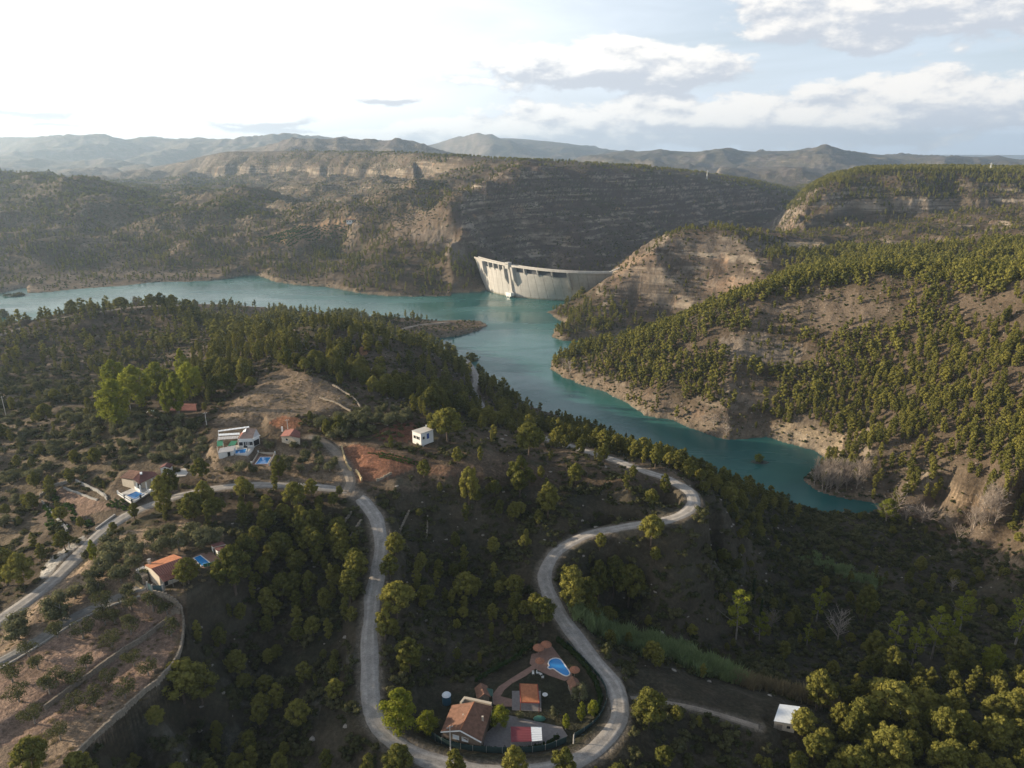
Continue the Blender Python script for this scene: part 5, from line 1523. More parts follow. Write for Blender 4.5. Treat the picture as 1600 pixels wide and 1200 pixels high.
# ------------------------------------------------------------------ undergrowth
x, y = jitter_grid(-500, 700, 90, 700, 2.25, 5)
z = gz(x, y); px, py = project(x, y, z)
SHR = [(BIG, 80, 700, 6.5, 0.5, 1.6),
       ([(290, 830), (560, 780), (700, 760), (1060, 760), (1400, 800), (1700, 900), (1700, 1250), (60, 1250), (300, 950)], 80, 330, 10.0, 0.7, 2.2),
       ([(1090, 790), (1400, 800), (1300, 900), (1500, 950), (1100, 980), (900, 880)], 80, 330, 12.0, 0.8, 2.6),
       ([(985, 1030), (1180, 1075), (1250, 1100), (1215, 1135), (1060, 1100), (985, 1085)], 80, 330, 0.4, 0.2, 0.5),
       ([(0, 560), (330, 560), (330, 700), (170, 780), (60, 850), (-200, 950), (-200, 560)], 80, 600, 4.5, 0.7, 2.3),
       ([(-200, 820), (60, 780), (90, 850), (0, 950), (-200, 1000)], 80, 600, 4.5, 0.7, 2.0)]
d, h0, h1 = density(px, py, y, SHR)
cl = np.clip(0.9 + 1.2 * fbm(x, y, 16, 3, 221), 0.05, 2)
keep = (rr.rand(len(x)) < d * 0.072 * cl) & free_ground(x, y, z, px, py, True, 0.6) & (px > -150) & (px < 1750)
x, y, z, h0, h1, px, py = [a[keep] for a in (x, y, z, h0, h1, px, py)]
s = h0 + (h1 - h0) * rr.rand(len(x)) ** 1.6; v = visible(x, y, z + s + 0.5, 14)
x, y, z, s = x[v], y[v], z[v], s[v]
far_ = y > 380
plant_mass('undergrowth', ['shrub', 'shrub_far'], x, y, z - 0.08, s * rr.uniform(0.6, 1.1, len(s)), np.where(far_, 4 + rr.randint(0, 2, len(x)), rr.randint(0, 4, len(x))), 'low dark scrub covering the slopes between the trees', 'undergrowth', sxy=s)
print('shrubs', len(x))
x, y = jitter_grid(-900, 1000, 640, 1350, 5.0, 6)
z = gz(x, y); px, py = project(x, y, z)
cl = np.clip(0.7 + 1.3 * fbm(x, y, 30, 3, 225), 0.05, 2)
keep = (rr.rand(len(x)) < 0.5 * cl) & free_ground(x, y, z, px, py, True, 0.6) & (px > -60) & (px < 1660)
x, y, z = x[keep], y[keep], z[keep]; v = visible(x, y, z + 1.5, 14); x, y, z = x[v], y[v], z[v]
plant_mass('far_scrub', ['shrub_far'], x, y, z - 0.1, rr.uniform(0.8, 1.9, len(x)), rr.randint(0, 2, len(x)), 'low scrub dotting the rocky slopes beyond the lake', 'undergrowth', sxy=rr.uniform(1.0, 2.0, len(x)))
print('far shrubs', len(x))

# boulders and loose stones
ROCKM = mat('loose_limestone', (0.30, 0.265, 0.225), 0.95, 0.2, 1.5, 0.5)
for i in range(4):
    v = ICO1[0] * np.array([1, _r.uniform(.6, 1), _r.uniform(.4, .7)]) * _r.uniform(.7, 1.25, (len(ICO1[0]), 1))
    me = mesh_np('boulder', v, ICO1[1], ROCKM); PROTO.setdefault('rock', []).append((me, None, me))
x, y = jitter_grid(-420, 600, 95, 620, 4.0, 25)
z = gz(x, y); px, py = project(x, y, z)
sl = np.hypot(gz(x + 2, y) - gz(x - 2, y), gz(x, y + 2) - gz(x, y - 2)) / 4
sh_ = gat(G_SHORE, x, y)
keep = (rr.rand(len(x)) < 0.05 + 0.35 * sstep(sl, 0.35, 0.8) + 0.35 * (sh_ < 9) + 0.25 * sstep(fbm(x, y, 25, 3, 241), 0.3, 0.8)) & free_ground(x, y, z, px, py, True, -0.3)
x, y, z = x[keep], y[keep], z[keep]; v = visible(x, y, z + 1, 14); x, y, z = x[v], y[v], z[v]
plant_mass('boulders', ['rock'], x, y, z, rr.uniform(0.15, 0.8, len(x)) ** 1.3, rr.randint(0, 4, len(x)), 'pale limestone boulders strewn over the slopes and shores', 'rocks', sxy=rr.uniform(0.2, 0.9, len(x)) ** 1.3)
print('rocks', len(x))
# bushy olives and wild shrubs among the old terraces at the left
x, y = jitter_grid(-420, 60, 200, 560, 3.6, 15)
z = gz(x, y); px, py = project(x, y, z)
m = inpoly(px, py, [(-100, 560), (0, 590), (120, 600), (230, 650), (340, 700), (330, 740), (180, 745), (80, 765), (40, 850), (-100, 900)])
keep = m & (rr.rand(len(x)) < 0.30 * np.clip(0.9 + 1.2 * fbm(x, y, 20, 3, 227), 0, 2)) & free_ground(x, y, z, px, py, True, 0.6)
x, y, z = x[keep], y[keep], z[keep]; v = visible(x, y, z + 2.5, 14); x, y, z = x[v], y[v], z[v]
plant_mass('orchard_scrub', ['olive', 'shrub', 'broad'], x, y, z - 0.1, rr.uniform(0.8, 1.6, len(x)), rr.choice([0, 1, 2, 0, 1, 2, 3, 4, 5, 6], len(x)), 'bushy olives and overgrown shrubs on the old terraces', 'undergrowth', sxy=rr.uniform(0.9, 1.9, len(x)))
# grass tufts and small bushes on the dry terraces
x, y = jitter_grid(-260, 60, 95, 400, 1.5, 7)
z = gz(x, y); px, py = project(x, y, z)
m = np.zeros(len(x), bool)
for f in (FIELDS[0], FIELDS[4], FIELDS[8]): m |= inpoly(px, py, f)
keep = m & (rr.rand(len(x)) < 0.35 * np.clip(0.6 + 1.5 * fbm(x, y, 12, 3, 231), 0, 2)) & (gat(G_ROAD, x, y) < 0.2)
x, y, z = x[keep], y[keep], z[keep]
for nm, key in (('dry', 'dryreed'),):
    plant_mass('dry_grass', [key], x, y, z - 0.02, rr.uniform(0.05, 0.14, len(x)), rr.randint(0, 3, len(x)), 'tufts of dry grass on the terraces', 'grass', sxy=rr.uniform(0.2, 0.5, len(x)))

# reed bed along the ditch in the shaded valley
def along(pts, n, spread, seed):
    r = np.random.RandomState(seed)
    p = np.array([hit(a, b)[:2] for a, b in pts]); L = np.concatenate([[0], np.cumsum(np.linalg.norm(np.diff(p, axis=0), axis=1))])
    t = r.uniform(0, L[-1], n); X = np.interp(t, L, p[:, 0]); Y = np.interp(t, L, p[:, 1])
    w = np.interp(t / L[-1], [0, 1], spread)
    return X + r.normal(size=n) * w, Y + r.normal(size=n) * w
x, y = along([(890, 955), (940, 985), (1010, 1012), (1090, 1040), (1150, 1060)], 620, (2.6, 1.6), 3)
k = gat(G_ROAD, x, y) < 0.1; x, y = x[k], y[k]
plant_mass('reed_bed', ['reed'], x, y, gz(x, y), rr.uniform(0.7, 1.25, len(x)), rr.randint(0, 3, len(x)), 'green reed bed along the ditch beside the valley field', 'reeds')
x, y = along([(1150, 1062), (1200, 1078), (1250, 1090), (1300, 1105)], 150, (1.3, 1.2), 4)
plant_mass('dry_reeds', ['dryreed'], x, y, gz(x, y), rr.uniform(0.7, 1.1, len(x)), rr.randint(0, 3, len(x)), 'straw coloured dry reeds at the end of the reed bed', 'reeds')
x, y = along([(1270, 875), (1330, 900), (1370, 915)], 120, (3.2, 2.6), 5)
plant_mass('far_reed_bed', ['reed'], x, y, gz(x, y), rr.uniform(0.4, 0.75, len(x)), rr.randint(0, 3, len(x)), 'dim green reed bed in the middle of the valley', 'reeds')
# ------------------------------------------------------------------ building helpers: corner points are real places, parts hang under an Empty
class Thing:
    def __init__(self, name, loc, label, cat, group=None):
        self.e = mk_obj(name, None); self.e.location = loc; self.L = np.array(loc, float)
        self.e.empty_display_size = 0.5
        tag(self.e, label, cat, group)
    def part(self, name, V, F, m, parent=None, smooth=False, label=None):
        F = list(F)
        me = bpy.data.meshes.new(name)
        me.from_pydata([tuple(np.array(v, float) - self.L) for v in V], [], [tuple(int(i) for i in f) for f in F])
        me.update(); me.materials.append(m)
        if smooth:
            for p in me.polygons: p.use_smooth = True
        o = mk_obj(name, me, parent or self.e)
        if label: o['label'] = label
        return o


def prism(poly, z0, z1):
    """poly: xy list; z0/z1 number or list"""
    n = len(poly)
    a = sum(poly[i][0] * poly[(i + 1) % n][1] - poly[(i + 1) % n][0] * poly[i][1] for i in range(n))
    if a < 0: poly = list(poly)[::-1]; z1 = z1[::-1] if hasattr(z1, '__len__') else z1; z0 = z0[::-1] if hasattr(z0, '__len__') else z0
    g = lambda z, i: z[i] if hasattr(z, '__len__') else z
    V = [(p[0], p[1], g(z0, i)) for i, p in enumerate(poly)] + [(p[0], p[1], g(z1, i)) for i, p in enumerate(poly)]
    F = [tuple(range(n - 1, -1, -1)), tuple(range(n, 2 * n))] + [(i, (i + 1) % n, n + (i + 1) % n, n + i) for i in range(n)]
    return V, F


def bx(c, s, yaw=0.0):
    """box: centre of the base, sizes"""
    ca, sa = math.cos(yaw), math.sin(yaw)
    P4 = [(-.5, -.5), (.5, -.5), (.5, .5), (-.5, .5)]
    return prism([(c[0] + (a * s[0]) * ca - (b * s[1]) * sa, c[1] + (a * s[0]) * sa + (b * s[1]) * ca) for a, b in P4], c[2], c[2] + s[2])


def slab(pts, th=0.12):
    """thick sheet through corner points (top side given)"""
    n = len(pts)
    p = np.array(pts, float)
    nrm = np.cross(p[1] - p[0], p[-1] - p[0]); nrm /= np.linalg.norm(nrm) + 1e-9
    if nrm[2] < 0: p = p[::-1]; nrm = -nrm
    V = [tuple(q) for q in p] + [tuple(q - nrm * th) for q in p]
    F = [tuple(range(n)), tuple(range(2 * n - 1, n - 1, -1))] + [((i + 1) % n, i, n + i, n + (i + 1) % n) for i in range(n)]
    return V, F


def ribbed(h0, h1, l1, l0, ribs, amp=0.06, th=0.1):
    """roof slope: h0-h1 upper edge, l0-l1 lower edge; ribs run down the slope"""
    h0, h1, l1, l0 = [np.array(q, float) for q in (h0, h1, l1, l0)]
    nrm = np.cross(h1 - h0, l0 - h0); nrm /= np.linalg.norm(nrm)
    if nrm[2] < 0: nrm = -nrm
    V = []; F = []; n = ribs * 4
    for i in range(n + 1):
        t = i / n; up = h0 + (h1 - h0) * t; lo = l0 + (l1 - l0) * t
        d = nrm * amp * (0.5 + 0.5 * math.cos(2 * math.pi * i / 4))
        V += [up + d, lo + d, lo - nrm * th, up - nrm * th]
    for i in range(n):
        a = 4 * i; b = a + 4
        F += [(a, a + 1, b + 1, b), (a + 1, a + 2, b + 2, b + 1), (a + 3, b + 3, b + 2, a + 2), (a, b, b + 3, a + 3)]
    F += [(0, 3, 2, 1), (4 * n, 4 * n + 1, 4 * n + 2, 4 * n + 3)]
    return V, F


def cyl(c, r, h, n=12, r2=None):
    r2 = r if r2 is None else r2
    V = [(c[0] + r * math.cos(2 * math.pi * i / n), c[1] + r * math.sin(2 * math.pi * i / n), c[2]) for i in range(n)] + \
        [(c[0] + r2 * math.cos(2 * math.pi * i / n), c[1] + r2 * math.sin(2 * math.pi * i / n), c[2] + h) for i in range(n)]
    F = [tuple(range(n - 1, -1, -1)), tuple(range(n, 2 * n))] + [(i, (i + 1) % n, n + (i + 1) % n, n + i) for i in range(n)]
    return V, F


def join(*vf):
    V = []; F = []
    for v, f in vf:
        b = len(V); V += [tuple(q) for q in v]; F += [tuple(i + b for i in q) for q in f]
    return V, F


def beam(a, b, w=0.12):
    v, f = tube_np([a, b], [w * 0.7, w * 0.7], 4)
    return [tuple(q) for q in v], [tuple(q) for q in f]


def lerp(a, b, t): return tuple(np.array(a, float) + (np.array(b, float) - np.array(a, float)) * t)


def wall_between(a, b, z0, z1, th=0.2):
    a = np.array(a[:2], float); b = np.array(b[:2], float); d = (b - a) / (np.linalg.norm(b - a) + 1e-9); n = np.array([-d[1], d[0]]) * th / 2
    return prism([tuple(a + n), tuple(a - n), tuple(b - n), tuple(b + n)], z0, z1)


def opening(T_, name, a, b, t, w, z0, h, m, frame=None, side=1, th=0.08):
    """window or door standing 3 cm proud of the wall a-b at fraction t"""
    a = np.array(a[:2], float); b = np.array(b[:2], float); d = (b - a) / np.linalg.norm(b - a); n = np.array([d[1], -d[0]]) * side
    c = a + (b - a) * t + n * 0.04
    V, F = prism([tuple(c - d * w / 2), tuple(c + d * w / 2), tuple(c + d * w / 2 + n * th), tuple(c - d * w / 2 + n * th)], z0, z0 + h)
    o = T_.part(name, V, F, m)
    if frame:
        q = []
        e = 0.12
        for (u0, u1, v0, v1) in ((-w / 2 - e, w / 2 + e, h, h + e), (-w / 2 - e, w / 2 + e, -e, 0), (-w / 2 - e, -w / 2, 0, h), (w / 2, w / 2 + e, 0, h)):
            q.append(prism([tuple(c + d * u0), tuple(c + d * u1), tuple(c + d * u1 + n * (th + .05)), tuple(c + d * u0 + n * (th + .05))], z0 + v0, z0 + v1))
        T_.part('window_frame', *join(*q), frame, parent=o)
    return o


TILE = mat('roof_tiles_brown', (0.215, 0.115, 0.078), 0.9, 0.20, 1.2, 0.3)
TILE_O = mat('roof_tiles_orange', (0.42, 0.17, 0.085), 0.9, 0.16, 1.2, 0.3)
TILE_D = mat('roof_sheet_maroon', (0.13, 0.050, 0.045), 0.8, 0.14, 0.8)
TIN_R = mat('roof_sheet_rusty', (0.24, 0.095, 0.072), 0.75, 0.2, 0.5)
TIN_M = mat('roof_panel_burgundy', (0.19, 0.045, 0.055), 0.6, 0.06, 0.5)
WHITE = mat('white_paint', (0.74, 0.73, 0.70), 0.8, 0.05, 0.8)
WSHEET = mat('white_sheet_roof', (0.70, 0.73, 0.76), 0.6, 0.05, 0.4)
CREAM = mat('cream_render', (0.52, 0.45, 0.36), 0.9, 0.08, 0.8)
STONE = mat('rough_stone', (0.27, 0.225, 0.175), 0.95, 0.22, 2.5, 0.6)
BRICK = mat('brown_masonry', (0.20, 0.15, 0.115), 0.95, 0.15, 2.5, 0.5)
PLAST = mat('grey_concrete', (0.34, 0.325, 0.30), 0.9, 0.1, 0.6)
PALEC = mat('pale_concrete', (0.52, 0.49, 0.45), 0.9, 0.1, 0.5)
PAVER = mat('court_paving', (0.215, 0.195, 0.19), 0.9, 0.12, 1.8, 0.3)
TERRA = mat('terracotta_paving', (0.26, 0.16, 0.125), 0.9, 0.12, 1.5, 0.3)
DARK = mat('dark_glass', (0.02, 0.024, 0.03), 0.25, 0.05, 1.0, spec=0.6)
BLUE = mat('blue_paint', (0.04, 0.09, 0.30), 0.6, 0.05, 1.0)
GREEN = mat('green_netting', (0.035, 0.20, 0.115), 0.8, 0.12, 1.5)
DGREEN = mat('dark_green_screen', (0.030, 0.060, 0.060), 0.8, 0.15, 1.0)
GATE = mat('gate_slate_green', (0.045, 0.085, 0.095), 0.6, 0.1, 1.0)
POOLW = mat('pool_water', (0.03, 0.26, 0.62), 0.08, 0.04, 0.6, spec=0.5)
POOLD = mat('deep_pool_water', (0.02, 0.15, 0.40), 0.08, 0.08, 0.6, spec=0.5)
THATCH = mat('orange_thatch', (0.34, 0.15, 0.09), 0.95, 0.15, 3.0, 0.5)
WOODP = mat('grey_wood', (0.26, 0.22, 0.18), 0.9, 0.15, 2.0)
TANKB = mat('tank_blue', (0.03, 0.10, 0.16), 0.6, 0.05, 1.0)
GREYS = mat('grey_sheet', (0.44, 0.42, 0.41), 0.7, 0.08, 0.8)
YSTONE = mat('yellow_block', (0.52, 0.40, 0.22), 0.9, 0.1, 2.0)


def pool(name, px_outline, z, water, coping, label, width=0.35, smooth=False, rise=0.12):
    out = [P(a, b, z)[:2] for a, b in px_outline]
    if smooth:
        n = len(out); q = []
        for i in range(n):
            p0, p1, p2, p3 = [np.array(out[(i + k) % n]) for k in (-1, 0, 1, 2)]
            for j in range(4):
                t = j / 4; q.append(tuple(0.5 * (2 * p1 + (p2 - p0) * t + (2 * p0 - 5 * p1 + 4 * p2 - p3) * t * t + (3 * p1 - p0 - 3 * p2 + p3) * t ** 3)))
        out = q
    c = np.mean(out, 0); T_ = Thing(name, (c[0], c[1], z), label, 'swimming pool')
    n = len(out)
    pts = np.array(out)
    nx = np.roll(pts, -1, 0) - np.roll(pts, 1, 0); nx /= np.linalg.norm(nx, axis=1)[:, None]
    nr = np.stack([nx[:, 1], -nx[:, 0]], 1)
    if np.sum((pts - c) * nr) < 0: nr = -nr
    inn = pts; outr = pts + nr * width
    V = []; F = []
    for i in range(n):
        V += [(*inn[i], z - 0.3), (*inn[i], z + rise), (*outr[i], z + rise), (*outr[i], z - 0.3)]
    for i in range(n):
        a = 4 * i; b = 4 * ((i + 1) % n)
        F += [(a, b, b + 1, a + 1), (a + 1, b + 1, b + 2, a + 2), (a + 2, b + 2, b + 3, a + 3)]
    T_.part('coping', V, F, coping)
    T_.part('pool_water', [(*p, z + rise * 0.35) for p in inn], [tuple(range(n))], water)
    return T_


def flat(name, px_poly, z, m, label, th=0.1, lift=0.06, kind='structure'):
    pts = [P(a, b, z)[:2] for a, b in px_poly]
    V, F = prism(pts, z - 0.4, z + lift)
    me = bpy.data.meshes.new(name); me.from_pydata(V, [], F); me.update(); me.materials.append(m)
    o = mk_obj(name, me); tag(o, label, kind=kind); return o


def post(T_, name, p, h, r=0.07, m=None, n=6):
    V, F = cyl(p, r, h, n); return T_.part(name, V, F, m or WOODP)


# ------------------------------------------------------------------ the dam
def dam():
    crest_px = [(741, 402), (752, 404.5), (765, 408), (785, 412.5), (808, 416.5), (832, 420), (860, 423), (885, 424.6), (905, 425.2), (930, 425.6), (956, 426)]
    base_px = [(757, 450), (766, 455), (775, 459), (790, 462), (808, 464.5), (832, 467), (860, 469), (885, 469.8), (905, 470), (930, 470), (956, 470)]
    TOP = DAM_TOP
    cr = np.array([P(a, b, TOP) for a, b in crest_px]); ba = np.array([P(a, b, 0) for a, b in base_px])
    def curve(p, t):
        s = np.concatenate([[0], np.cumsum(np.linalg.norm(np.diff(p[:, :2], axis=0), axis=1))]); s /= s[-1]
        k = 3
        # smooth with a low order fit, the crest is one arc
        cx = np.polyfit(s, p[:, 0], 3); cyy = np.polyfit(s, p[:, 1], 3)
        return np.stack([np.polyval(cx, t), np.polyval(cyy, t)], -1)
    def at(t, z):
        """upstream face; t along the crest, z height"""
        t = np.asarray(t, float)
        k = (TOP - z) / TOP
        c = curve(cr, t); b = curve(ba, t)
        return c * (1 - k) + b * k
    def nrm(t):
        a = curve(cr, np.asarray(t) - 0.01); b = curve(cr, np.asarray(t) + 0.01)
        d = b - a; d /= np.linalg.norm(d, axis=-1, keepdims=True)
        return np.stack([d[..., 1], -d[..., 0]], -1)     # points upstream, towards the camera side
    c0 = at(0.5, 0)
    D = Thing('dam', (c0[0], c0[1], 0), 'pale concrete arch dam with spillway openings closing the gorge', 'dam')
    conc = bpy.data.materials.new('dam_concrete'); conc.use_nodes = True
    t_ = conc.node_tree; t_.nodes.clear(); N = NT(t_)
    b_ = N.n('ShaderNodeBsdfPrincipled'); o_ = N.n('ShaderNodeOutputMaterial'); N.l(b_.outputs[0], o_.inputs[0]); b_.inputs['Roughness'].default_value = 0.9
    pos = N.n('ShaderNodeNewGeometry').outputs['Position']
    streak = N.noise(N.scale(pos, (0.45, 0.45, 0.03)), 1.0, 4, 0.65); blot = N.noise(pos, 0.06, 5, 0.6); lift_ = N.noise(N.scale(pos, (0.02, 0.02, 0.5)), 1.0, 2, 0.5)
    f = N.m('ADD', N.m('MULTIPLY', streak, 0.5), N.m('ADD', N.m('MULTIPLY', blot, 0.3), N.m('MULTIPLY', lift_, 0.2)))
    c_ = N.ramp(f, [(0.32, (0.33, 0.31, 0.28)), (0.62, (0.50, 0.475, 0.435))])
    sz = N.n('ShaderNodeSeparateXYZ'); N.l(pos, sz.inputs[0])
    c_ = N.mix(N.m('SUBTRACT', 1.0, N.step(N.m('ADD', sz.outputs[2], N.m('MULTIPLY', streak, 2.5)), 1.6, 4.0)), c_, (0.24, 0.22, 0.17))
    N.l(c_, b_.inputs['Base Color'])
    # blocks between the contraction joints
    tl = [0.0, 0.055, 0.11, 0.155, 0.20, 0.245, 0.29, 0.335, 0.385, 0.44, 0.50, 0.555, 0.61, 0.665, 0.715, 0.765, 0.82, 0.87, 0.92, 0.965, 1.0]
    # spillway bays: between t values
    SP = [(0.128, 0.338), (0.405, 0.765)]
    SILL = 31.0
    def top_at(t): return SILL if any(a < t < b for a, b in SP) else TOP - 0.3
    cuts = sorted(set(tl + [q for s in SP for q in s]))
    zs = [-8, 0, 5, 10, 15, 20, 25]
    for a, b in zip(cuts[:-1], cuts[1:]):
        g = 0.0009 if (a in tl) else 0
        top = top_at((a + b) / 2)
        ts = np.linspace(a + g, b - (0.0009 if b in tl else 0), 5)
        V = []; F = []
        for t in ts:
            n_ = nrm(t)
            for z in zs + [top]:
                p = at(t, z); V.append((p[0], p[1], z))
            for z in (zs + [top])[::-1]:
                th = 4.5 + 12 * (1 - z / TOP) ** 1.2
                p = at(t, z) - n_ * th; V.append((p[0], p[1], z))
        m = 2 * (len(zs) + 1)
        for i in range(4):
            for j in range(m):
                q = (i * m + j, (i + 1) * m + j, (i + 1) * m + (j + 1) % m, i * m + (j + 1) % m); F.append(q)
        F.append(tuple(range(m))); F.append(tuple(range(4 * m + m - 1, 4 * m - 1, -1)))
        D.part('wall_block', V, F, conc)
    # deck over everything
    def ribbon(t0, t1, z0, z1, up, dn, name, m=conc, n=30):
        V = []; F = []
        for t in np.linspace(t0, t1, n):
            n_ = nrm(t); p = at(t, TOP) + n_ * up; q = at(t, TOP) - n_ * dn
            V += [(p[0], p[1], z0), (p[0], p[1], z1), (q[0], q[1], z1), (q[0], q[1], z0)]
        for i in range(n - 1):
            a = 4 * i; b = a + 4
            for j in range(4): F.append((a + j, b + j, b + (j + 1) % 4, a + (j + 1) % 4))
        F += [(0, 1, 2, 3), (4 * n - 1, 4 * n - 2, 4 * n - 3, 4 * n - 4)]
        return D.part(name, V, F, m)
    dk = ribbon(0, 1, TOP - 1.2, TOP, 1.1, 5.2, 'road_deck')
    pr = ribbon(0, 1, TOP + 0.002, TOP + 1.0, 1.0, -0.7, 'parapet')
    ribbon(0, 1, TOP + 0.002, TOP + 1.0, -4.6, 4.95, 'parapet')
    # piers
    def pier(t, w, zlo, depth, wedge=True, top=TOP - 1.25, name='pier'):
        n_ = nrm(t); dt = nrm(t); tang = np.array([-n_[1], n_[0]])
        prof = [(0.0, zlo), (depth, zlo + (depth * 1.9 if wedge else 0)), (depth, top), (-4.6, top), (-4.6, max(zlo, SILL - 2)), (-1.0, max(zlo, SILL - 2)), (-1.0, zlo)]
        V = []
        for s in (-1, 1):
            for u, z in prof:
                p = at(t, min(max(z, 0), TOP)) + n_ * u + tang * s * w / 2
                V.append((p[0], p[1], z))
        m = len(prof); F = [tuple(range(m)), tuple(range(2 * m - 1, m - 1, -1))] + [(i, m + i, m + (i + 1) % m, (i + 1) % m) for i in range(m)]
        return D.part(name, V, F, conc)
    for a, b in SP:
        for k in range(1, 4): pier(a + (b - a) * k / 4, 1.5, SILL - 2.5, 1.9)
    pier(SP[0][0] - 0.004, 2.0, 17.0, 4.2, name='large_pier'); pier(SP[0][1] + 0.003, 2.2, 15.0, 4.2, name='large_pier')
    pier(SP[1][0] + 0.006, 3.2, 13.5, 4.6, name='large_pier'); pier(SP[1][1] + 0.004, 2.0, 13.0, 3.6, name='large_pier')
    # gates set back in the bays
    for a, b in SP:
        for k in range(4):
            t0 = a + (b - a) * (k + 0.04) / 4; t1 = a + (b - a) * (k + 0.96) / 4
            V = []
            for t in (t0, t1):
                n_ = nrm(t)
                for u in (-3.2, -3.5):
                    p = at(t, TOP) + n_ * u
                    V += [(p[0], p[1], SILL - 1), (p[0], p[1], TOP - 1.3)]
            D.part('spillway_gate', V, [(0, 4, 5, 1), (2, 3, 7, 6), (0, 1, 3, 2), (4, 6, 7, 5), (1, 5, 7, 3), (0, 2, 6, 4)], DARK if False else mat('gate_steel', (0.06, 0.065, 0.075), 0.7, 0.1, 0.5))
    # tower with a shaft down to the water and the valve house
    tt = 0.372
    n_ = nrm(tt); tang = np.array([-n_[1], n_[0]]); yaw = math.atan2(tang[1], tang[0])
    p = at(tt, TOP) + n_ * 0.5
    tw = D.part('control_tower', *bx((p[0], p[1], 34.0), (6.0, 6.0, 7.6), yaw), conc)
    for s in (-2, 0, 2):
        q = p + n_ * 3.03 + tang * s
        D.part('window', *bx((q[0], q[1], 39.0), (1.0, 0.1, 1.2), yaw), DARK, parent=tw)
    V = []
    for z in (-3, 34):
        c = at(tt, max(z, 0))
        for u, s in ((-0.5, -1), (1.6, -1), (1.6, 1), (-0.5, 1)):
            q = c + n_ * u + tang * s * 1.6; V.append((q[0], q[1], z))
    D.part('shaft', V, [(0, 1, 2, 3), (7, 6, 5, 4)] + [(i, i + 4, (i + 1) % 4 + 4, (i + 1) % 4) for i in range(4)], conc)
    q = at(tt - 0.012, 0) + n_ * 3.5
    vh = D.part('valve_house', *bx((q[0], q[1], 1.6), (10, 5.5, 4.2), yaw), WHITE)
    for s in (-2.6, 2.6, 0):
        r = q + tang * s + n_ * 2.6; D.part('pillar', *bx((r[0], r[1], -2.5), (0.9, 0.9, 4.1), yaw), WHITE, parent=vh)
    for s in (-1.3, 1.3):
        r = q + tang * s + n_ * 2.78; D.part('opening', *bx((r[0], r[1], 1.2), (1.5, 0.1, 2.4), yaw), DARK, parent=vh)
    # abutment road bridge at the right end
    a = at(0.985, TOP); b = P(968, 419, 41)
    D.part('approach_bridge', *slab([(a[0], a[1] - 1.5, 38.8), (b[0], b[1] - 1.5, 41.5), (b[0], b[1] + 2, 41.5), (a[0], a[1] + 2, 38.8)], 0.8), conc)
dam()


# ------------------------------------------------------------------ walled garden in the valley
Z0 = 45.0
def valley_house():
    T_ = Thing('tiled_house', P(725, 1150, Z0), 'large brown tiled gable roofed house in the walled valley garden', 'house')
    zr, ze = Z0 + 5.2, Z0 + 3.2
    ra, rb = P(741, 1097, zr), P(719, 1141, zr)
    la, lb = P(706, 1102, ze), P(689, 1143, ze)
    ea, eb = P(770, 1104, ze), P(752, 1159, ze)
    T_.part('roof', *ribbed(ra, rb, lb, la, 30, 0.07), TILE)
    rf = T_.part('roof', *ribbed(ra, rb, eb, ea, 34, 0.07), TILE)
    T_.part('ridge', *beam(np.array(ra) + (0, 0, .12), np.array(rb) + (0, 0, .12), 0.22), TILE_O)
    for p, q in ((lb, rb), (rb, eb)):
        T_.part('barge_board', *beam(np.array(p) + (0, -.12, -.05), np.array(q) + (0, -.12, -.05), 0.26), WHITE)
    def ins(p, k=0.06): c = np.mean([ra, rb, la, lb, ea, eb], 0); return tuple(np.array(p) + (c - np.array(p)) * k)
    A_, B2, C2, D2 = ins(la), ins(lb), ins(eb), ins(ea)
    R2, R1 = ins(rb), ins(ra)
    # walls with gables
    V = [(*A_[:2], Z0 - .5), (*B2[:2], Z0 - .5), (*C2[:2], Z0 - .5), (*D2[:2], Z0 - .5), (*A_[:2], ze - .2), (*B2[:2], ze - .2), (*C2[:2], ze - .2), (*D2[:2], ze - .2), (*R2[:2], zr - .25), (*R1[:2], zr - .25)]
    T_.part('wall', V, [(0, 1, 5, 4), (1, 2, 6, 8, 5), (2, 3, 7, 6), (3, 0, 4, 9, 7)], BRICK)
    for t, w in ((0.36, 1.3), (0.60, 1.3)):
        opening(T_, 'window', B2, C2, t, w, Z0 + 2.05, 0.95, WSHEET, WHITE, side=1)
    for a, b in ((724, 1118), (754, 1121)):
        q = P(a, b, Z0 + 4.5); T_.part('chimney', *bx((q[0], q[1], Z0 + 3.6), (0.45, 0.45, 1.2)), CREAM)
    # rear parapet wing
    q0, q1 = P(727, 1093, Z0 + 3.0), P(768, 1102, Z0 + 3.0)
    T_.part('rear_parapet', *wall_between(q0, q1, Z0, Z0 + 3.6, 0.7), CREAM)
    q0, q1 = P(720, 1100, Z0 + 3.0), P(727, 1091, Z0 + 3.0)
    T_.part('rear_parapet', *wall_between(q0, q1, Z0, Z0 + 3.5, 0.5), CREAM)
    # porch at the front left
    T_.part('porch', *prism([P(a, b, Z0)[:2] for a, b in ((690, 1160), (722, 1163), (720, 1152), (690, 1149))], Z0 - .3, Z0 + .35), STONE)
valley_house()


def carport():
    z = Z0 + 2.7
    T_ = Thing('car_port', P(822, 1160, Z0), 'car port with a burgundy and white sheet roof on the paved court', 'car port')
    a, b, c = P(798, 1135.5, z), P(829.5, 1136, z), P(846, 1136.3, z); d, e, f = P(798.5, 1159.5, z - .35), P(831, 1158.5, z - .35), P(847.3, 1157, z - .35)
    T_.part('red_roof_panel', *ribbed(a, d, e, b, 9, 0.07, 0.05), TIN_M)
    T_.part('white_roof_panel', *ribbed(b, e, f, c, 6, 0.07, 0.05), WSHEET)
    for q in (a, c, d, f, b, e):
        post(T_, 'post', (q[0] * .995, q[1], Z0), z - Z0 - 0.5, 0.07, PLAST)
carport()


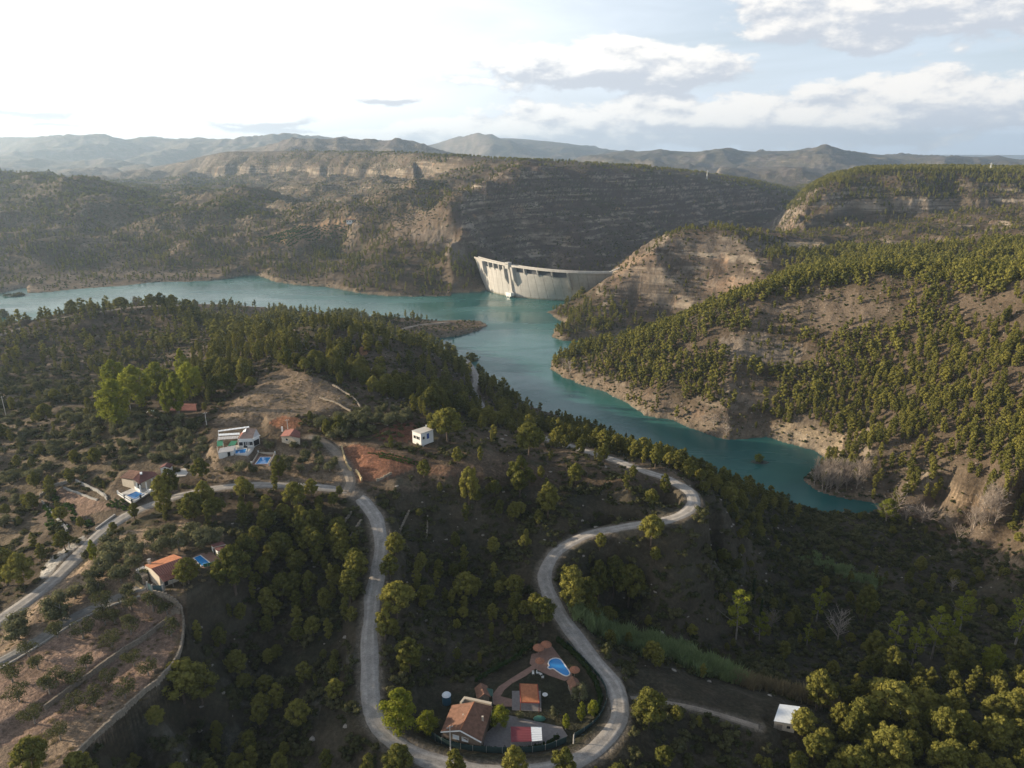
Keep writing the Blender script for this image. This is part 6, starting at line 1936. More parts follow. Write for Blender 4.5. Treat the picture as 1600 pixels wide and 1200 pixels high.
def gazebo():
    z = Z0 + 2.6
    T_ = Thing('gazebo', P(828, 1105, Z0), 'square garden gazebo with an orange tiled roof beside the lawn', 'gazebo')
    a, b, c, d = P(812.4, 1068, z + .9), P(839.6, 1069, z + .9), P(842.5, 1098.5, z), P(813.5, 1097.5, z)
    T_.part('roof', *ribbed(a, b, c, d, 20, 0.06), TILE_O)
    T_.part('fascia', *join(beam(c, d, .22), beam(a, d, .18), beam(b, c, .18)), mat('red_fascia', (0.25, 0.05, 0.03), .7, .1, 1))
    for q in (a, b, c, d): post(T_, 'post', (q[0], q[1], Z0), q[2] - Z0 - 0.15, 0.1, TILE_D)
    T_.part('floor_slab', *prism([P(x_, y_, Z0)[:2] for x_, y_ in ((800, 1080), (845, 1080), (846, 1112), (800, 1110))], Z0 - .3, Z0 + .12), PAVER)
gazebo()
K = lambda pts: [(800 + a / 10.9, 1000 + b / 10.9) for a, b in pts]
flat('paved_court', [(757, 1148), (792, 1117), (831, 1126), (878, 1136), (887, 1150), (872, 1158), (831, 1167), (755, 1172)], Z0, PAVER, 'grey brick paved court before the garden house')
flat('pool_terrace', K([(330, 250), (700, 60), (860, 200), (1040, 500), (1010, 640), (900, 700), (620, 600), (430, 510), (300, 400)]), Z0, TERRA, 'terracotta paved terrace around the kidney pool')
flat('garden_path', [(770, 1100), (769, 1086), (779, 1073), (800, 1059), (826, 1043), (836, 1037), (838, 1044), (822, 1056), (800, 1068), (788, 1078), (782, 1088), (806, 1094), (806, 1104), (780, 1104)], Z0 + .02, TERRA, 'curved paved path from the house to the pool terrace', lift=0.05)
pool('kidney_pool', K([(625, 400), (650, 350), (700, 325), (760, 320), (820, 340), (870, 400), (925, 480), (970, 550), (968, 590), (925, 608), (860, 585), (780, 535), (705, 485), (650, 490), (618, 470), (640, 440)]), Z0 + .06, POOLW, WHITE, 'kidney shaped blue pool with white edge in the valley garden', 0.28, True)
def parasol(px, py, label, r=1.5):
    p = P(px, py + 6, Z0)
    T_ = Thing('thatched_parasol', p, label, 'parasol', 'orange thatched parasols by the pool')
    post(T_, 'pole', (p[0], p[1], Z0), 2.3, 0.06)
    V, F = cyl((p[0], p[1], Z0 + 2.0), r, 0.16, 14, r * 0.93); V2, F2 = cyl((p[0], p[1], Z0 + 2.162), r * 0.93, 0.75, 14, 0.08)
    T_.part('canopy', *join((V, F), (V2, F2)), THATCH)
parasol(841.5, 1016, 'left thatched parasol of the two touching ones beyond the kidney pool', 1.55)
parasol(853, 1011, 'right thatched parasol of the two touching ones beyond the kidney pool', 1.5)
parasol(843.5, 1037, 'thatched parasol at the left end of the kidney pool', 1.25)
parasol(897.5, 1051, 'thatched parasol at the right end of the kidney pool', 1.35)
def hut(name, px0, py0, w, d, h, yaw, m, roofm, label, door=True, z=Z0, rise=1.0, cat='hut'):
    p = P(px0, py0, z); T_ = Thing(name, p, label, cat)
    ca, sa = math.cos(yaw), math.sin(yaw)
    def L_(x_, y_, z_): return (p[0] + x_ * ca - y_ * sa, p[1] + x_ * sa + y_ * ca, z + z_)
    V = [L_(-w / 2, -d / 2, -.4), L_(w / 2, -d / 2, -.4), L_(w / 2, d / 2, -.4), L_(-w / 2, d / 2, -.4), L_(-w / 2, -d / 2, h), L_(w / 2, -d / 2, h), L_(w / 2, d / 2, h), L_(-w / 2, d / 2, h), L_(0, -d / 2, h + rise), L_(0, d / 2, h + rise)]
    T_.part('wall', V, [(0, 1, 5, 8, 4), (1, 2, 6, 5), (2, 3, 7, 9, 6), (3, 0, 4, 7)], m)
    o = .3; k = rise / (w / 2)
    T_.part('roof', *ribbed(L_(0, -d / 2 - o, h + rise + .1), L_(0, d / 2 + o, h + rise + .1), L_(-w / 2 - o, d / 2 + o, h + .1 - k * o), L_(-w / 2 - o, -d / 2 - o, h + .1 - k * o), max(5, int(d * 2.2)), .05), roofm)
    T_.part('roof', *ribbed(L_(0, -d / 2 - o, h + rise + .1), L_(0, d / 2 + o, h + rise + .1), L_(w / 2 + o, d / 2 + o, h + .1 - k * o), L_(w / 2 + o, -d / 2 - o, h + .1 - k * o), max(5, int(d * 2.2)), .05), roofm)
    if door:
        T_.part('door', *join((([L_(-.4, -d / 2 - .05, 0), L_(.4, -d / 2 - .05, 0), L_(.4, -d / 2 - .05, 1.9), L_(-.4, -d / 2 - .05, 1.9), L_(-.4, -d / 2 + .02, 0), L_(.4, -d / 2 + .02, 0), L_(.4, -d / 2 + .02, 1.9), L_(-.4, -d / 2 + .02, 1.9)],
                                [(0, 1, 2, 3), (0, 4, 5, 1), (1, 5, 6, 2), (2, 6, 7, 3), (3, 7, 4, 0)]))), DARK)
    return T_, L_
hut('pool_hut', 897, 1079, 2.3, 2.6, 1.9, 0.25, STONE, TILE, 'small stone hut with a tiled roof at the foot of the kidney pool')
t_, L_ = hut('cooking_hut', 754, 1092, 2.6, 3.2, 2.0, 0.25, STONE, TILE, 'stone cooking hut behind the big tiled house', door=False)
for s in (0, 1):
    pass
def canopy(name, px4, z, h, m, label, cat='canopy', ribs=6, legm=None):
    c = P(np.mean([q[0] for q in px4]), np.mean([q[1] for q in px4]), z); T_ = Thing(name, (c[0], c[1], z), label, cat)
    q = [P(a, b, z + h + (0.35 if i < 2 else 0)) for i, (a, b) in enumerate(px4)]
    T_.part('cover', *ribbed(q[0], q[1], q[2], q[3], ribs, 0.03, 0.04), m)
    for p in q: post(T_, 'post', (p[0], p[1], z - .2), p[2] - z + .12, 0.05, legm or PLAST)
    return T_
canopy('green_canopy', [(757, 1074), (770, 1077), (770, 1088), (758, 1086)], Z0, 1.9, mat('faded_green_cloth', (0.06, 0.12, 0.10), .9, .1, 1), 'faded green canopy beside the stone cooking hut')
def table(name, px, py, r, m, label, z=Z0):
    p = P(px, py, z); T_ = Thing(name, p, label, 'table')
    T_.part('table_top', *cyl((p[0], p[1], z + .7), r, .06, 16), m); post(T_, 'leg', (p[0], p[1], z), .7, .06, m)
table('round_table', 851.5, 1089, .65, WHITE, 'small round white table on the lawn right of the gazebo')
table('work_table', 757, 1093, .6, WHITE, 'white table under the green canopy')
def chair(px, py, yaw, label):
    p = P(px, py, Z0); T_ = Thing('garden_chair', p, label, 'chair', 'white garden chairs on the lawn')
    T_.part('seat', *bx((p[0], p[1], Z0 + .38), (.55, .6, .06), yaw), WHITE)
    T_.part('backrest', *bx((p[0] - .27 * math.sin(yaw), p[1] + .27 * math.cos(yaw), Z0 + .445), (.55, .06, .55), yaw), WHITE)
    for a, b in ((-.22, -.25), (.22, -.25), (-.22, .22), (.22, .22)):
        post(T_, 'leg', (p[0] + a * math.cos(yaw) - b * math.sin(yaw), p[1] + a * math.sin(yaw) + b * math.cos(yaw), Z0), .38, .025, WHITE, 4)
for i, (a, b, l) in enumerate([(833, 1054, 'leftmost white garden chair by the path'), (840, 1053, 'second white garden chair by the pool terrace'), (845, 1055, 'third white garden chair by the pool terrace'), (848, 1060, 'rightmost white garden chair on the lawn')]):
    chair(a, b, i * 1.1, l)
def tank():
    p = P(698, 1098, Z0); T_ = Thing('water_tank', p, 'blue round water tank with a pale domed lid among the trees', 'water tank')
    T_.part('tank_body', *cyl((p[0], p[1], Z0 - .3), 1.05, 2.6, 20), TANKB)
    V, F = cyl((p[0], p[1], Z0 + 2.302), 1.1, .3, 20, .85); V2, F2 = cyl((p[0], p[1], Z0 + 2.604), .85, .25, 20, .3)
    T_.part('lid', *join((V, F), (V2, F2)), WSHEET)
tank()
def tarp():
    p = P(843, 1124, Z0); T_ = Thing('tarpaulin_heap', p, 'low rounded heap under a green tarpaulin beside the court', 'tarpaulin')
    v = ICO2[0] * np.array([1.5, .8, .75]) + np.array([p[0], p[1], Z0 + .1]); v[:, 2] = np.maximum(v[:, 2], Z0 - .1) + 0.06 * _r.rand(len(v))
    T_.part('tarpaulin', v, ICO2[1], mat('green_tarpaulin', (0.06, 0.17, 0.13), .6, .1, 1.5), smooth=True)
    T_.part('rope', *beam((p[0] - 1.5, p[1], Z0 + .3), (p[0] + 1.5, p[1], Z0 + .3), .04), WHITE)
tarp()
# perimeter screen, panel by panel
def screen(name, px_line, z, h, m, pm, label, step=3.0, cat='fence', ground=False):
    pts = [P(a, b, z) for a, b in px_line]
    sm = np.array(smooth_path(pts, step)); T_ = Thing(name, tuple(sm[len(sm) // 2]), label, cat)
    for i in range(len(sm) - 1):
        a, b = sm[i], sm[i + 1]
        za = float(gz(a[0], a[1])) if ground else z; zb = float(gz(b[0], b[1])) if ground else z
        d = (b - a) / np.linalg.norm(b - a); n = np.array([-d[1], d[0], 0]) * 0.04
        a2, b2 = a + d * .06, b - d * .06
        T_.part('panel', *prism([tuple((a2 + n)[:2]), tuple((a2 - n)[:2]), tuple((b2 - n)[:2]), tuple((b2 + n)[:2])], min(za, zb) - .2, max(za, zb) + h), m)
        post(T_, 'post', (a[0], a[1], za - .2), h + .35, .06, pm)
screen('garden_fence', [(672, 1152), (690, 1164), (720, 1173), (760, 1178), (810, 1179), (852, 1175), (885, 1162)], Z0, 2.0, DGREEN, PLAST, 'dark screen fence along the front of the walled garden')
screen('garden_fence', [(897, 1156), (926, 1137), (943, 1114), (948, 1090), (938, 1066), (915, 1040), (885, 1010)], Z0, 1.8, DGREEN, PLAST, 'dark screen fence curving along the road bend')
# hedge inside the fence
def hedge(name, px_line, z, w, h, label, key='hedge', step=0.7):
    pts = [P(a, b, z) for a, b in px_line]; sm = smooth_path(pts, step); cl = []
    c = np.mean(np.array(sm), 0)
    for p in sm:
        cl.append((p[0] - c[0] + _r.normal() * .1, p[1] - c[1] + _r.normal() * .1, h * .5 * _r.uniform(.9, 1.1), w * .5, h * .52 * _r.uniform(.85, 1.15)))
    v, f, t = crown_np(cl, 26, .17, .85)
    me = with_tone(mesh_np(name, v, f, LEAF[key]), t); o = mk_obj(name, me, loc=(c[0], c[1], z)); tag(o, label, 'hedge'); return o
hedge('hedge', [(690, 1160), (722, 1169), (760, 1174), (810, 1175), (850, 1168), (872, 1155)], Z0, 1.1, 1.5, 'clipped dark hedge behind the front garden fence')
hedge('hedge', [(930, 1122), (938, 1095), (925, 1062), (900, 1030), (872, 1005)], Z0, 1.6, 2.4, 'tall dark hedge between pool garden and gravel road')
hedge('hedge', [(745, 1066), (775, 1048), (800, 1034), (830, 1012)], Z0, 1.3, 1.7, 'green hedge along the back of the lawn')
# garden trees
for a, b, c_, w, kd, l in [(908, 1128, 1092, 0.75, 'broad', 'large grey leaved garden tree by the fence bend'), (926, 1118, 1092, .8, 'broad', 'garden tree between the pool hut and the fence'), (884, 1140, 1112, 0.9, 'broad', 'garden tree at the edge of the paved court'),
                           (782, 1135, 1100, 1.0, 'broad', 'dark garden tree at the gable of the tiled house'), (812, 1124, 1110, .8, 'olive', 'dark rounded shrub below the gazebo'), (868, 1120, 1104, .8, 'olive', 'low garden tree in the middle of the lawn'),
                           (905, 1095, 1072, 1.0, 'olive', 'small tree beside the stone pool hut'), (668, 1145, 1110, 1.2, 'broad', 'dark leafy tree left of the tiled house')]:
    T(kd, a, b, c_, l, wide=w)


# ------------------------------------------------------------------ house with the tin roofs on the terrace spur
ZA = 66.5
KA = lambda a, b, z=ZA: P(180 + a / 7.27, 830 + b / 7.27, z)
def tin_house():
    T_ = Thing('tin_roofed_house', KA(600, 560), 'low house with orange and maroon sheet roofs on the terrace spur', 'house')
    zr, ze, zp = ZA + 3.9, ZA + 3.1, ZA + 2.3
    r0, r1 = KA(410, 425, zr), KA(760, 300, zr)
    u0, u1 = KA(335, 385, ze + .2), KA(660, 262, ze + .2)
    e0, e1 = KA(498, 512, ze), KA(800, 410, ze)
    p0, p1 = KA(552, 577, zp), KA(830, 465, zp)
    T_.part('roof', *ribbed(r0, r1, u1, u0, 30, .04), TILE_O, label='orange upper roof slope')
    T_.part('roof', *ribbed(r0, r1, e1, e0, 14, .09), TILE_D, label='maroon ribbed roof slope')
    T_.part('porch_roof', *ribbed(e0, e1, p1, p0, 12, .05), TIN_R, label='rusty lower porch roof')
    V = [(*u0[:2], ZA - .5), (*e0[:2], ZA - .5), (*e1[:2], ZA - .5), (*u1[:2], ZA - .5), (*u0[:2], ze), (*e0[:2], ze - .15), (*e1[:2], ze - .15), (*u1[:2], ze), (*r0[:2], zr - .15), (*r1[:2], zr - .15)]
    T_.part('wall', V, [(0, 1, 5, 8, 4), (1, 2, 6, 5), (2, 3, 7, 9, 6), (3, 0, 4, 7)], CREAM)
    opening(T_, 'window', e0, e1, .45, 1.3, ZA + 1.0, 1.0, DARK, WHITE, side=1); opening(T_, 'door', e0, e1, .2, .9, ZA, 2.0, DARK, None, side=1)
    for t in (0, .33, .66, 1): q = lerp(p0, p1, t); post(T_, 'post', (q[0], q[1], ZA - .5), zp - ZA + .35, .07, PLAST)
    c = KA(415, 500); T_.part('chimney', *bx((c[0], c[1], ZA), (.55, .55, 4.6)), CREAM)
    T_.part('chimney_cap', *bx((c[0], c[1], ZA + 4.602), (.75, .75, .12)), PLAST)
tin_house()
def oven_block():
    p = KA(330, 560); T_ = Thing('stone_oven', p, 'rough stone oven with a pale flat roof at the end of the tin roofed house', 'oven')
    T_.part('oven_body', *prism([KA(240, 500)[:2], KA(320, 590)[:2], KA(385, 560)[:2], KA(330, 460)[:2]], ZA - 1.2, ZA + 1.8), STONE)
    T_.part('roof_slab', *prism([KA(235, 440, ZA + 1.9)[:2], KA(260, 470, ZA + 1.9)[:2], KA(345, 425, ZA + 1.9)[:2], KA(320, 400, ZA + 1.9)[:2]], ZA + 1.802, ZA + 2.0), GREYS)
    T_.part('step', *prism([KA(215, 560)[:2], KA(300, 640)[:2], KA(330, 620)[:2], KA(240, 540)[:2]], ZA - 1.6, ZA - .3), YSTONE)
oven_block()
def gate():
    a, b, c = P(231.5, 921, ZA - .2), P(239, 925.5, ZA - .2), P(255.5, 925, ZA - .2)
    T_ = Thing('garden_gate', b, 'slate green double gate with pale posts at the head of the driveway', 'gate')
    for p, q in ((a, b), (b, c)):
        T_.part('gate_leaf', *wall_between(lerp(p, q, .08), lerp(p, q, .92), ZA - .1, ZA + 1.7, .08), GATE)
    for p in (a, b, c): T_.part('gate_post', *bx((p[0], p[1], ZA - .6), (.35, .35, 2.6)), PLAST)
gate()
flat('upper_pool_terrace', [(300, 872), (309, 866), (325, 863), (344, 862), (352, 876), (344, 881), (319, 888), (303, 884)], ZA, TERRA, 'terracotta terrace round the blue pool of the tin roofed house')
pool('rectangular_pool', [(303, 872), (312.5, 868), (327, 879.5), (315, 884.5)], ZA + .06, POOLW, WHITE, 'bright blue corner pool beside the tin roofed house', .25)
screen('green_net_fence', [(319, 889.5), (331, 887), (344, 882.5)], ZA - .6, 1.6, GREEN, PLAST, 'bright green netting fence below the blue pool', 2.2)
def red_shed():
    z = ZA + 2.1
    T_ = Thing('red_roofed_shed', P(340, 862, ZA), 'small shed with two maroon sheet roofs above the blue pool', 'shed')
    a, b, c, d = P(329, 851, z), P(347, 846, z), P(360, 857, z), P(340, 861, z)
    m1, m2 = lerp(a, d, .45), lerp(b, c, .45)
    T_.part('roof', *ribbed(a, b, m2, m1, 9, .05), TILE_D); T_.part('roof', *ribbed(np.array(m1) + (0, 0, -.1), np.array(m2) + (0, 0, -.1), c, d, 9, .05), TILE_D)
    T_.part('roof_band', *beam(m1, m2, .16), CREAM)
    T_.part('wall', *prism([lerp(q, np.mean([a, b, c, d], 0), .06)[:2] for q in (a, b, c, d)], ZA - .6, z - .25), WHITE)
    opening(T_, 'door', a, d, .5, .9, ZA, 1.8, DARK, None, side=1)
red_shed()
def white_bush():
    x, y, z, h = size_for(199, 920, 909); v, f, t = crown_np([(0, 0, .8, .8, .9), (.5, 0, .5, .6, .6), (-.4, .2, .5, .6, .6)], 50, .18, .6)
    m = leaf_material('pale_flowers', (0.30, 0.34, 0.20), (0.55, 0.58, 0.42), .2)
    o = mk_obj('flowering_bush', with_tone(mesh_np('flowering_bush', v, f, m), t), loc=(x, y, z)); tag(o, 'pale flowering bush beside the driveway near the gate', 'bush')
white_bush()


# ------------------------------------------------------------------ brown roofed house with the walled pool terrace
ZB = 65.2
KB = lambda a, b, z=ZB: P(180 + a / 11.43, 720 + b / 11.43, z)
def brown_house():
    T_ = Thing('brown_roofed_house', KB(400, 470), 'brown roofed villa with white porch above its terrace pool', 'house')
    ze, zr = ZB + 2.9, ZB + 4.1
    def hip(p, name='roof', m=TILE):
        T_.part(name, *p, m)
    a, b, c, d = KB(75, 302, ze), KB(255, 160, ze), KB(455, 185, zr), KB(318, 325, ze + .5)
    hip(ribbed(b, c, d, a, 16, .06), m=TILE)
    e, f, g = KB(700, 195, ze + .4), KB(765, 245, ze), KB(432, 412, ze - .2)
    hip(ribbed(c, e, f, KB(430, 412, ze - .1), 20, .06), m=TILE_D)
    hip(slab([c, KB(430, 412, ze - .1), d], .12), m=TILE_D)
    foot = [KB(110, 305, ze), KB(265, 185, ze), KB(690, 215, ze), KB(735, 250, ze), KB(560, 340, ze), KB(320, 360, ze)]
    T_.part('wall', *prism([q[:2] for q in foot], ZB - .5, ze - .25), CREAM)
    T_.part('porch_wall', *wall_between(KB(318, 350, ze), KB(432, 425, ze), ZB - .3, ZB + 1.0, .25), WHITE)
    for t in (0, .5, 1):
        q = lerp(KB(318, 345, ze), KB(436, 425, ze), t); T_.part('porch_column', *bx((q[0], q[1], ZB - .3), (.35, .35, 3.0)), WHITE)
    for t in (.4, .8):
        q = lerp(KB(436, 425, ze), KB(700, 290, ze), t); T_.part('porch_column', *bx((q[0], q[1], ZB - .3), (.3, .3, 2.9)), WHITE)
    q = KB(460, 225, zr); T_.part('skylight', *bx((q[0], q[1], zr - .15), (.7, 1.6, .35), .5), WSHEET)
    opening(T_, 'window', KB(320, 360, ze), KB(560, 340, ze), .4, 1.4, ZB + .9, 1.1, DARK, WHITE)
brown_house()
flat('villa_terrace', [KBp for KBp in [(184, 773), (206, 786.5), (233, 770), (243, 763), (232, 755), (216, 758), (200, 766)]], ZB, PALEC, 'pale paved terrace round the villa pool')
pool('villa_pool', [(197.5, 774.5), (212.4, 768), (227, 772.3), (212.6, 781)], ZB + .06, POOLD, WHITE, 'deep blue pool with pale edge below the brown roofed villa', .4)
def balustrade(px_line, z, label):
    pts = [P(a, b, z) for a, b in px_line]; T_ = Thing('balustrade', pts[len(pts) // 2], label, 'balustrade')
    for a, b in zip(pts[:-1], pts[1:]):
        L = math.dist(a[:2], b[:2]); n = max(2, int(L / .55))
        T_.part('handrail', *beam((a[0], a[1], z + .95), (b[0], b[1], z + .95), .16), WHITE)
        T_.part('plinth', *beam((a[0], a[1], z + .1), (b[0], b[1], z + .1), .2), WHITE)
        for i in range(n + 1):
            q = lerp(a, b, i / n)
            if i in (0, n): T_.part('pier', *bx((q[0], q[1], z - .2), (.35, .35, 1.45)), WHITE)
            else: post(T_, 'baluster', (q[0], q[1], z + .15), .75, .07, WHITE, 6)
balustrade([(184.5, 772), (195, 779), (206.5, 786), (220, 778.5), (232.5, 770.5)], ZB, 'white balustrade round the villa pool terrace')
def closed_parasol():
    p = KB(430, 490); T_ = Thing('closed_parasol', p, 'closed white parasol beside the villa porch', 'parasol')
    post(T_, 'pole', (p[0], p[1], ZB), 2.9, .04, WHITE); T_.part('folded_cloth', *cyl((p[0], p[1], ZB + .9), .28, 1.9, 8, .08), WHITE)
    T_.part('foot', *bx((p[0], p[1], ZB + .07), (.6, .6, .12)), PLAST)
closed_parasol()
def car(px, py, z, yaw, label):
    x, y, _ = P(px, py, z); T_ = Thing('parked_car', (x, y, z), label, 'car')
    ca, sa = math.cos(yaw), math.sin(yaw)
    def L_(a, b, c): return (x + a * ca - b * sa, y + a * sa + b * ca, z + c)
    prof = [(-2.1, .3), (-2.1, .85), (-1.6, 1.0), (-1.1, 1.42), (.55, 1.45), (1.15, 1.0), (1.95, .85), (2.1, .6), (2.1, .3)]
    V = [L_(a, s * .85, c) for s in (-1, 1) for a, c in prof]; m = len(prof)
    T_.part('body', V, [tuple(range(m)), tuple(range(2 * m - 1, m - 1, -1))] + [(i, m + i, m + (i + 1) % m, (i + 1) % m) for i in range(m)], WHITE)
    for s in (-1, 1):
        T_.part('side_window', *([L_(-1.0, s * .87, 1.02), L_(.5, s * .87, 1.02), L_(.4, s * .87, 1.36), L_(-.85, s * .87, 1.36)], [(0, 1, 2, 3)]), DARK)
        for a in (-1.3, 1.3):
            v, f = tube_np([L_(a, s * .70, .32), L_(a, s * .90, .32)], [.32, .32], 12); n0 = len(v)
            w = T_.part('wheel', v, list(f) + [tuple(range(12)), tuple(range(n0 - 1, n0 - 13, -1))], mat('tyre', (.02, .02, .02), .9, .1, 1))
    T_.part('windscreen', *([L_(.60, -.7, 1.43), L_(1.14, -.75, 1.04), L_(1.14, .75, 1.04), L_(.60, .7, 1.43)], [(0, 1, 2, 3)]), DARK)
car(243.5, 768.5, ZB, .5, 'white car parked at the end of the villa terrace')
t_, L_ = hut('open_shed', 261, 737, 3.0, 2.4, 2.0, 0.1, WHITE, TILE_D, 'small red roofed shed with white sides above the road', z=66.5, rise=.6, cat='shed')
flat('shed_yard', [(272, 741), (282, 733), (300, 731), (290, 744), (276, 745)], 66.6, PALEC, 'pale concrete yard beside the small shed', lift=.15)


# ------------------------------------------------------------------ white house with awnings and the two pools
ZC = 71.0
KC = lambda a, b, z=ZC: P(320 + a / 10, 640 + b / 10, z)
def awning_house():
    T_ = Thing('awning_house', KC(640, 560), 'white fronted house with a grey brown sheet roof and long awnings', 'house')
    ze, zr = ZC + 2.9, ZC + 4.3
    a, b, c = KC(520, 470, ze), KC(742, 462, ze), KC(862, 402, ze)
    r0, r1 = KC(655, 290, zr), KC(800, 300, zr)
    T_.part('roof', *ribbed(r0, r1, b, a, 18, .06), mat('roof_sheet_grey_brown', (0.205, 0.155, 0.14), .85, .15, .8))
    T_.part('roof', *slab([r1, c, b], .12), GREYS)
    T_.part('roof', *slab([r0, a, KC(560, 370, ze)], .12), TIN_R)
    T_.part('solar_panel', *slab([KC(600, 325, ze + 1.0), KC(650, 290, zr + .1), KC(635, 345, zr - .2), KC(585, 360, ze + .6)], .08), WSHEET)
    T_.part('fascia', *join(beam(a, b, .34), beam(b, c, .34)), WHITE)
    foot = [KC(530, 478, ze), KC(740, 470, ze), KC(850, 418, ze), KC(790, 330, ze), KC(640, 320, ze)]
    T_.part('wall', *prism([q[:2] for q in foot], ZC - .4, ze - .2), WHITE)
    for t, w in ((.16, 1.5), (.45, 1.3), (.62, 1.0), (.85, 1.5)):
        opening(T_, 'window' if t != .45 else 'door', foot[0], foot[1], t, w, ZC + (.9 if t != .45 else 0), 1.3 if t != .45 else 2.2, DARK, WHITE)
    opening(T_, 'window', foot[1], foot[2], .5, 2.6, ZC + .2, 2.1, DARK, WHITE)
awning_house()
def awning(px4, h, m, label, ribs=8, z=ZC, name='awning'):
    T_ = Thing(name, P(px4[3][0], px4[3][1], z), label, 'awning')
    q = [P(a, b, z + h) for a, b in px4]
    T_.part('cover', *ribbed(q[0], q[1], q[2], q[3], ribs, .04, .05), m)
    for p in q: post(T_, 'post', (p[0], p[1], z - .5), h + .5, .07, WHITE)
awning([(341, 672.5), (389, 665.8), (389, 668), (341, 674.5)], 2.8, WSHEET, 'rearmost long narrow white awning left of the white fronted house')
awning([(341, 678), (374, 676), (374.5, 679), (341.5, 681)], 2.6, WSHEET, 'middle long white awning left of the white fronted house')
awning([(340.5, 682.8), (373, 680.6), (371.5, 685), (340, 687.3)], 2.5, GREYS, 'front grey white awning left of the white fronted house')
awning([(339, 689), (348, 688), (348.5, 696), (339, 697.5)], 2.0, GREEN, 'small green awning at the left corner of the house yard')
awning([(361, 689), (371, 688.5), (367, 695.5), (356, 696.8)], 2.0, GREEN, 'green awning above the grey flat roof')
t = Thing('flat_roofed_shed', KC(330, 680), 'flat grey roofed shed beside the small blue pool', 'shed')
q = [P(343.5, 700.5, ZC + 2), P(368, 695.8, ZC + 2), P(364.5, 704.5, ZC + 1.7), P(340, 708, ZC + 1.7)]
t.part('roof', *ribbed(q[0], q[1], q[2], q[3], 10, .03), GREYS); t.part('wall', *prism([lerp(p, np.mean(q, 0), .06)[:2] for p in q], ZC - .5, ZC + 1.6), WHITE)
opening(t, 'door', q[3], q[2], .7, .9, ZC, 1.5, DARK)
flat('house_terrace', [(368, 696), (394, 693), (404, 690), (392, 707), (386, 712), (366, 711)], ZC, PALEC, 'paved terrace before the white fronted house')
pool('small_pool', [(368.2, 703.6), (385, 701.2), (383.3, 707.8), (367.5, 709)], ZC + .06, POOLW, WHITE, 'small blue pool below the white fronted house', .3)
ZP = 69.0
flat('pool_deck', [(393, 727), (404, 709.5), (430, 710.5), (421, 727.5)], ZP, TERRA, 'paved deck round the walled pool')
pool('walled_pool', [(399.5, 725.2), (407.5, 714.5), (423, 714.7), (417.5, 724.8)], ZP + .06, POOLW, WHITE, 'blue rectangular pool with a low wall and corner piers', .3)
def pool_wall():
    T_ = Thing('pool_wall', P(404, 710, ZP), 'low pale wall with corner piers round the rectangular pool', 'wall')
    L = [P(a, b, ZP) for a, b in ((393, 727), (404, 709.5), (430, 710.5), (421, 727.5))]
    for a, b in zip(L[:-1], L[1:]): T_.part('wall_section', *wall_between(a, b, ZP - .4, ZP + .8, .2), CREAM)
    for p in L: T_.part('pier', *bx((p[0], p[1], ZP - .4), (.4, .4, 1.7)), WHITE)
pool_wall()
def gable_house(name, ridge, left, right, z, ze, zr, roofm, wallm, label, ribs=14, chim=None):
    """ridge (2 px points far, near), left eave (far, near), right eave (far, near)"""
    T_ = Thing(name, P(ridge[1][0], ridge[1][1] + 4, z), label, 'house')
    r0, r1 = [P(a, b, z + zr) for a, b in ridge]; l0, l1 = [P(a, b, z + ze) for a, b in left]; e0, e1 = [P(a, b, z + ze) for a, b in right]
    T_.part('roof', *ribbed(r0, r1, l1, l0, ribs, .06), roofm); T_.part('roof', *ribbed(r0, r1, e1, e0, ribs, .06), roofm)
    c = np.mean([r0, r1, l0, l1, e0, e1], 0); q = [lerp(p, c, .08) for p in (l0, l1, e1, e0, r1, r0)]
    V = [(*p[:2], z - .5) for p in q[:4]] + [(*p[:2], z + ze - .2) for p in q[:4]] + [(*q[4][:2], z + zr - .25), (*q[5][:2], z + zr - .25)]
    T_.part('wall', V, [(0, 1, 5, 4), (1, 2, 6, 8, 5), (2, 3, 7, 6), (3, 0, 4, 9, 7)], wallm)
    opening(T_, 'window', q[1], q[2], .3, .9, z + .9, 1.0, DARK, WHITE); opening(T_, 'door', q[1], q[2], .65, .9, z, 1.9, DARK)
    if chim: p = P(chim[0], chim[1], z + ze); T_.part('chimney', *bx((p[0], p[1], z + ze - .5), (.5, .5, 1.8)), WHITE)
    return T_
gable_house('red_roofed_house', [(460, 670), (452, 681)], [(446, 671), (438, 681.5)], [(469, 675), (469, 684)], 72.0, 2.4, 3.6, TIN_R, CREAM, 'upper house with a rusty red gable roof at the end of the lane', chim=(441, 672))
gable_house('long_red_house', [(276, 632.5), (306, 632.8)], [(272, 630.5), (308, 630.8)], [(263, 641.5), (307, 641.5)], 67.8, 2.3, 3.3, TIN_R, BRICK, 'long low house with a red roof below the poplar wood', ribs=24, chim=(275, 633))
pool('covered_pool', [(230, 645), (232, 641.5), (242, 641.2), (242, 644.5)], 67.3, mat('pale_pool_cover', (0.25, 0.40, 0.38), .5, .05, 1), PALEC, 'pale green covered pool left of the long red house', .4)
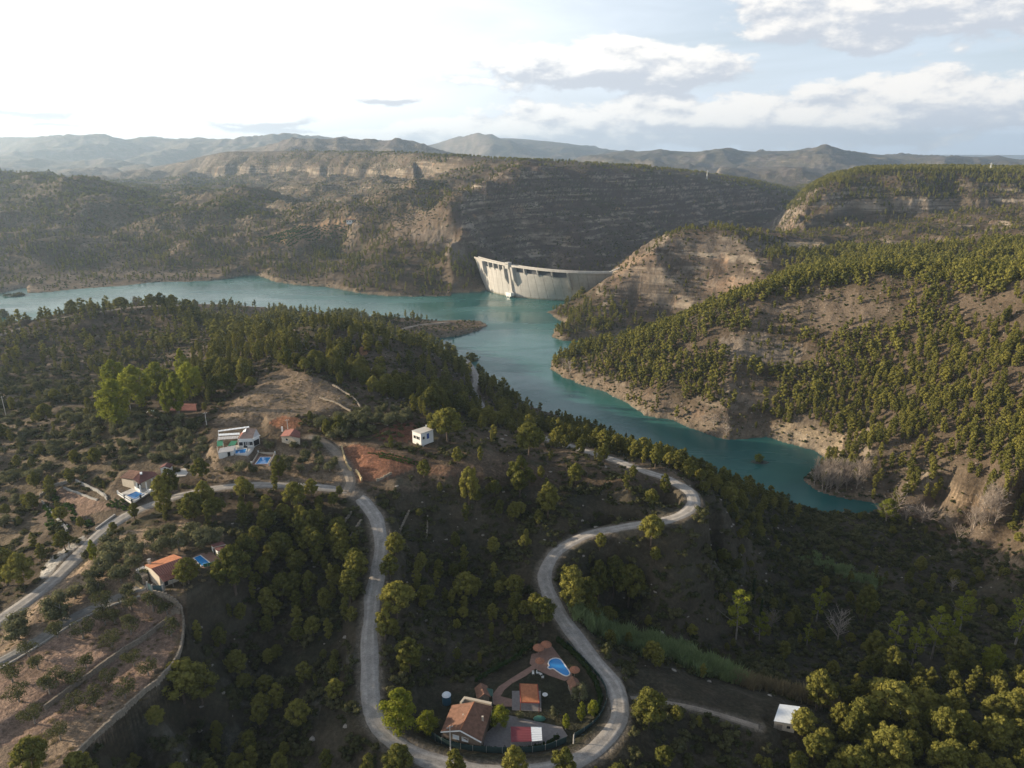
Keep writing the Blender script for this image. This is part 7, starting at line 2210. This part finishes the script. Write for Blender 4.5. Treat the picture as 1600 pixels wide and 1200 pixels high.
def white_house():
    z = 69.0; T_ = Thing('white_flat_house', P(658, 690, z), 'white cube shaped house with a flat pale roof', 'house')
    h = 4.6
    a, b, c, d = P(644, 673.6, z + h), P(664.5, 667.5, z + h), P(676.8, 671.8, z + h), P(657.5, 678.5, z + h)
    T_.part('wall', *prism([q[:2] for q in (a, b, c, d)], z - 1.5, z + h), WHITE)
    T_.part('roof_slab', *prism([lerp(q, np.mean([a, b, c, d], 0), -.04)[:2] for q in (a, b, c, d)], z + h + .003, z + h + .25), PALEC)
    for t in (.3, .68): opening(T_, 'window', a, d, t, 1.1, z + 2.3, 1.0, DARK, PALEC)
    opening(T_, 'door', d, c, .55, 1.0, z + 2.0, 2.0, BLUE); opening(T_, 'window', d, c, .2, .8, z + 2.4, .9, DARK, PALEC)
    q = P(666, 668, z + h); T_.part('roof_vent', *bx((q[0], q[1], z + h + .25), (.5, .5, .7)), WHITE)
    T_.part('terrace', *prism([P(u, v, z)[:2] for u, v in ((645, 690), (661, 697), (670, 690), (655, 684))], z - 1.5, z + .5), WHITE)
white_house()
def white_shed():
    z = 36.0; T_ = Thing('white_roofed_shed', P(1225, 1135, z), 'field shed with a plain white sheet roof at the end of the footpath', 'shed')
    h = 2.6
    a, b, c, d = P(1218, 1100, z + h + .3), P(1250, 1104, z + h + .3), P(1243, 1132, z + h), P(1209, 1126.5, z + h)
    T_.part('roof', *ribbed(a, b, c, d, 16, .03), WSHEET)
    T_.part('wall', *prism([lerp(q, np.mean([a, b, c, d], 0), .05)[:2] for q in (a, b, c, d)], z - .8, z + h - .1), CREAM)
    opening(T_, 'door', d, c, .3, 1.2, z, 2.0, WOODP); opening(T_, 'window', d, c, .7, .8, z + 1.1, .7, DARK)
white_shed()
def vineyard_house():
    x, y, z = hit(548, 348); T_ = Thing('vineyard_house', (x, y, z), 'tiny white house at the top of the vineyard beyond the lake', 'house')
    T_.part('wall', *bx((x, y, z - 2), (13, 8, 6.5), .2), WHITE); T_.part('roof', *bx((x, y, z + 4.502), (14.5, 9.5, .8), .2), TILE)
    for s in (-4, 0, 4): T_.part('window', *bx((x + s, y - 4.05 + s * .2, z + 1.5), (1.6, .3, 1.4), .2), DARK)
    T_.part('veranda', *bx((x + 9.5, y + 2, z - 2), (5.5, 6, 4.5), .2), WHITE)
vineyard_house()


# ------------------------------------------------------------------ walls, poles, masts
def stone_wall(name, px_line, h, m, label, th=.45, step=.9):
    pts = [hit(a, b) for a, b in px_line]; sm = np.array(smooth_path(pts, step)); parts = []
    for i in range(len(sm) - 1):
        a, b = sm[i], sm[i + 1]; za = float(gz(a[0], a[1]))
        c = (a + b) / 2; yaw = math.atan2(b[1] - a[1], b[0] - a[0]); L = math.dist(a[:2], b[:2])
        for k in range(2):
            hh_ = h / 2
            parts.append(bx((c[0] + _r.normal() * .03, c[1] + _r.normal() * .03, za - .3 + k * (hh_ + .15)), (L * .97, th * _r.uniform(.85, 1.1), hh_ + .15 * _r.uniform(.9, 1.1)), yaw + _r.normal() * .03))
    V, F = join(*parts); c = sm[len(sm) // 2]
    me = bpy.data.meshes.new(name); me.from_pydata([(v[0] - c[0], v[1] - c[1], v[2] - c[2]) for v in V], [], F); me.update(); me.materials.append(m)
    o = mk_obj(name, me, loc=tuple(c)); tag(o, label, 'wall')
stone_wall('terrace_wall', [(70, 1110), (110, 1080), (150, 1050), (195, 1018), (225, 1000), (262, 968), (283, 956)], 1.25, STONE, 'dry stone step wall between the two almond terraces')
stone_wall('boundary_wall', [(240, 930), (262, 936), (280, 950), (287, 968), (286, 1000), (280, 1025), (262, 1052), (225, 1085), (180, 1125), (140, 1163), (110, 1200)], 1.3, STONE, 'long retaining wall round the outer edge of the almond terraces')
stone_wall('kerb_wall', [(0, 1046), (60, 1010), (120, 972), (180, 944), (220, 931)], .35, PLAST, 'low kerb wall along the driveway')
stone_wall('field_wall', [(534, 700), (538, 715), (543, 730), (549, 737)], 1.0, YSTONE, 'yellowish block wall on the left edge of the red field')
stone_wall('field_wall', [(556, 737), (561, 744), (565, 752)], 1.0, YSTONE, 'short yellowish wall at the lane corner')
stone_wall('garden_wall', [(58, 780), (72, 770), (87, 760), (100, 757), (115, 749)], 1.2, PLAST, 'grey wall at the upper end of the ploughed garden')
stone_wall('garden_wall', [(119, 753), (134, 760), (150, 767), (168, 781)], 1.0, PLAST, 'pale grey wall along the right of the ploughed garden')
stone_wall('garden_wall', [(100, 763), (126, 773), (152, 782)], .6, PLAST, 'low wall between the two strips of the ploughed garden')
stone_wall('garden_wall', [(66, 785), (82, 803), (98, 820), (106, 830)], .8, PLAST, 'low wall on the left side of the ploughed garden')
stone_wall('garden_wall', [(150, 828), (165, 817), (180, 806)], .7, PALEC, 'pale wall between ploughed garden and road')
stone_wall('field_wall', [(520, 603), (545, 618), (562, 636), (556, 645)], .8, STONE, 'stone wall at the right end of the hill field')
stone_wall('field_wall', [(500, 622), (530, 633), (548, 643)], .6, STONE, 'low stone wall across the lower hill field')
stone_wall('field_wall', [(588, 752), (600, 747), (612, 741)], .9, STONE, 'stone wall below the red field')
for i, (ln, l) in enumerate([([(640, 800), (632, 815), (625, 828)], 'upper left stone terrace wall on the slope right of the straight road'), ([(668, 808), (668, 825), (666, 842)], 'right stone terrace wall on the slope right of the straight road'),
                            ([(550, 802), (540, 815), (528, 828)], 'stone terrace wall left of the straight road'), ([(565, 815), (556, 828), (548, 842)], 'short stone terrace wall beside the straight road')]):
    stone_wall('hillside_wall', ln, .8, STONE, l)


def pole(px, pb, pt, label, arm=True, m=None):
    x, y, z, h = size_for(px, pb, pt); T_ = Thing('utility_pole', (x, y, z), label, 'utility pole')
    T_.part('shaft', *cyl((x, y, z - .5), .16, h + .5, 8, .10), m or PALEC)
    if arm:
        T_.part('cross_arm', *bx((x, y, z + h - .5), (1.5, .12, .12), .5), PLAST)
        for s in (-.6, .6): T_.part('insulator', *cyl((x + s * math.cos(.5), y + s * math.sin(.5), z + h - .38), .06, .22, 6), WHITE)
pole(10, 652, 619, 'pale pole at the left edge above the orchards'); pole(205, 645, 606, 'pole in front of the poplar wood'); pole(323, 665, 644, 'pale pole above the awning house')
pole(450, 672, 655, 'pole behind the rusty red upper house'); pole(109, 857, 819, 'pole beside the lower road near the lay-by'); pole(150, 893, 874, 'short post among the olives', False, WOODP)
pole(704, 1172, 1134, 'thin pole before the gable of the tiled house'); pole(896, 1162, 1148, 'lamp post at the garden fence corner', False)


def mast(px, Y, h, label, w=1.6):
    x, _, _ = PD(px, Y, 120); y = Y; z = float(gz(x, y)); T_ = Thing('radio_mast', (x, y, z), label, 'mast')
    for sx, sy in ((-1, -1), (1, -1), (1, 1), (-1, 1)):
        T_.part('leg', *beam((x + sx * w, y + sy * w, z - 1), (x + sx * w * .15, y + sy * w * .15, z + h), .28), WHITE)
    for k in range(1, 6):
        u = w * (1 - .85 * k / 6); zz = z + h * k / 6
        T_.part('brace', *join(*[beam((x + a * u, y + b * u, zz), (x + c * u, y + d * u, zz), .18) for a, b, c, d in ((-1, -1, 1, -1), (1, -1, 1, 1), (1, 1, -1, 1), (-1, 1, -1, -1))]), WHITE)
    T_.part('arm', *beam((x - 3, y, z + h * .85), (x + 3, y, z + h * .85), .5), WHITE)
mast(1105, 1690, 20, 'thin pale mast on the rim of the shaded plateau'); mast(1544, 1330, 14, 'pale lattice pylon on the wooded mesa at the right')

# ------------------------------------------------------------------ crops
def crop_rows(name, px_poly, step, spacing, key, size, label, ang, cat='crop'):
    pw = [hit(a, b)[:2] for a, b in px_poly]; c = np.mean(pw, 0); ext = max(np.ptp([p[0] for p in pw]), np.ptp([p[1] for p in pw])) * .8
    i, j = np.meshgrid(np.arange(-ext, ext, spacing), np.arange(-ext, ext, step)); i = i.ravel(); j = j.ravel()
    ca, sa = math.cos(ang), math.sin(ang)
    X = c[0] + i * ca - j * sa + _r.normal(size=len(i)) * .08 * spacing; Y = c[1] + i * sa + j * ca + _r.normal(size=len(i)) * .05 * step
    k = inpoly(X, Y, pw); X, Y = X[k], Y[k]
    plant_mass(name, [key], X, Y, gz(X, Y), np.full(len(X), size) * _r.uniform(.7, 1.2, len(X)), _r.randint(0, len(PROTO[key]), len(X)), label, cat)
for i in range(2):
    cl = [(rs.normal() * .3, rs.normal() * .3, .4, .5, .4) for _ in range(3)]
    build_proto('crop', cl, 18, .2, LEAF['vine'], core=.8)
crop_rows('crop_rows', [(576, 708), (600, 708), (655, 722), (650, 730), (600, 718)], 1.3, .8, 'crop', .6, 'green crop rows in the red field', -.35)
crop_rows('vineyard_rows', [(398, 373), (470, 353), (543, 341), (553, 346), (500, 373), (456, 388)], 6.5, 3.0, 'crop', 2.6, 'rows of green vines on the slope beyond the lake', 1.0, 'vineyard')
crop_rows('lemon_rows', [(70, 775), (84, 768), (145, 822), (135, 828), (110, 812)], 2.6, 1.5, 'crop', 1.2, 'dark green shrub row beside the ploughed garden', -.9)
crop_rows('vegetable_rows', [(160, 790), (172, 784), (205, 788), (205, 798), (180, 796)], 1.1, 1.0, 'crop', .8, 'grey green crop patch below the villa pool', 0.2)
crop_rows('lemon_rows', [(50, 782), (62, 778), (105, 828), (80, 830)], 2.8, 1.8, 'crop', 1.5, 'green shrubs on the strip left of the ploughed garden', -.9)


# ------------------------------------------------------------------ air
def haze():
    me = bpy.data.meshes.new('haze')
    V, F = prism([(-9000, -3000), (9000, -3000), (9000, 13400), (-9000, 13400)], -70, 420)
    me.from_pydata(V, [], F); me.update()
    m = bpy.data.materials.new('air'); m.use_nodes = True; t = m.node_tree; t.nodes.clear(); N = NT(t)
    v = N.n('ShaderNodeVolumePrincipled'); o = N.n('ShaderNodeOutputMaterial')
    v.inputs['Color'].default_value = (0.62, 0.80, 1.0, 1); v.inputs['Density'].default_value = HAZE
    v.inputs['Anisotropy'].default_value = 0.45
    N.l(v.outputs[0], o.inputs['Volume']); me.materials.append(m)
    o2 = mk_obj('haze', me); tag(o2, 'thin blue haze in the air over the valley', kind='stuff')
HAZE = 0.00008
haze()
print('script', round(time.time() - T0, 1), 's')

# ------------------------------------------------------------------ labels that tell the single trees apart, by the landmark each stands nearest to
MARKS = [(1083, 785, 'the hairpin above the river'), (852, 890, 'the left curve of the S bend'), (960, 1110, 'the last road bend'), (580, 950, 'the straight road'), (605, 1150, 'the lower left road bend'),
         (560, 775, 'the road junction'), (260, 890, 'the tin roofed house'), (320, 875, 'the blue corner pool'), (215, 750, 'the brown roofed villa'), (411, 718, 'the walled pool'), (375, 685, 'the awning house'),
         (455, 678, 'the red roofed upper house'), (285, 640, 'the long red house'), (660, 682, 'the white flat house'), (595, 720, 'the red field'), (80, 885, 'the pale lay-by'), (135, 790, 'the ploughed garden'),
         (1228, 1115, 'the white roofed shed'), (1080, 1105, 'the footpath'), (1020, 1010, 'the green reed bed'), (1388, 870, 'the pale rock slab'), (1440, 990, 'the sunlit poplars'), (1388, 1095, 'the tallest grove pine'),
         (725, 1130, 'the big tiled house'), (870, 1045, 'the kidney pool'), (450, 615, 'the bare hill field'), (184, 620, 'the brightest poplar'), (740, 590, 'the steep track by the water'), (930, 700, 'the road above the river'),
         (1310, 755, 'the water end'), (1290, 695, 'the pale river cliff'), (1130, 672, 'the notch in the right bank'), (100, 1080, 'the lower terrace wall'), (240, 945, 'the terrace corner'), (1570, 1100, 'the right edge of the grove'),
         (60, 950, 'the driveway start'), (1530, 830, 'the stream bed'), (350, 757, 'the upper road'), (40, 640, 'the leftmost utility pole'), (420, 900, 'the middle of the dark slope'), (330, 1080, 'the terrace foot'), (450, 1130, 'the bottom of the dark slope'),
         (720, 900, 'the middle of the shaded bowl'), (690, 1000, 'the foot of the shaded bowl'), (1250, 900, 'the dim reed bed'), (1150, 960, 'the slim cypresses'), (880, 580, 'the right bank point'), (760, 740, 'the rim of the bowl')]
NOUN = {'pine_tree': 'pine', 'olive_tree': 'olive tree', 'almond_tree': 'almond tree', 'bare_tree': 'leafless tree', 'poplar_tree': 'poplar'}
ORD = ['', 'second ', 'third ', 'fourth ', 'fifth ', 'sixth ', 'seventh ', 'eighth ', 'ninth ', 'tenth ', 'eleventh ', 'twelfth ', 'thirteenth ', 'fourteenth ', 'fifteenth ', 'sixteenth ', 'seventeenth ', 'eighteenth ', 'nineteenth ', 'twentieth ']
bins = {}
for o in list(COL.objects):
    st = o.name.split('.')[0]
    if st in NOUN and o.parent is None and 'group' in o:
        a, b = project(np.array(o.location.x), np.array(o.location.y), np.array(o.location.z)); a, b = float(a), float(b)
        k = min(range(len(MARKS)), key=lambda i: math.hypot(MARKS[i][0] - a, (MARKS[i][1] - b) * 1.3))
        mx_, my_, nm_ = MARKS[k]
        ddx, ddy = a - mx_, (b - my_) * 1.3
        rel = ('right of' if ddx > 0 else 'left of') if abs(ddx) > abs(ddy) else ('below' if ddy > 0 else 'above')
        h = o.scale.z * UNITH['pine_round']
        size = ('tall ' if h > 6.6 else 'small ' if h < 4.6 else 'middling ') if st == 'pine_tree' else ''
        bins.setdefault((st, nm_, rel, size), []).append((math.hypot(ddx, ddy), o))
for (st, nm_, rel, size), lst in bins.items():
    lst.sort(key=lambda q: q[0])
    for i, (d_, o) in enumerate(lst):
        if i < len(ORD):
            o['label'] = '%s%s%s %s %s' % (ORD[i] or ('nearest ' if len(lst) > 1 else ''), size, NOUN[st], rel, nm_) if (i or len(lst) > 1) else 'single %s%s %s %s' % (size, NOUN[st], rel, nm_)
            if i: o['label'] = '%snearest %s%s %s %s' % (ORD[i], size, NOUN[st], rel, nm_)
        else:
            o['label'] = 'outlying %s%s in the crowd %s %s' % (size, NOUN[st], rel, nm_)
print('script', round(time.time() - T0, 1), 's')
